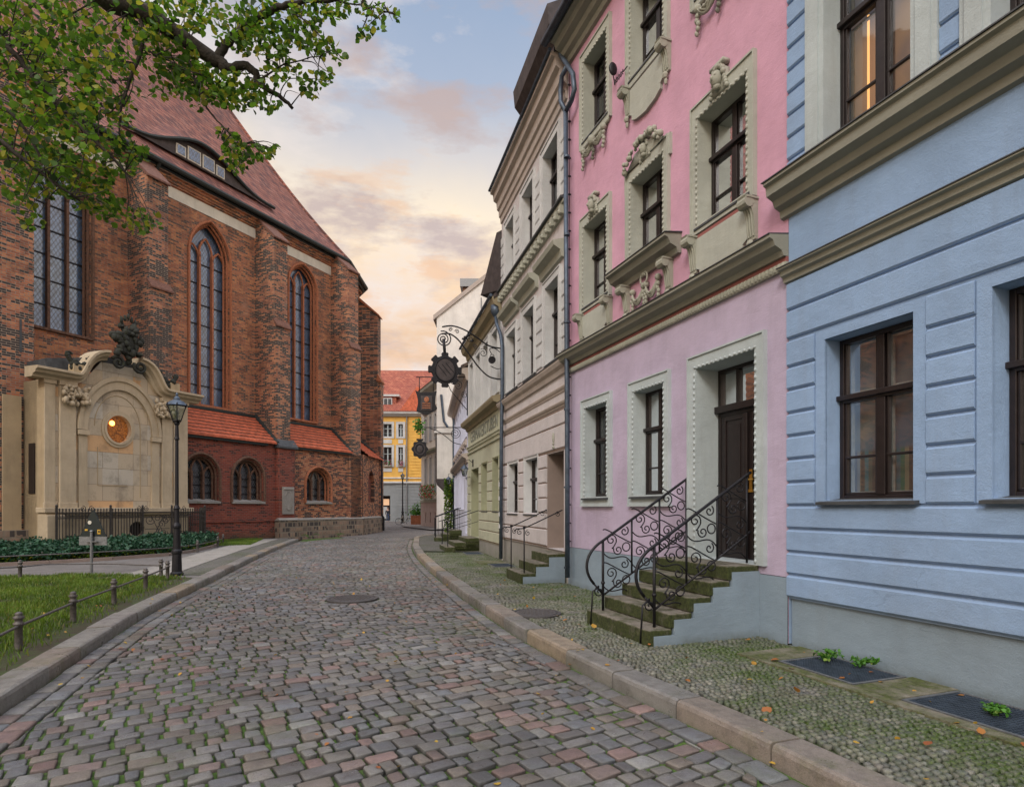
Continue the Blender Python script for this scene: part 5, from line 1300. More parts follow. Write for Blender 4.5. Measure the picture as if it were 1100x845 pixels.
# wrought iron fence before the tomb
FF = Frame((-15.9+(5.2)*.447, 20.8+5.2*.894), (-.447, -.894))
FE_ = fthing('iron_fence', 'ornate wrought iron fence with scroll panel in front of the sandstone tomb', 'fence', FF)
m = MB(); L_ = 5.6; Ln = 5.2
for z in (.18, 1.42, 1.22): m.box(-.5, Ln, -.02, .02, z-.018, z+.018)
m.build('rail', MT['ironfence'], FE_)
m = MB(); x = -.35
while x < Ln:
    if not (1.0 < x < 2.2): m.tube([(x, 0, .05), (x, 0, 1.50)], .016, 5); m.ball((x, 0, 1.52), (.03, .02, .06), 5, 3); m.tube([(x+.06+.05*math.cos(a), 0, 1.32+.05*math.sin(a)) for a in [k*math.pi/4 for k in range(9)]], .010, 4)
    x += .105
m.build('bars', MT['ironfence'], FE_)
for x in (-.5, 1.0, 2.2, 3.4, Ln): MB().box(x-.03, x+.03, -.03, .03, 0, 1.62).ball((x, 0, 1.66), .05).build('post', MT['ironfence'], FE_)
m = MB(); rr = random.Random(8)
for k in range(16):
    c = (1.6+rr.uniform(-.5, .5), .72+rr.uniform(-.5, .55)); m.tube([(p[0], 0, p[1]) for p in spiral(c, rr.uniform(.10, .22), 1.4, rr.uniform(0, 6), rr.choice((-1, 1)))], .014, 5)
for k in range(6): a = k*math.pi/3; m.tube([(1.6, 0, .75), (1.6+.5*math.cos(a), 0, .75+.6*math.sin(a))], .014, 5)
for c0 in (.6, 2.2, 4.2):
    for sx in (-1, 1): m.tube([(p[0], 0, p[1]) for p in spiral((c0+sx*.16, 1.56), .11, 1.4, 1.57, sx)], .014, 5)
m.build('scroll_panel', MT['ironfence'], FE_)
m = MB()                                                        # return at the right end
for z in (.18, 1.42): m.box(-.52, -.48, -2.0, 0, z-.02, z+.02)
y = -.1
while y > -2.0: m.tube([(-.5, y, .05), (-.5, y, 1.5)], .016, 5); y -= .135
m.box(-.54, -.46, -.30, -.0, .0, 1.62); m.build('return_panel', MT['ironfence'], FE_)
# fix lean-to ends handled in p3; ---------------------------------------------- GROUND
def sheet(name, pts, z, mat, kind='structure'):
    m = MB(); n = len(pts); m.v = [(p[0], p[1], z) for p in pts]
    for t in tessellate_polygon([[Vector((p[0], p[1], 0)) for p in pts]]): m.f.append(tuple(t))
    o = m.build(name, mat); me = o.data
    for p in me.polygons:
        if p.normal.z < 0: p.flip()
    if kind: o['kind'] = kind
    return o
def groundmat(name, c, c2, c3=None, s=2.0, bs=.4, cell=None, celldark=(.05, .05, .04), lo=.45, hi=.6):
    m, t, b, o = sh(name); v = coords(t)
    cc = mix(t, noise(t, v, s, 7, .75, lo, hi), c, c2); cc = mix(t, noise(t, v, 40, 4, .7), dark_mix(t, cc), cc)
    if cell:
        vo = N(t, 'ShaderNodeTexVoronoi'); vo.feature = 'DISTANCE_TO_EDGE'; vo.inputs['Scale'].default_value = cell; t.links.new(v, vo.inputs['Vector'])
        e = N(t, 'ShaderNodeMapRange'); e.inputs['From Min'].default_value = .02; e.inputs['From Max'].default_value = .10; t.links.new(vo.outputs['Distance'], e.inputs['Value'])
        vc = N(t, 'ShaderNodeTexVoronoi'); vc.inputs['Scale'].default_value = cell; t.links.new(v, vc.inputs['Vector'])
        hs = N(t, 'ShaderNodeSeparateColor'); t.links.new(vc.outputs['Color'], hs.inputs[0])
        cc = mix(t, mth(t, 'MULTIPLY', hs.outputs[0], .5), cc, (.10, .09, .09))
        cc = mix(t, e.outputs[0], celldark, cc)
        bump(t, b, e.outputs[0], .6, .02)
    else: bump(t, b, noise(t, v, 50, 5, .7, .2, .8), bs, .02)
    t.links.new(cc, b.inputs['Base Color']); b.inputs['Roughness'].default_value = .9; return m
def dark_mix(t, cc): return mix(t, .35, cc, (.02, .02, .015))
MT['soil'] = groundmat('joint_soil', (.028, .024, .018), (.07, .14, .015), s=.8, lo=.36, hi=.48)
MT['soilwalk'] = groundmat('mossy_joints', (.035, .032, .022), (.045, .075, .012), s=1.1, lo=.42, hi=.56)
MT['farcobble'] = groundmat('distant_cobbles', (.24, .21, .20), (.17, .17, .17), s=.8, cell=6.5)
MT['mosaic'] = groundmat('distant_mosaic_paving', (.20, .19, .17), (.12, .14, .07), s=.7, cell=15)
MT['earth'] = groundmat('lawn_earth', (.05, .038, .02), (.05, .08, .015), s=2.5)
MT['path'] = groundmat('path_gravel', (.19, .175, .165), (.14, .13, .12), s=1.2)
MT['dirt'] = groundmat('bed_soil', (.04, .03, .02), (.05, .04, .02), s=3)
def stonemat(name, moss, lo, hi, sc, speck=150, mosscol=(.06, .09, .018), extra=None):
    m, t, b, o = sh(name); v = coords(t)
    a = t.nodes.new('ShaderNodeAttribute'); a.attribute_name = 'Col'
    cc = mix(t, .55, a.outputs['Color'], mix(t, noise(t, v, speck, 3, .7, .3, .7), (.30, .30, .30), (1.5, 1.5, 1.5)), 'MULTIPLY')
    cc = mix(t, noise(t, v, 9, 5, .7, .45, .7), cc, mix(t, .5, cc, (.07, .06, .055)))
    cc = mix(t, mth(t, 'MULTIPLY', noise(t, v, .45, 5, .65, .42, .62), .45), cc, mix(t, .75, cc, (.03, .028, .024)))
    mo = mth(t, 'MULTIPLY', noise(t, v, sc, 6, .72, lo, hi), moss)
    fr = noise(t, v, 22, 4, .7, .38, .58)
    mo = mth(t, 'MULTIPLY', mo, mth(t, 'ADD', .35, mth(t, 'MULTIPLY', fr, .65)))
    if extra:   # moss hugging the house walls and steps
        s = t.nodes.new('ShaderNodeSeparateXYZ'); t.links.new(v, s.inputs[0])
        d = mth(t, 'SUBTRACT', 5.5, mth(t, 'ADD', mth(t, 'MULTIPLY', s.outputs[0], .9373), mth(t, 'MULTIPLY', s.outputs[1], .3486)))
        r = N(t, 'ShaderNodeMapRange'); r.inputs['From Min'].default_value = 3.0; r.inputs['From Max'].default_value = .8; t.links.new(d, r.inputs['Value'])
        k = mth(t, 'MULTIPLY', r.outputs[0], noise(t, v, 1.6, 6, .7, .34, .50)); mo = mth(t, 'MINIMUM', mth(t, 'ADD', mo, mth(t, 'MULTIPLY', k, mth(t, 'ADD', .25, mth(t, 'MULTIPLY', fr, .65)))), 1.0)
    t.links.new(mix(t, mo, cc, mix(t, noise(t, v, 60, 3, .7), dark(mosscol, .5), dark(mosscol, 1.5))), b.inputs['Base Color'])
    rr_ = mth(t, 'ADD', .27, mth(t, 'MULTIPLY', noise(t, v, 5, 4, .7), .35)); t.links.new(rr_, b.inputs['Roughness'])
    bump(t, b, noise(t, v, 70, 5, .75, .2, .8), .55, .008); return m
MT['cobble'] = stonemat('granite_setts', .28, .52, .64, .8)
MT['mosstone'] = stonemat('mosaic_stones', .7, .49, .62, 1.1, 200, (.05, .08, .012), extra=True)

KR = [(6.1, -8), (2.9, 1), (1.89, 3.67), (1.66, 4.26), (1.33, 5.0), (.93, 5.82), (.56, 6.70), (.11, 7.90), (-.36, 9.4), (-1.10, 11.96), (-2.13, 15.8), (-3.25, 20.4), (-4.13, 24.7), (-4.75, 28.6), (-5.25, 32.0)]
KL = [(-.2, -8), (-3.1, 1.6), (-4.36, 5.16), (-4.62, 5.9), (-5.05, 7.10), (-5.39, 8.1), (-5.73, 9.1), (-6.1, 10.4), (-6.46, 11.8), (-6.86, 13.4), (-7.50, 15.8), (-8.72, 20.5), (-10.0, 26), (-10.95, 30.6)]
def smooth(P, it=2):
    for _ in range(it):
        Q = [P[0]]
        for a, b in zip(P[:-1], P[1:]): Q += [(a[0]*.75+b[0]*.25, a[1]*.75+b[1]*.25), (a[0]*.25+b[0]*.75, a[1]*.25+b[1]*.75)]
        P = Q+[P[-1]]
    return P
def offset(P, d):
    out = []
    for i, p in enumerate(P):
        a = P[max(i-1, 0)]; b = P[min(i+1, len(P)-1)]; L = math.hypot(b[0]-a[0], b[1]-a[1]); out.append((p[0]+(b[1]-a[1])/L*d, p[1]-(b[0]-a[0])/L*d))
    return out
KRs, KLs = smooth(KR), smooth(KL)
NOSE = [(-5.25, 32.0), (-5.3, 33.6), (-5.0, 35.2), (-4.3, 36.2), (-3.6, 36.9)]
ZR = -.12
sheet('ground', [(-400, -60), (400, -60), (400, 900), (-400, 900)], -.30, MT['farcobble'])
road = [p for p in KRs]+NOSE[1:]+[(-3.0, 40), (-5.9, 48), (-9, 56), (-8.5, 75), (-40, 76), (-40, 46), (-13, 46), (-9.3, 43), (-9.3, 38), (-11.4, 32.6)]+list(reversed(KLs))
sheet('road_bed', road, -.148, MT['soil'])
sheet('far_road', [(-5.3, 33.9), (-5.0, 35.2), (-4.3, 36.2), (-3.6, 36.9), (-3.0, 40), (-5.9, 48), (-9, 56), (-8.5, 75), (-40, 76), (-40, 46), (-13, 46), (-9.3, 43), (-9.3, 38), (-10.2, 35.2), (-9.6, 33.9)], -.125, MT['farcobble'])
FXp = [(9.0, -8), (5.5/.9373, 0), (1.18, 12.6), (-.31, 18.22), (-1.79, 24.4), (-3.55, 36.3)]
walk = offset(KRs, .28)+NOSE[1:]+[(-3.5, 37.2), (-1.6, 37)]+[(p[0]+.1, p[1]) for p in reversed(FXp)]
sheet('sidewalk_bed', walk, -.035, MT['soilwalk'])
walkfar = [p for p in offset(KRs, .28) if p[1] > 21.5]+NOSE[1:]+[(-3.5, 37.2), (-3.4, 36.3), (-1.75, 24.4), (-1.05, 21.5)]
sheet('sidewalk_far', walkfar, -.004, MT['mosaic'])
sheet('far_pavement', [(-6.1, 44.5), (-3.4, 44.5), (-3.4, 47), (-6, 48.6), (-8.4, 54.6), (-9.0, 66), (-10.4, 66), (-11.2, 60), (-9.5, 52)], -.03, MT['path'])

def lim(P):
    ys = np.array([p[1] for p in P]); xs = np.array([p[0] for p in P]); o_ = np.argsort(ys); ys = ys[o_]; xs = xs[o_]
    return lambda y: float(np.interp(y, ys, xs))
PAL = [(.16, .17, .195), (.18, .18, .19), (.20, .195, .195), (.13, .135, .15), (.225, .155, .15), (.20, .155, .15), (.19, .165, .15), (.23, .23, .235), (.15, .145, .15), (.18, .175, .18), (.14, .14, .155), (.19, .18, .175), (.165, .165, .18)]
class Stones:
    def __init__(s): s.v = []; s.f = []; s.c = []
    def add(s, Q, z, rr, hi=True, gap=.012, h=.045, colr=None, rnd=.018, tilt=.006):
        """Q: four corners (x,y) counter-clockwise"""
        cx = sum(p[0] for p in Q)/4; cy = sum(p[1] for p in Q)/4
        ar = abs(sum(Q[i][0]*Q[(i+1) % 4][1]-Q[(i+1) % 4][0]*Q[i][1] for i in range(4)))/2
        if ar < .0012: return
        cl = colr or rr.choice(PAL); k = rr.uniform(.74, 1.18); cl = (cl[0]*k, cl[1]*k, cl[2]*k)
        tx, ty = rr.uniform(-tilt, tilt)*8, rr.uniform(-tilt, tilt)*8
        if hi:
            ring = []
            for i in range(4):
                p, a, b = Q[i], Q[i-1], Q[(i+1) % 4]
                c = rr.uniform(.04, .11)
                ring.append((p[0]+(a[0]-p[0])*c, p[1]+(a[1]-p[1])*c)); ring.append((p[0]+(b[0]-p[0])*c, p[1]+(b[1]-p[1])*c))
        else: ring = list(Q)
        n = len(ring); base = len(s.v)
        sc = math.sqrt(ar)
        ux, uy = Q[1][0]-Q[0][0]+Q[2][0]-Q[3][0], Q[1][1]-Q[0][1]+Q[2][1]-Q[3][1]; L1 = math.hypot(ux, uy) or 1; ux /= L1; uy /= L1; vx, vy = -uy, ux
        ha = L1/4+1e-6; hb = ar/(L1/2)/2+1e-6
        def sh_(p, d):
            a_ = (p[0]-cx)*ux+(p[1]-cy)*uy; b_ = (p[0]-cx)*vx+(p[1]-cy)*vy; a_ *= max(.1, 1-d/ha); b_ *= max(.1, 1-d/hb); return (cx+a_*ux+b_*vx, cy+a_*uy+b_*vy)
        lv = [(gap*.5, -h), (gap*.5, -rnd*.9), (gap*.5+rnd*.5, -rnd*.25), (gap*.5+rnd*1.5, 0)] if hi else [(gap*.5, -h), (gap*.5+rnd*.3, -rnd*.5), (gap*.5+rnd, 0)]
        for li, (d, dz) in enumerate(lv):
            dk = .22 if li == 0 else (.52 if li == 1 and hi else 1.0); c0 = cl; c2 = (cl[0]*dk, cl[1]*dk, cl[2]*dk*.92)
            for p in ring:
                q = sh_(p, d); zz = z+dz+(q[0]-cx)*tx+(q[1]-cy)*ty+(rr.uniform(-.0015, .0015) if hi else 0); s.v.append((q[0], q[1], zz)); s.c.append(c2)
        for r in range(len(lv)-1):
            for i in range(n):
                j = (i+1) % n; s.f.append((base+r*n+i, base+r*n+j, base+(r+1)*n+j, base+(r+1)*n+i))
        if hi:
            s.v.append((cx, cy, z+.004+rr.uniform(-.002, .003))); s.c.append(cl); ct = len(s.v)-1; t = base+(len(lv)-1)*n
            for i in range(n): s.f.append((t+i, t+(i+1) % n, ct))
        else: s.f.append(tuple(base+(len(lv)-1)*n+i for i in range(n)))
    def build(s, name, mat, kind='structure'):
        me = bpy.data.meshes.new(name); me.from_pydata(s.v, [], s.f); me.materials.append(mat)
        me.polygons.foreach_set('use_smooth', [True]*len(me.polygons)); o = bpy.data.objects.new(name, me); col.objects.link(o)
        add_cols(o, np.array(s.c, dtype=np.float32)); o['kind'] = kind; return o
MAN1 = gp(378.5, 642.5, -.105); MAN2 = gp(576, 658, .0)
def paving():
    rr = random.Random(21); S = Stones()
    xl = lim(offset(KLs, .38)+[(-9.5, 34.0), (-9.2, 36)]); xr = lim(offset(KRs, -.24)+[(-5.4, 34), (-5.4, 36)])
    e2 = (-.53, .848); e1 = (.848, .53)
    q = -6.0
    while q < 42:
        w = rr.uniform(.135, .18); p = -14.0+rr.uniform(0, .2)
        while p < 14:
            l = rr.choice((.11, .13, .15, .17, .18, .20, .23))*rr.uniform(.93, 1.07)
            def C(pp, qq):
                bend = .04*math.sin(pp*1.1+qq*.15)+.09*math.sin(pp*.45+.8); j = .010
                return (e1[0]*pp+e2[0]*(qq+bend)+rr.uniform(-j, j), e1[1]*pp+e2[1]*(qq+bend*.3)+rr.uniform(-j, j))
            cx, cy = C(p+l/2, q+w/2)
            if -1 < cy < 34.0 and xl(cy)-.12 < cx < xr(cy)+.12 and math.hypot(cx-MAN1[0], cy-MAN1[1]) > .55:
                Q = [C(p, q), C(p, q+w), C(p+l, q+w), C(p+l, q)]
                Q = [(min(max(a, xl(b)), xr(b)), b) for a, b in Q]
                z = ZR+rr.uniform(-.007, .007)+.012*math.sin(cx*1.3)*math.sin(cy*.9)
                if cy < 33.9: S.add(Q, z, rr, hi=cy < 13, gap=rr.uniform(.016, .030), rnd=.009 if cy < 13 else .012)
            p += l
        q += w
    def row(P, o0, o1, lmin, lmax, pal=None):
        A, B = offset(P, o0), offset(P, o1); d = 0; cum = [0]
        for a, b in zip(P[:-1], P[1:]): cum.append(cum[-1]+math.hypot(b[0]-a[0], b[1]-a[1]))
        def pt(Z, s): return (float(np.interp(s, cum, [p[0] for p in Z])), float(np.interp(s, cum, [p[1] for p in Z])))
        s = 0
        while s < cum[-1]-.3:
            l = rr.uniform(lmin, lmax); a0, a1, b1, b0 = pt(A, s), pt(A, s+l), pt(B, s+l), pt(B, s)
            if a0[1] > -1: S.add([b0, a0, a1, b1] if o0 > o1 else [a0, b0, b1, a1], ZR+rr.uniform(-.006, .004), rr, hi=a0[1] < 13, gap=.014)
            s += l
    row(KLs, .02, .20, .17, .30); row(KLs, .20, .38, .15, .28); row(KRs, -.24, -.03, .17, .32)
    # ring of setts round the manhole
    for k in range(22):
        a0, a1 = 2*math.pi*k/22, 2*math.pi*(k+1)/22
        S.add([(MAN1[0]+r*math.cos(a), MAN1[1]+r*math.sin(a)) for r, a in ((.49, a0), (.62, a0), (.62, a1), (.49, a1))], ZR, rr, gap=.012)
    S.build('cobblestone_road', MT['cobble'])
    S = Stones(); pal = [(.19, .19, .195), (.23, .22, .21), (.15, .15, .155), (.27, .26, .24), (.19, .175, .165)]
    xl = lim(offset(KRs, .30)); xr = lim([(p[0]-.01, p[1]) for p in FXp])
    d = (-.3486, .9373); n = (.9373, .3486); t = -2.0
    while t < 25:
        wt = rr.uniform(.052, .066); s_ = -3.0; far = t > 9.5
        if far: wt *= 1.25
        while s_ < 6.4:
            ws = rr.uniform(.050, .075)*(1.3 if far else 1)
            def C(a, b):
                wv = .06*math.sin(b*1.9+.6)+.02*math.sin(b*4.1+a*.7); return (n[0]*b+d[0]*(a+wv)+rr.uniform(-.008, .008), n[1]*b+d[1]*(a+wv)+rr.uniform(-.008, .008))
            cx, cy = C(t+wt/2, s_+ws/2)
            if 2.0 < cy < 21.4 and xl(cy)+.02 < cx < xr(cy)-.01 and math.hypot(cx-MAN2[0], cy-MAN2[1]) > .42:
                Q = [C(t, s_), C(t, s_+ws), C(t+wt, s_+ws), C(t+wt, s_)]
                Q = [(Q[0][0], Q[0][1]), Q[1], Q[2], Q[3]]
                # order to counter-clockwise
                ar = sum(Q[i][0]*Q[(i+1) % 4][1]-Q[(i+1) % 4][0]*Q[i][1] for i in range(4))
                if ar < 0: Q.reverse()
                S.add(Q, rr.uniform(-.005, .003), rr, hi=False, gap=rr.uniform(.010, .018), h=.03, colr=rr.choice(pal), rnd=.010)
            s_ += ws
        t += wt
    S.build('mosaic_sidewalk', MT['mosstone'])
paving()

def kerb(P, side, name, w=.28, seed=1, lmin=.9, lmax=1.3, top=.015):
    """granite kerb blocks; P is the road edge, side=+1 stones lie to the right of the direction of travel"""
    rr = random.Random(seed); cum = [0]
    for a, b in zip(P[:-1], P[1:]): cum.append(cum[-1]+math.hypot(b[0]-a[0], b[1]-a[1]))
    A, B = P, offset(P, w*side)
    def pt(Z, s): return (float(np.interp(s, cum, [p[0] for p in Z])), float(np.interp(s, cum, [p[1] for p in Z])))
    m = MB(); cl = []; s = 0
    while s < cum[-1]-.2:
        l = min(rr.uniform(lmin, lmax), cum[-1]-s); g = .008; n = 5; base = len(m.v); z = top+rr.uniform(-.010, .012)
        c = rr.choice([(.26, .25, .23), (.22, .215, .205), (.33, .27, .20), (.25, .215, .185), (.29, .27, .25)])
        jj = rr.uniform(-.014, .014)
        for i in range(n+1):
            q = s+g+(l-2*g)*i/n; a, b = pt(A, q), pt(B, q); e = .02 if 0 < i < n else .035
            nx, ny = (b[0]-a[0])/w, (b[1]-a[1])/w; a = (a[0]+nx*jj, a[1]+ny*jj)
            r = rr.uniform(-.003, .003)
            for (o_, zz) in ((0, ZR-.06), (0, z-.035-e*.3), (.010+r, z-.012), (.035+r, z), (w-.01, z-.004), (w, z-.03), (w, ZR-.02)):
                m.v.append((a[0]+nx*o_, a[1]+ny*o_, zz)); cl.append(c)
        for i in range(n):
            for k in range(6): m.f.append((base+i*7+k, base+(i+1)*7+k, base+(i+1)*7+k+1, base+i*7+k+1))
        m.f.append(tuple(base+k for k in range(7))); m.f.append(tuple(base+n*7+k for k in reversed(range(7)))); s += l
    o = m.build(name, MT['kerbstone']); add_cols(o, np.array(cl, dtype=np.float32)); o['kind'] = 'structure'; return o
MT['kerbstone'] = stonemat('granite_kerb_stone', .55, .52, .66, 1.3, 160, (.10, .11, .04))
kerb(KRs, 1, 'kerb', seed=4); kerb(KLs, -1, 'kerb', .30, seed=9); kerb(smooth(NOSE), 1, 'kerb', .25, seed=2)

# left verge
lawn = offset([p for p in KLs if p[1] < 13.6], -.30)+[(-7.35, 13.7), (-7.9, 13.9), (-9.1, 14.2), (-10.6, 14.35), (-12.5, 13.5), (-18, 10), (-18, -8), (-3, -8)]
pathp = offset([p for p in KLs if p[1] > 11], -.30)+[(-11.5, 31.4), (-12.6, 31.2), (-20, 16), (-40, 0), (-18, 2)]
sheet('path', [(-7.0, 13.0)]+offset([p for p in KLs if p[1] > 13.2], -.30)+[(-11.35, 31.2), (-12.6, 31.3), (-15.2, 26.5), (-26, 6), (-26, 0), (-18, 3), (-18, 10), (-12.5, 13.3), (-9.5, 13.4)], -.012, MT['path'])
L0 = [p for p in KLs if p[1] > 14.2]
sheet('mosaic_strip', offset(L0, -.31)+list(reversed(offset(L0, -1.0))), -.006, MT['mosaic'])
def slabs():
    rr = random.Random(5); m = MB(); A, B = offset(L0, -1.0), offset(L0, -2.1); cum = [0]
    for a, b in zip(L0[:-1], L0[1:]): cum.append(cum[-1]+math.hypot(b[0]-a[0], b[1]-a[1]))
    def pt(Z, s): return (float(np.interp(s, cum, [p[0] for p in Z])), float(np.interp(s, cum, [p[1] for p in Z])))
    s = 0
    while s < cum[-1]-1:
        l = rr.uniform(.9, 1.3); q = [pt(A, s+.01), pt(A, s+l-.01), pt(B, s+l-.01), pt(B, s+.01)]; z = .004+rr.uniform(0, .006)
        m.prism([(a, b) for a, b in q], 'z', -.05, z); s += l
    o = m.build('slab_path', MT['slab'], bevel=.008); o['kind'] = 'structure'
slabs()
sheet('lawn_soil', lawn, -.004, MT['earth'])
bed = [(-24, 9.5), (-19, 13.2), (-14.2, 16.2), (-13.3, 17.1), (-12.3, 18.3), (-11.5, 19.9), (-11.55, 21.5), (-12.2, 24.3), (-13.0, 26.4), (-13.9, 27.3), (-17.6, 20.2), (-25, 10)]
sheet('bed_soil', bed, .004, MT['dirt'])
patch = [(-12.6, 24.6), (-11.2, 25.5), (-12.4, 29.6), (-13.3, 29.9), (-14.9, 26.9), (-13.4, 26.6)]
sheet('grass_soil', patch, .002, MT['earth'])
m = MB(); E = bed[1:9]
for a, b in zip(E[:-1], E[1:]):
    L = math.hypot(b[0]-a[0], b[1]-a[1]); nx, ny = (b[1]-a[1])/L*.08, -(b[0]-a[0])/L*.08
    m.prism([a, b, (b[0]+nx, b[1]+ny), (a[0]+nx, a[1]+ny)], 'z', -.05, .09)
o = m.build('bed_edging', MT['taupedoor']); o['kind'] = 'structure'

def inpoly(P, x, y):
    c = np.zeros(len(x), bool); n = len(P)
    for i in range(n):
        x0, y0 = P[i]; x1, y1 = P[(i+1) % n]
        if y0 == y1: continue
        k = ((y0 > y) != (y1 > y)) & (x < (x1-x0)*(y-y0)/(y1-y0)+x0); c ^= k
    return c
def scatter(P, n, seed):
    rs = np.random.RandomState(seed); xs = [p[0] for p in P]; ys = [p[1] for p in P]
    x = rs.uniform(min(xs), max(xs), n*4); y = rs.uniform(min(ys), max(ys), n*4); k = inpoly(P, x, y); return x[k][:n], y[k][:n], rs
def blades(P, n, seed, h, name, z0=0.0, bald=None):
    x, y, rs = scatter(P, n, seed)
    f = np.sin(x*2.1+y*1.3)*np.sin(y*2.7-x)+.6*np.sin(x*5+1)*np.sin(y*4.3)+rs.normal(0, .35, len(x))
    if bald is not None:
        b = bald(x, y); keep = (f > -0.9) & (rs.uniform(0, 1, len(x)) > b); x, y, f = x[keep], y[keep], f[keep]
    n = len(x); a = rs.uniform(0, 2*np.pi, n); hh = h*rs.uniform(.5, 1.25, n)*(1+.15*f); w = rs.uniform(.004, .008, n); le = rs.normal(0, .35, (n, 2))*hh[:, None]
    B0 = np.stack([x-np.cos(a)*w, y-np.sin(a)*w, np.full(n, z0)], 1); B1 = np.stack([x+np.cos(a)*w, y+np.sin(a)*w, np.full(n, z0)], 1)
    M0 = np.stack([x-np.cos(a)*w*.7+le[:, 0]*.4, y-np.sin(a)*w*.7+le[:, 1]*.4, z0+hh*.6], 1); M1 = np.stack([x+np.cos(a)*w*.7+le[:, 0]*.4, y+np.sin(a)*w*.7+le[:, 1]*.4, z0+hh*.6], 1)
    T = np.stack([x+le[:, 0], y+le[:, 1], z0+hh], 1)
    V = np.stack([B0, B1, M1, M0, T], 1).reshape(-1, 3); i5 = np.arange(n)*5
    me = bpy.data.meshes.new(name); me.vertices.add(len(V)); me.vertices.foreach_set('co', V.astype(np.float32).ravel())
    lp_ = np.stack([i5, i5+1, i5+2, i5+3, i5+3, i5+2, i5+4], 1).ravel().astype(np.int32); me.loops.add(len(lp_)); me.loops.foreach_set('vertex_index', lp_)
    st = np.stack([np.arange(n)*7, np.arange(n)*7+4], 1).ravel().astype(np.int32); me.polygons.add(2*n); me.polygons.foreach_set('loop_start', st); me.update(calc_edges=True); me.validate()
    me.materials.append(MT['grassm']); o = bpy.data.objects.new(name, me); col.objects.link(o)
    c = np.zeros((n, 5, 3), dtype=np.float32); c[:, :, 0] = np.clip(.5+.35*f+rs.normal(0, .15, n), 0, 1)[:, None]; c[:, :, 1] = (rs.uniform(0, 1, n) < .12)[:, None]*.8
    add_cols(o, c.reshape(-1, 3)); return tag(o, kind='stuff')
klx = offset(KLs, -.30); ky = np.array([p[1] for p in klx]); kx = np.array([p[0] for p in klx])
near = [p for p in lawn if p[1] > 2.0 or p[0] < -10]
g = blades([(-3.6, 2.0)]+[p for p in offset([p for p in KLs if 2.2 < p[1] < 13.6], -.34)]+[(-7.45, 13.6), (-9.1, 14.1), (-10.6, 14.25), (-13.5, 13.0), (-13.5, 2)], 120000, 3, .075, 'lawn_grass',
       bald=lambda x, y: np.clip(1.15-(np.interp(y, ky, kx)-x)/.65, 0, .93))
tag(g, 'short green lawn behind the left granite kerb', 'grass')
g = blades(patch, 14000, 5, .09, 'verge_grass'); tag(g, 'thin strip of grass below the dark red low church wall', 'grass')
# ground cover in the bed
x, y, rs = scatter(bed, 70000, 9)
keep = (x > -20); x, y = x[keep], y[keep]
hz = .10+.34*np.abs(np.sin(x*1.9)*np.cos(y*1.6))*rs.uniform(.6, 1, len(x))+rs.uniform(-.02, .22, len(x))
g = leafblob(np.stack([x, y, hz], 1), .085, MT['ivy'], 'ground_cover', None, random.Random(2), up=.6, yel=.08); tag(g, 'dense dark green leafy ground cover in front of the tomb fence', 'ground cover', kind='stuff')
xe, ye = [], []
for a, b in zip(E[:-1], E[1:]):
    k = int(900*math.hypot(b[0]-a[0], b[1]-a[1])/3); u = rs.uniform(0, 1, k); xe += list(a[0]+(b[0]-a[0])*u+rs.uniform(-.35, -.02, k)); ye += list(a[1]+(b[1]-a[1])*u+rs.uniform(0, .2, k))
g = leafblob(np.stack([xe, ye, rs.uniform(.03, .24, len(xe))], 1), .07, MT['leaf'], 'hedge_edging', None, random.Random(3), up=.6, yel=.2); tag(g, 'low clipped edging plants along the flower bed border', 'hedge', kind='stuff')
# fallen leaves
rr = random.Random(77); pts = []
for _ in range(230):
    yv = 2.6+12*rr.random()**1.5; xv = rr.uniform(float(np.interp(yv, [p[1] for p in KLs], [p[0] for p in KLs]))-1.6, 5.4-.35*yv)
    onroad = xv < float(np.interp(yv, [p[1] for p in KRs], [p[0] for p in KRs])) and xv > float(np.interp(yv, [p[1] for p in KLs], [p[0] for p in KLs]))
    pts.append((xv, yv, ZR+.012 if onroad else .022))
g = leafblob(pts, .045, MT['litter'], 'fallen_leaves', None, random.Random(5), up=3.0, yel=.4); tag(g, 'scattered yellow and brown fallen leaves on the paving', 'leaves', kind='stuff')
# larger curled brown leaves gathered by the steps and cellar grates
pts = [FP.w(5.0+rr.uniform(-2.4, 3.2), rr.uniform(.05, 2.2), .02) for _ in range(30)]
g = leafblob(pts, .075, MT['litter'], 'fallen_leaves', None, random.Random(6), up=2.2, yel=1.0); tag(g, 'larger curled brown leaves lying by the house wall and steps', 'leaves', kind='stuff')

# ---------------------------------------------------------------- covers and grates
def manhole(x, y, z, r, label):
    t = thing('manhole_cover', label, 'manhole cover', (x, y, z))
    MB().lathe([(r, -.05), (r, .006), (r-.05, .012), (r-.055, 0), (.0001, 0)], (0, 0), 40).build('frame', MT['castiron'], t)
    m = MB(); m.lathe([(r-.07, -.01), (r-.07, .010), (r-.09, .014), (.001, .016)], (0, 0), 40)
    for i in range(-5, 6):
        for j in range(-5, 6):
            if math.hypot(i, j)*.062 < r-.13: m.box(i*.062-.018, i*.062+.018, j*.062-.018, j*.062+.018, .012, .021)
    m.build('lid', MT['castiron'], t)
MT['castiron'] = plain('worn_cast_iron', (.10, .095, .095), .55, .5, var=.35, scale=30)
manhole(MAN1[0], MAN1[1], ZR+.015, .47, 'round worn iron manhole cover in the middle of the cobbled road')
manhole(MAN2[0], MAN2[1], .0, .38, 'round dark iron cover in the mossy sidewalk beside the kerb')
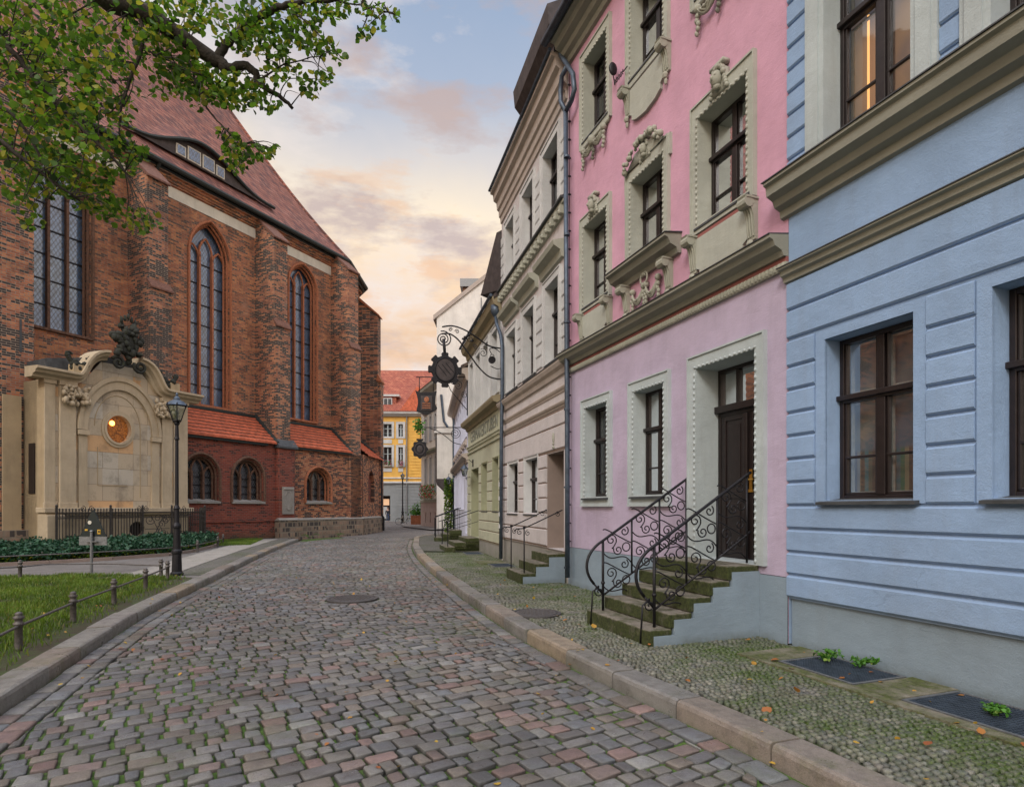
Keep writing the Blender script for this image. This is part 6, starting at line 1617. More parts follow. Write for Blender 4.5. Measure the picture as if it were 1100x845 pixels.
def grate(F, t0, t1, o0, o1, label):
    t = fthing('cellar_grate', label, 'grate', F, 'cellar grates along the house walls')
    m = MB(); a, b = t0, t1; z = .016
    m.box(a, b, o0, o0+.03, -.02, z).box(a, b, o1-.03, o1, -.02, z).box(a, a+.03, o0+.03, o1-.03, -.02, z).box(b-.03, b, o0+.03, o1-.03, -.02, z); m.build('frame', MT['greymetal'], t)
    m = MB(); x = a+.05
    while x < b-.03: m.box(x-.003, x+.003, o0+.03, o1-.03, -.02, z-.002); x += .032
    y = o0+.05
    while y < o1-.03: m.box(a+.03, b-.03, y-.0025, y+.0025, -.012, z-.004); y += .032
    m.build('bars', MT['bluemetal'], t)
    MB().box(a, b, o0, o1, -.034, -.026).build('pit', MT['wood'], t)
grate(FP, 3.95, 4.83, .08, .76, 'metal cellar grate with green weeds by the light blue house, nearer the steps')
grate(FP, 2.45, 3.50, .08, .76, 'metal cellar grate nearest the camera under the light blue house')
grate(FB, 3.7, 4.6, .12, .72, 'small cellar grate in front of the beige house windows')
grate(FG, 2.3, 3.2, .12, .72, 'small cellar grate beside the steps of the green house')
m = MB()
for (a, b) in ((1.4, 2.43), (3.52, 3.93), (4.85, 5.25)): m.box(a, b, .03, .80, -.05, .014)
m.box(1.4, 5.25, .78, .92, -.05, .012)
o = m.build('mossy_slab', MT['mossslab'] if 'mossslab' in MT else MT['step']); o.matrix_world = Matrix.Translation((FP.o[0], FP.o[1], 0)) @ Matrix.Rotation(FP.rz, 4, 'Z'); o['kind'] = 'structure'
o = MB().box(4.6, 5.6, .1, .9, -.05, .014).build('mossy_slab', MT['mossslab']); o.matrix_world = Matrix.Translation((FB.o[0], FB.o[1], 0)) @ Matrix.Rotation(FB.rz, 4, 'Z'); o['kind'] = 'structure'
def weed(x, y, z, s, label, seed):
    r = random.Random(seed); t = thing('weed', label, 'plant', (x, y, z), group='weeds growing at the wall'); pts = []
    m = MB()
    for k in range(9):
        a = r.uniform(0, 6.28); L = s*r.uniform(.6, 1)
        P = [(math.cos(a)*L*u, math.sin(a)*L*u, L*.6*math.sin(u*2.2)) for u in (0, .25, .5, .75, 1)]; m.tube(P, .003, 4)
        for q in P[1:]:
            for _ in range(5): pts.append((q[0]+r.uniform(-.02, .02), q[1]+r.uniform(-.02, .02), q[2]+r.uniform(-.005, .02)))
    m.build('stem', MT['fern'], t); leafblob(pts, .034, MT['fern'], 'leaves', t, r, up=.8, yel=.1)
p = FP.w(4.62, .35); weed(p[0], p[1], .015, .17, 'bright green fern-like weed on the cellar grate, left clump', 1)
p = FP.w(4.33, .22); weed(p[0], p[1], .015, .15, 'bright green fern-like weed on the cellar grate, right clump', 2)
p = FP.w(3.0, .45); weed(p[0], p[1], .015, .09, 'tiny green weed on the nearest cellar grate', 3)
p = FP.w(6.9, 1.05); weed(p[0], p[1], .18, .06, 'tiny sprout on the second mossy step', 4)
p = (-10.9, 32.1); weed(p[0], p[1], -.1, .5, 'green weed tuft at the church rubble plinth by the kerb end', 5)
p = (-8.95+-1.2, 34.8); weed(p[0], p[1], -.1, .35, 'green weed tuft under the pointed window of the church plinth', 6)

# ---------------------------------------------------------------- low rail fences
def postpart(root, x, y, h=.42, top=True):
    m = MB(); r = .038
    m.lathe([(r*1.15, -.02), (r, .03), (r, h*.66), (r*1.35, h*.68), (r*1.35, h*.73), (r, h*.75), (r, h*.82), (r*1.35, h*.84), (r*1.4, h*.90), (r*.8, h*.93), (r*1.0, h*.96), (r*.9, h), (r*.3, h+.012)], (x, y), 14)
    return m.build('post', MT['postmetal'], root, smooth=True)
MT['postmetal'] = plain('weathered_post', (.115, .105, .10), .55, .35, var=.4, scale=25)
def railfence(label, P, posts, z=.27, r=.016, h=.42):
    t = thing('low_fence', label, 'fence', (P[0][0], P[0][1], 0)); ox, oy = P[0]
    MB().tube([(p[0]-ox, p[1]-oy, z) for p in P], r, 6).build('rail', MT['postmetal'], t, smooth=True)
    for p in posts: postpart(t, p[0]-ox, p[1]-oy, h)
P1 = [(-3.35, 3.9), (-4.95, 5.2)]; b1 = [gp(20, 698), gp(78.6, 668), gp(122.4, 649), gp(156.4, 633.8), gp(180, 622.5)]
P1 = [(b1[0][0]+1.1, b1[0][1]-2.6)]+[(p[0], p[1]) for p in b1]
railfence('low post and rail fence along the lawn edge by the kerb', P1, [(p[0], p[1]) for p in b1]+[(b1[0][0]+.75, b1[0][1]-1.75)])
b2 = [gp(173, 620), gp(21.6, 621.8)]
railfence('low curved rail fence between the lawn and the path', [(-7.95, 13.55), (b2[0][0], b2[0][1]), (-9.6, 14.15), (-11.0, 14.0), (b2[1][0], b2[1][1]), (-14.5, 11.5)], [(b2[0][0], b2[0][1]), (b2[1][0], b2[1][1])])
E2 = offset(E, .22); pp_ = [E2[0], E2[1], E2[2], E2[3], E2[4], E2[5], E2[6], E2[7]]
railfence('low rail fence in front of the leafy flower bed', pp_, [((a[0]), (a[1])) for a in (gp(46, 604.5), gp(104, 600.5), gp(155, 596.5))]+[(-11.35, 21.5), (-12.0, 24.3), (-12.85, 26.5)])

# ---------------------------------------------------------------- street lamps
def lamp(x, y, label, H=4.26, s=1.0, group=None):
    t = thing('street_lamp', label, 'street lamp', (x, y, 0), group=group)
    zl = H-.62; a = .85*s
    MB().lathe([(.17*a, 0), (.17*a, .05), (.13*a, .09), (.115*a, .5), (.135*a, .53), (.135*a, .58), (.10*a, .62), (.085*a, 1.10), (.105*a, 1.13), (.105*a, 1.17), (.07*a, 1.25), (.062*a, 1.55), (.085*a, 1.58), (.05*a, 1.66), (.042*a, zl-.45), (.07*a, zl-.42), (.055*a, zl-.36), (.042*a, zl-.1), (.075*a, zl-.05), (.05*a, zl)], (0, 0), 14).build('post', MT['iron'], t, smooth=False)
    ln = MB(); r0, r1, z0, z1 = .10, .215, zl+.02, zl+.36
    for k in range(6):
        b = 2*math.pi*k/6; ln.tube([(r0*math.cos(b), r0*math.sin(b), z0), (r1*math.cos(b), r1*math.sin(b), z1)], .011, 5)
        ln.ball((r1*1.08*math.cos(b), r1*1.08*math.sin(b), z1+.035), (.018, .018, .03))
        ln.tube([(.045*math.cos(b), .045*math.sin(b), zl-.05), (r0*math.cos(b), r0*math.sin(b), z0)], .009, 4)
    ln.lathe([(r0*1.08, z0-.015), (r0*1.08, z0+.01)], (0, 0), 6); ln.lathe([(r1*1.05, z1-.01), (r1*1.08, z1+.015)], (0, 0), 6)
    L = ln.build('lantern_frame', MT['iron'], t)
    MB().lathe([(r0*.97, z0+.012), (r1*.97, z1-.012)], (0, 0), 6).build('lantern_glass', MT['lampglass'], L)
    MB().lathe([(r1*1.12, z1+.015), (r1*.72, z1+.11), (r1*.34, z1+.15), (r1*.34, z1+.18), (r1*.22, z1+.22), (r1*.10, z1+.25), (r1*.16, z1+.275), (r1*.10, z1+.30), (.004, z1+.33)], (0, 0), 12).build('lamp_hood', MT['bluemetal'], t, smooth=False)
    MB().lathe([(.02, z0), (.025, z0+.12), (.04, z0+.16), (.03, z0+.24), (.005, z0+.27)], (0, 0), 8).build('mantle', MT['white'], L)
g_ = gp(190, 617.5); lamp(g_[0], g_[1], 'black cast iron gas lantern standing by the path in front of the stone tomb')
g_ = (at(432.5, 561, 62)); lamp(g_[0], g_[1], 'distant black lamp post by the bicycle at the yellow house', 5.2, 1.6)
def wallamp(F, t, z, out, label):
    th = fthing('wall_lantern', label, 'lantern', F, 'lanterns on the house walls'); m = MB(); c = (t, out)
    m.tube([(t, 0, z+.28), (t, out*.5, z+.42), (t, out, z+.36), (t, out, z+.22)], .012, 6).box(t-.06, t+.06, 0, .03, z+.15, z+.42); m.build('bracket', MT['iron'], th)
    f = MB()
    for k in range(6):
        b = 2*math.pi*k/6; f.tube([(t+.07*math.cos(b), out+.07*math.sin(b), z-.22), (t+.14*math.cos(b), out+.14*math.sin(b), z+.05)], .010, 4)
    f.lathe([(.075, -.235+z), (.075, -.215+z)], c, 6); f2 = f.build('lantern_frame', MT['iron'], th)
    MB().lathe([(.068, z-.21), (.135, z+.045)], c, 6).build('lantern_glass', MT['lampglass'], f2)
    MB().lathe([(.17, z+.05), (.09, z+.15), (.03, z+.2), (.004, z+.24)], c, 10).build('lamp_hood', MT['bluemetal'], th)
wallamp(FG, 5.15, 3.05, .35, 'glazed lantern on the green house wall beside its door recess')
wallamp(FL, 8.6, 3.1, .45, 'glazed lantern on the lavender house below the oriel')

# ---------------------------------------------------------------- triangular sign
g_ = gp(99, 616); SG2 = thing('triangular_sign', 'dark green triangular board with grey plate below on a short metal post', 'sign', (g_[0], g_[1], 0), -.1)
k = g_[1]/640
MB().tube([(0, -.02, 0), (0, -.02, 1.02)], .032, 10).ball((0, -.02, 1.03), (.045, .045, .03), 8, 4).box(-.15, .15, -.05, .045, .77, .79).build('post', MT['greymetal'], SG2)
b = MB().prism([(-.33, .905), (.33, .905), (.33, .93), (.02, 1.53), (-.02, 1.53), (-.33, .93)], 'y', .02, .05).build('triangle_board', MT['greenmetal'], SG2)
MB().tube([(-.08, .019, 1.24), (-.08, .012, 1.24)], .048, 14).build('round_emblem', MT['band'], b)
MT['ochre'] = plain('ochre_paint', (.50, .30, .03), .6)
MB().box(.125, .205, .010, .018, .96, 1.07).box(-.20, -.13, .010, .018, 1.04, 1.08).build('ochre_mark', MT['ochre'], b)
MB().box(.15, .19, .006, .0095, 1.0, 1.04).build('dark_mark', MT['greenmetal'], b)
MB().box(-.36, .36, .02, .045, .69, .90).build('grey_plate', MT['plategrey'] if 'plategrey' in MT else MT['greymetal'], SG2)

# ---------------------------------------------------------------- hanging signs
def local(F, t, lst): return [(t,)+F.pc(t, u, v) for u, v in lst]
HS = fthing('hanging_sign', 'large black gear shaped sign on an arched wrought iron bracket', 'sign', FB); t_ = 5.72
m = MB(); ua = [(543, 374.7), (526, 371.6), (511, 361.6), (498.5, 354), (486, 350), (475, 351)]; la = [(541.6, 407.8), (526, 404.7), (514, 394), (501.6, 377), (492, 364.7), (483, 358.5), (474.6, 358.5)]
def cm(P, n=6):
    out = []
    for i in range(len(P)-1):
        p0 = P[max(i-1, 0)]; p1 = P[i]; p2 = P[i+1]; p3 = P[min(i+2, len(P)-1)]
        for k in range(n):
            t = k/n; out.append(tuple(.5*((2*p1[d])+(-p0[d]+p2[d])*t+(2*p0[d]-5*p1[d]+4*p2[d]-p3[d])*t*t+(-p0[d]+3*p1[d]-3*p2[d]+p3[d])*t**3) for d in range(len(p1))))
    return out+[tuple(P[-1])]
m.tube(local(FB, t_, cm(ua)), .022, 6); m.tube(local(FB, t_, cm(la)), .022, 6)
cc = FB.pc(t_, 476.5, 364); m.tube([(t_, p[0], p[1]) for p in spiral(cc, .24, 2.4, 1.2, 1, 40)], .018, 6)
m.tube([(t_, cc[0]-.0, cc[1]), (t_, FB.pc(t_, 478, 380)[0], FB.pc(t_, 478, 381)[1])], .045, 8)
m.tube([(t_, .03, 5.2), (t_, .03, 6.75)], .03, 6)
for (u, v, r, a, sg) in ((519, 379, .14, 1, 1), (505, 364, .12, 2, -1), (491, 356, .07, 0, 1), (484, 354, .06, 3, -1), (529, 383, .10, 4, 1), (510, 372, .08, 5, -1)):
    c = FB.pc(t_, u, v); m.tube([(t_, p[0], p[1]) for p in spiral(c, r, 1.5, a, sg)], .011, 5)
for (u, v) in ((500, 362), (503, 360), (507, 366), (498, 364)):
    c = FB.pc(t_, u, v); m.ball((t_, c[0], c[1]), (.02, .07, .04))
m.build('bracket', MT['iron'], HS, smooth=True)
gc = FB.pc(t_, 478, 397.3); pts = []
for k in range(8):
    a = 2*math.pi*k/8+math.pi/8*0
    for da, r in ((-.27, .405), (-.215, .425), (-.23, .47), (-.17, .505), (.17, .505), (.23, .47), (.215, .425), (.27, .405)): pts.append((gc[0]+r*math.cos(a+da), gc[1]+r*1.03*math.sin(a+da)))
G = MB().prism(pts, 'x', t_-.04, t_+.04).build('gear_plate', MT['signmetal'] if 'signmetal' in MT else MT['iron'], HS, bevel=.01)
m = MB(); m.tube([(t_-.045, gc[0]+.29*math.cos(a), gc[1]+.34*math.sin(a)) for a in [k*math.pi/16 for k in range(32)]], .025, 6, closed=True); m.build('oval_rim', MT['iron'], G)
MB().prism([(gc[0]+.28*math.cos(k*math.pi/14), gc[1]+.33*math.sin(k*math.pi/14)) for k in range(28)], 'x', t_-.055, t_-.041).build('oval_board', MT['darkwood'], G)
m = MB()
for s_ in (-.12, 0, .12): m.tube([(t_-.062, gc[0]-.16+s_, gc[1]-.14-s_*.3), (t_-.062, gc[0]+.10+s_, gc[1]+.16-s_*.3)], .010, 4)
m.build('oval_relief', MT['iron'], G)
# small round lamp-like sign on the same wall
HL = fthing('small_hanging_sign', 'small round black disc hanging from a curled iron arm beside the drainpipe', 'sign', FB); t_ = 5.75
m = MB(); m.tube(local(FB, t_, cm([(537, 378), (531, 374), (526, 375), (528, 380)])), .014, 6); m.tube(local(FB, t_, cm([(540, 395), (534, 396), (527, 393)])), .012, 6); m.build('bracket', MT['iron'], HL)
c = FB.pc(t_, 528.5, 386.5); MB().prism([(c[0]+.11*math.cos(k*math.pi/8), c[1]+.11*math.sin(k*math.pi/8)) for k in range(16)], 'x', t_-.03, t_+.03).build('disc', MT['iron'], HL)
# second sign
H2 = fthing('hanging_sign', 'dark embossed shield sign on a straight bar with scrolled stays', 'sign', FL); t_ = .25
m = MB(); m.tube(local(FL, t_, [(506, 405), (447, 405)]), .022, 6); m.tube(local(FL, t_, [(504, 443), (484, 419), (478, 405)]), .018, 6)
for u in (450.5, 465.5): m.tube(local(FL, t_, [(u, 405), (u, 421)]), .018, 6)
for (u, v, r, a, sg) in ((492, 414, .2, 1, 1), (499, 424, .15, 2, -1), (487, 410, .12, 3, 1)):
    c = FL.pc(t_, u, v); m.tube([(t_, p[0], p[1]) for p in spiral(c, r, 1.6, a, sg)], .013, 5)
m.tube([(t_, .02, FL.pc(t_, 505, 446)[1]), (t_, .02, FL.pc(t_, 505, 400)[1])], .03, 6)
m.build('bracket', MT['iron'], H2, smooth=True)
out = cm([(446, 419), (451, 421.5), (458, 421), (464, 421.5), (469, 420), (468, 426), (467.6, 434), (469.5, 439), (464, 443), (458, 445.5), (452, 443.5), (447.5, 441), (449, 433), (448, 425)], 4)
S2 = MB().prism([FL.pc(t_, u, v) for u, v in out], 'x', t_-.04, t_+.04).build('shield_plate', MT['iron'], H2, bevel=.01)
a_, b_ = FL.pc(t_, 452, 425), FL.pc(t_, 464.5, 441)
MB().box(t_-.07, t_-.042, a_[0], b_[0], b_[1], a_[1]).build('embossed_panel', MT['darkwood'], S2, bevel=.02)
m = MB()
for k in range(4): z = b_[1]+.08+.09*k; m.box(t_-.09, t_-.071, a_[0]-.06, b_[0]+.08, z, z+.035) if k < 3 else m.ball((t_-.08, (a_[0]+b_[0])/2, a_[1]-.16), (.02, .10, .12), 8, 6)
m.build('relief_lines', MT['terra'], S2)
# third sign with a small green tree on top
H3 = fthing('hanging_sign', 'black scalloped sign topped by a small green palm, hanging from a scrolled bracket', 'sign', FL); t_ = 4.6
m = MB(); m.tube(local(FL, t_, [(495.5, 459), (451, 459)]), .022, 6); m.tube(local(FL, t_, cm([(496, 477.5), (487, 475), (478, 468), (470, 463), (462, 460)])), .018, 6)
c = FL.pc(t_, 489, 465.5); m.tube([(t_, p[0], p[1]) for p in spiral(c, .27, 2.2, 1.5, 1, 34)], .015, 5)
m.tube(local(FL, t_, [(451.5, 459), (451.5, 472)]), .016, 6); m.build('bracket', MT['iron'], H3, smooth=True)
c = FL.pc(t_, 451, 482.3); pts = [(c[0]+(.37+.035*math.cos(8*a))*math.cos(a), c[1]+(.42+.035*math.cos(8*a))*math.sin(a)) for a in [k*2*math.pi/64 for k in range(64)]]
S3 = MB().prism(pts, 'x', t_-.04, t_+.04).box(t_-.04, t_+.04, c[0]-.16, c[0]+.16, c[1]+.40, c[1]+.5).build('scalloped_plate', MT['iron'], H3, bevel=.01)
m = MB(); m.tube([(t_-.045, c[0]+.24*math.cos(a), c[1]+.27*math.sin(a)) for a in [k*math.pi/12 for k in range(24)]], .03, 6, closed=True); m.ball((t_-.05, c[0], c[1]), (.03, .14, .18), 10, 6); m.build('relief', MT['darkwood'], S3)
cp = FL.pc(t_, 450.5, 457); r = random.Random(4)
leafblob([(t_+r.uniform(-.12, .12), cp[0]+r.gauss(0, .11), cp[1]+r.gauss(0, .17)) for _ in range(160)], .12, MT['fern'], 'palm_foliage', H3, r)

# ivy stem by the oriel
IV = fthing('ivy_climber', 'ivy climbing the wall corner below the oriel bracket', 'plant', FL); r = random.Random(8)
MB().tube([(10.6, .25, 0), (10.7, .2, 1.5), (10.6, .15, 3.0)], .05, 6).build('stem', MT['bark'], IV)
leafblob([(10.6+r.gauss(0, .22), .25+r.uniform(-.1, .35), r.uniform(.05, 3.3)) for _ in range(1300)], .10, MT['leaf'], 'leaves', IV, r)

# ---------------------------------------------------------------- far street furniture
g_ = at(449, 563, 58); PL = thing('planter', 'wooden planter box with leafy shrub by the yellow house', 'planter', (g_.x, g_.y, -.1)); r = random.Random(3)
MB().box(-.65, .65, -.3, .3, 0, .95).box(-.7, .7, -.33, .33, .85, .95).build('box', MT['terra'], PL)
leafblob([(r.gauss(0, .4), r.gauss(0, .2), 1.0+abs(r.gauss(0, .45))) for _ in range(700)], .14, MT['fern'], 'foliage', PL, r)
g_ = at(434, 561, 60); BK = thing('bicycle', 'parked bicycle leaning by the distant lamp post', 'bicycle', (g_.x, g_.y, -.12), .15)
for x_ in (-.52, .52):
    w = MB().tube([(x_+.33*math.cos(a), 0, .34+.33*math.sin(a)) for a in [k*math.pi/10 for k in range(20)]], .022, 5, closed=True).build('wheel', MT['iron'], BK)
    m = MB()
    for k in range(8): a = k*math.pi/4; m.tube([(x_, 0, .34), (x_+.31*math.cos(a), 0, .34+.31*math.sin(a))], .004, 3)
    m.build('spokes', MT['greymetal'], w)
MB().tube([(-.52, 0, .34), (-.15, 0, .82), (.35, 0, .85), (.0, 0, .30), (-.15, 0, .82)], .02, 6).tube([(-.52, 0, .34), (0, 0, .30)], .015, 5).tube([(.52, 0, .34), (.38, 0, .98)], .02, 6).tube([(-.15, 0, .82), (-.17, 0, .95)], .018, 5).build('frame', MT['whitebike'] if 'whitebike' in MT else MT['band'], BK)
MB().ball((-.18, 0, .98), (.13, .06, .035), 8, 4).build('saddle', MT['iron'], BK); MB().tube([(.38, -.25, 1.03), (.38, 0, 1.0), (.38, .25, 1.03)], .015, 5).build('handlebar', MT['iron'], BK)

# ---------------------------------------------------------------- person
def skinmesh(name, V, Ed, Rr, mat, parent, sub=2):
    me = bpy.data.meshes.new(name); me.from_pydata(V, Ed, []); o = bpy.data.objects.new(name, me); col.objects.link(o); o.parent = parent
    s = o.modifiers.new('s', 'SKIN'); s.use_smooth_shade = True
    for i, r_ in enumerate(Rr): me.skin_vertices[0].data[i].radius = (r_, r_*.8)
    me.skin_vertices[0].data[0].use_root = True
    u = o.modifiers.new('u', 'SUBSURF'); u.levels = sub; u.render_levels = sub; me.materials.append(mat); return o
MT['skin'] = plain('skin', (.50, .30, .22), .6, var=.05); MT['jeans'] = plain('blue_jeans', (.05, .08, .16), .9, var=.2); MT['jacket'] = plain('dark_jacket', (.025, .03, .04), .85, var=.3); MT['hair'] = plain('dark_hair', (.03, .02, .015), .7)
g_ = at(416.5, 559.5, 71); PE = thing('person', 'distant pedestrian in dark jacket and blue jeans walking past the church corner', 'person', (g_.x, g_.y, -.12), .2)
V = [(0, 0, .95), (0, 0, 1.15), (0, 0, 1.38), (0, 0, 1.48), (0, 0, 1.56), (0, .01, 1.66), (0, .01, 1.74),
     (.10, 0, .90), (.11, -.10, .50), (.11, .02, .10), (.11, -.13, .04), (-.10, 0, .90), (-.10, .14, .50), (-.10, .22, .12), (-.10, .10, .05),
     (.19, 0, 1.40), (.25, .05, 1.12), (.26, -.02, .88), (.26, -.04, .78), (-.19, 0, 1.40), (-.25, -.04, 1.12), (-.26, -.14, .90), (-.26, -.18, .81)]
Ed = [(0, 1), (1, 2), (2, 3), (3, 4), (4, 5), (5, 6), (0, 7), (7, 8), (8, 9), (9, 10), (0, 11), (11, 12), (12, 13), (13, 14), (2, 15), (15, 16), (16, 17), (17, 18), (2, 19), (19, 20), (20, 21), (21, 22)]
Rr = [.13, .13, .14, .06, .06, .10, .06, .09, .065, .045, .04, .09, .065, .045, .04, .065, .05, .04, .03, .065, .05, .04, .03]
skinmesh('body', V, Ed, Rr, MT['skin'], PE)
skinmesh('jacket', [V[0], V[1], V[2], V[15], V[16], V[17], V[19], V[20], V[21], (0, 0, .84)], [(0, 1), (1, 2), (2, 3), (3, 4), (4, 5), (2, 6), (6, 7), (7, 8), (0, 9)], [.165, .16, .165, .085, .07, .06, .085, .07, .06, .17], MT['jacket'], PE)
skinmesh('trousers', [(0, 0, .88), V[7], V[8], V[9], V[11], V[12], V[13]], [(0, 1), (1, 2), (2, 3), (0, 4), (4, 5), (5, 6)], [.14, .11, .085, .07, .11, .085, .07], MT['jeans'], PE)
MB().ball((0, .02, 1.72), (.095, .105, .085), 10, 8).build('hair', MT['hair'], PE, smooth=True)

# ---------------------------------------------------------------- the linden tree overhanging on the left
TR = thing('linden_tree', 'linden tree whose leafy branches overhang the street from the left', 'tree', (-7.6, 4.2, 0)); B0 = Vector((-7.6, 4.2, 0))
def L3(lst): return [at(u, v, Y)-B0 for u, v, Y in lst]
MB().tube([(0, 0, -.1), (0, .02, .5), (.05, .05, 2), (0, .1, 4), (.1, .1, 6), (.2, 0, 9)], [.42, .30, .26, .23, .2, .1], 14).build('trunk', MT['bark'], TR, smooth=True)
base = Vector((.05, .1, 4.6)); st = at(60, -60, 5.0)-B0
def limb(P, r0, r1, name='limb'):
    P = [tuple(p) for p in P]; Q = cm(P, 5); n = len(Q); r = [r0+(r1-r0)*i/(n-1) for i in range(n)]
    rs = random.Random(len(P)); Q = [(q[0]+rs.uniform(-.008, .008), q[1]+rs.uniform(-.008, .008), q[2]+rs.uniform(-.008, .008)) for q in Q]
    return MB().tube(Q, r, 8).build(name, MT['bark'], TR, smooth=True)
A = L3([(60, -60, 5.0), (109, -3, 5.2), (153, 12, 5.3), (191, 38, 5.4), (232, 65, 5.5), (245, 75, 5.5)])
limb([base, (base+A[0])/2+Vector((0, 0, .3))]+A, .11, .050)
limb(L3([(245, 75, 5.5), (262, 71, 5.5), (275, 79, 5.5), (277, 90, 5.5), (300, 104, 5.55), (314.5, 116, 5.6)]), .044, .014)
limb(L3([(232, 65, 5.5), (243, 48, 5.5), (262, 30, 5.5), (282, 16, 5.45), (304, 7, 5.4), (330, 1, 5.4), (357, 0, 5.4), (400, -12, 5.4)]), .042, .016)
for P, r0 in (([(150, 10, 5.3), (153, 49, 5.3), (136, 93, 5.3), (131, 117, 5.3), (128, 145, 5.3)], .02), ([(136, 100, 5.3), (122, 118, 5.2), (112, 124, 5.2)], .010), ([(200, 55, 5.4), (218, 109, 5.4), (237, 134, 5.4), (262, 160, 5.4)], .012),
              ([(0, 40, 5.0), (60, 110, 5.1), (100, 150, 5.1), (140, 190, 5.2)], .025), ([(0, 150, 4.8), (50, 190, 4.9), (85, 215, 5.0)], .02), ([(-30, 100, 4.8), (20, 130, 4.9), (60, 200, 5)], .02), ([(276, 88, 5.5), (305, 70, 5.5), (350, 60, 5.5)], .01), ([(300, 5, 5.4), (330, 25, 5.4), (365, 60, 5.4)], .01), ([(357, 0, 5.4), (400, 8, 5.4), (430, 18, 5.4)], .008), ([(153, 50, 5.3), (190, 70, 5.3), (225, 85, 5.3)], .01), ([(300, 104, 5.5), (312, 85, 5.5), (355, 88, 5.5)], .006)):
    limb(L3(P), r0, r0*.35, 'twig')
CL = [(20, 20, 55, 330), (60, 55, 55, 330), (15, 85, 55, 330), (65, 100, 50, 300), (105, 130, 38, 200), (35, 140, 48, 260), (10, 175, 35, 150), (70, 165, 38, 200), (118, 95, 35, 110), (125, 30, 45, 200), (60, 5, 60, 300), (100, 60, 36, 170),
      (130, 168, 24, 80), (150, 165, 12, 20), (95, 200, 28, 120), (50, 185, 30, 130), (125, 228, 17, 36), (148, 238, 14, 28), (108, 215, 16, 30), (165, 240, 8, 8), (22, 215, 16, 30), (35, 238, 12, 16),
      (170, 50, 24, 70), (190, 62, 24, 80), (205, 85, 22, 80), (225, 90, 20, 70), (180, 85, 22, 60), (160, 30, 26, 70), (190, 15, 28, 90), (215, 12, 22, 70), (250, 95, 22, 60), (240, 100, 14, 30), (215, 105, 14, 26), (265, 105, 16, 30),
      (243, 145, 8, 14), (250, 158, 11, 26), (262, 165, 10, 24), (275, 163, 9, 18), (288, 163, 7, 10), (296, 160, 4, 3), (256, 180, 9, 16), (246, 165, 8, 12),
      (255, 30, 26, 80), (280, 20, 26, 90), (270, 45, 18, 45), (300, 40, 22, 60), (325, 30, 20, 50), (335, 45, 14, 30), (350, 52, 11, 18), (364, 60, 7, 7), (300, 60, 14, 24), (345, 85, 11, 16), (330, 95, 12, 14), (355, 82, 7, 6), (315, 80, 14, 16), (292, 85, 14, 22), (275, 100, 14, 26), (290, 112, 10, 12),
      (330, 8, 22, 60), (360, 5, 18, 36), (355, 15, 9, 9), (385, 5, 13, 14), (400, 12, 11, 12), (412, 14, 8, 7), (425, 18, 6, 5), (392, 32, 9, 10), (405, 30, 6, 5), (388, 40, 4, 3),
      (-40, 20, 60, 300), (-60, 120, 60, 260), (-30, -60, 70, 330), (60, -60, 60, 300), (150, -40, 50, 200), (240, -40, 50, 160), (330, -40, 40, 90), (-120, 60, 80, 250), (-140, -40, 90, 250), (400, -30, 25, 30), (-60, 200, 30, 60)]
ANC = [(153, 12, 5.3), (191, 38, 5.4), (232, 65, 5.5), (262, 71, 5.5), (277, 90, 5.5), (314, 116, 5.6), (262, 30, 5.5), (304, 7, 5.4), (357, 0, 5.4), (136, 93, 5.3), (128, 142, 5.3), (237, 134, 5.4), (60, 110, 5.1), (100, 150, 5.1), (50, 190, 4.9), (262, 160, 5.4), (400, 8, 5.4)]
LN = [[(109, -3, 5.2), (153, 12, 5.3), (191, 38, 5.4), (232, 65, 5.5), (262, 71, 5.5), (277, 90, 5.5), (300, 104, 5.55), (314, 116, 5.6)], [(232, 65, 5.5), (262, 30, 5.5), (304, 7, 5.4), (357, 0, 5.4), (400, 8, 5.4), (430, 18, 5.4)], [(153, 49, 5.3), (136, 93, 5.3), (128, 145, 5.3)], [(200, 55, 5.4), (218, 109, 5.4), (237, 134, 5.4), (262, 160, 5.4)], [(0, 40, 5.0), (60, 110, 5.1), (100, 150, 5.1), (140, 190, 5.2)], [(0, 150, 4.8), (50, 190, 4.9), (85, 215, 5.0)], [(276, 88, 5.5), (305, 70, 5.5), (350, 60, 5.5)], [(153, 50, 5.3), (190, 70, 5.3), (225, 85, 5.3)]]
ANC = [tuple(a[k]+(b[k]-a[k])*i/7 for k in range(3)) for L in LN for a, b in zip(L[:-1], L[1:]) for i in range(7)]
tw = random.Random(31); m = MB()
for (u, v, r, n) in CL:
    if u < -30 or v < -30: continue
    for _ in range(2+n//40):
        a = min(ANC, key=lambda q: (q[0]-u)**2+(q[1]-v)**2+tw.uniform(0, 1600)); e = (u+tw.uniform(-1, 1)*r*.8, v+tw.uniform(-1, 1)*r*.8, a[2]+tw.uniform(-.3, .3))
        md = ((a[0]+e[0])/2+tw.uniform(-6, 6), (a[1]+e[1])/2+tw.uniform(-8, 2), (a[2]+e[2])/2)
        P = cm([tuple(p) for p in L3([a, md, e])], 4); m.tube(P, [.006-.0045*i/(len(P)-1) for i in range(len(P))], 4)
m.build('twigs', MT['bark'], TR)
rr = random.Random(12); pts = []; far_ = []
for (u, v, r, n) in CL:
    for _ in range(int(n*(1.35 if n >= 150 else 2.0))):
        a = rr.uniform(0, 2*math.pi); q = r*math.sqrt(rr.random()); dense = n >= 150
        p = at(u+q*math.cos(a), v+q*math.sin(a), rr.uniform(4.6, 6.6) if dense else rr.uniform(5.2, 5.8))-B0
        pts.append(tuple(p))
lf = leafblob(pts, .054, MT['leaf'], 'crown', TR, rr, up=.35, yel=.22)
pts2 = []
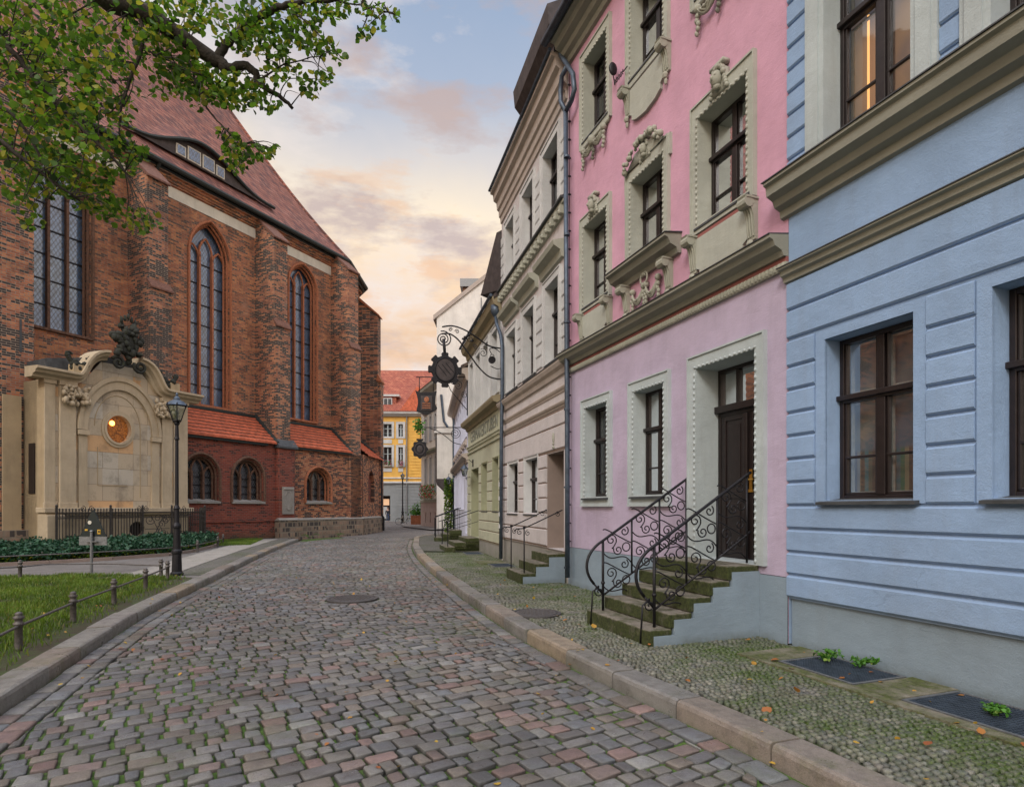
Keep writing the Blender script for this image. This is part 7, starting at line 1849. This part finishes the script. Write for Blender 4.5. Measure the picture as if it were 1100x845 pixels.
for _ in range(5200):   # rest of the crown over the trunk, out of frame
    a = rr.uniform(0, 6.28); q = 3.2*math.sqrt(rr.random()); p = Vector((q*math.cos(a)-1.2, q*math.sin(a)-1.5, 7.5+rr.gauss(0, 1.1)))
    w = p+B0
    u = 550+640*w.x/w.y if w.y > .3 else -999
    if u < -40 or w.y < 0: pts2.append(tuple(p))
leafblob(pts2, .095, MT['leaf'], 'upper_crown', TR, rr, up=.35, yel=.15)

# ---------------------------------------------------------------- light, sky, camera
W = bpy.data.worlds.new('World'); bpy.context.scene.world = W; W.use_nodes = True; t = W.node_tree; t.nodes.clear()
out = t.nodes.new('ShaderNodeOutputWorld')
SUN_EL, SUN_AZ = rad(38), rad(205)
sky = t.nodes.new('ShaderNodeTexSky'); sky.sky_type = 'NISHITA'; sky.sun_disc = False; sky.sun_elevation = SUN_EL; sky.sun_rotation = SUN_AZ
b1_ = t.nodes.new('ShaderNodeBackground'); t.links.new(sky.outputs[0], b1_.inputs[0]); b1_.inputs[1].default_value = .05
tc = t.nodes.new('ShaderNodeTexCoord'); sx = t.nodes.new('ShaderNodeSeparateXYZ'); t.links.new(tc.outputs['Generated'], sx.inputs[0])
rp_ = t.nodes.new('ShaderNodeValToRGB'); e = rp_.color_ramp.elements
e[0].position = 0; e[0].color = (.62, .33, .14, 1); e[1].position = 1; e[1].color = (.36, .43, .54, 1)
for p_, c_ in ((.20, (.68, .37, .13)), (.31, (.88, .55, .24)), (.42, (1.0, .80, .52)), (.50, (.68, .61, .54)), (.58, (.38, .43, .52)), (.70, (.27, .35, .48))):
    x_ = e.new(p_); x_.color = (*c_, 1)
wb = noise(t, tc.outputs['Generated'], 2.2, 5, .6, 0, 1)
zz = mth(t, 'ADD', sx.outputs[2], mth(t, 'MULTIPLY', mth(t, 'SUBTRACT', wb, .5), .16))
zz = mth(t, 'ADD', zz, mth(t, 'MULTIPLY', sx.outputs[0], .10))
t.links.new(zz, rp_.inputs[0]); skyc = rp_.outputs[0]
mp = t.nodes.new('ShaderNodeMapping'); mp.inputs['Scale'].default_value = (1, 1, 2.6); t.links.new(tc.outputs['Generated'], mp.inputs[0])
soft = noise(t, mp.outputs[0], 2.9, 9, .62, .46, .60)
skyc = mix(t, mth(t, 'MULTIPLY', soft, .8), skyc, (.84, .72, .62))
mp2 = t.nodes.new('ShaderNodeMapping'); mp2.inputs['Scale'].default_value = (1.1, 1.1, 3.2); mp2.inputs['Location'].default_value = (1.7, .6, .35); t.links.new(tc.outputs['Generated'], mp2.inputs[0])
puff = noise(t, mp2.outputs[0], 4.2, 9, .58, .505, .63)
skyc = mix(t, mth(t, 'MULTIPLY', puff, .85), skyc, (.52, .37, .29))
mp3 = t.nodes.new('ShaderNodeMapping'); mp3.inputs['Scale'].default_value = (1, 1, 3.6); mp3.inputs['Location'].default_value = (4.1, 2.2, 1.3); t.links.new(tc.outputs['Generated'], mp3.inputs[0])
gold = noise(t, mp3.outputs[0], 6.5, 8, .6, .54, .64)
low = N(t, 'ShaderNodeMapRange'); low.inputs['From Min'].default_value = .56; low.inputs['From Max'].default_value = .40; t.links.new(sx.outputs[2], low.inputs['Value'])
skyc = mix(t, mth(t, 'MULTIPLY', mth(t, 'MULTIPLY', gold, low.outputs[0]), .8), skyc, (.86, .50, .22))
# sky strengthened overhead and behind the viewer, unseen, as added light for the facades
back = N(t, 'ShaderNodeMapRange'); back.inputs['From Min'].default_value = .45; back.inputs['From Max'].default_value = -.5; back.inputs['To Min'].default_value = 1.0; back.inputs['To Max'].default_value = 3.0; t.links.new(sx.outputs[1], back.inputs['Value'])
up_ = N(t, 'ShaderNodeMapRange'); up_.inputs['From Min'].default_value = .66; up_.inputs['From Max'].default_value = .95; up_.inputs['To Min'].default_value = 1.0; up_.inputs['To Max'].default_value = 4.0; t.links.new(sx.outputs[2], up_.inputs['Value'])
el_ = N(t, 'ShaderNodeMapRange'); el_.inputs['From Min'].default_value = .12; el_.inputs['From Max'].default_value = .55; el_.inputs['To Min'].default_value = .30; el_.inputs['To Max'].default_value = 1.0; t.links.new(sx.outputs[2], el_.inputs['Value'])
stg = mth(t, 'MAXIMUM', mth(t, 'MULTIPLY', back.outputs[0], mth(t, 'MAXIMUM', el_.outputs[0], mth(t, 'GREATER_THAN', sx.outputs[1], .45))), up_.outputs[0])
b2_ = t.nodes.new('ShaderNodeBackground'); t.links.new(skyc, b2_.inputs[0]); t.links.new(stg, b2_.inputs[1])
ad = t.nodes.new('ShaderNodeAddShader'); t.links.new(b1_.outputs[0], ad.inputs[0]); t.links.new(b2_.outputs[0], ad.inputs[1]); t.links.new(ad.outputs[0], out.inputs[0])
sl = bpy.data.lights.new('sun', 'SUN'); sl.energy = 1.5; sl.angle = rad(16); sl.color = (1, .95, .88); so = bpy.data.objects.new('sun', sl); col.objects.link(so)
dv = Vector((math.sin(SUN_AZ)*math.cos(SUN_EL), math.cos(SUN_AZ)*math.cos(SUN_EL), math.sin(SUN_EL))); so.rotation_euler = dv.to_track_quat('Z', 'Y').to_euler(); so.location = (0, 0, 40)

cam = bpy.data.cameras.new('camera'); co = bpy.data.objects.new('camera', cam); col.objects.link(co); co.location = (0, 0, CAMZ); co.rotation_euler = (rad(90), 0, 0)
cam.sensor_width = 36; cam.lens = 640/1100*36; cam.shift_y = (545-422.5)/1100; cam.clip_end = 3000; cam.clip_start = .05
S = bpy.context.scene; S.camera = co; S.view_settings.view_transform = 'Standard'; S.view_settings.look = 'None'; S.view_settings.exposure = 0
S.cycles.max_bounces = 6; S.cycles.transparent_max_bounces = 8
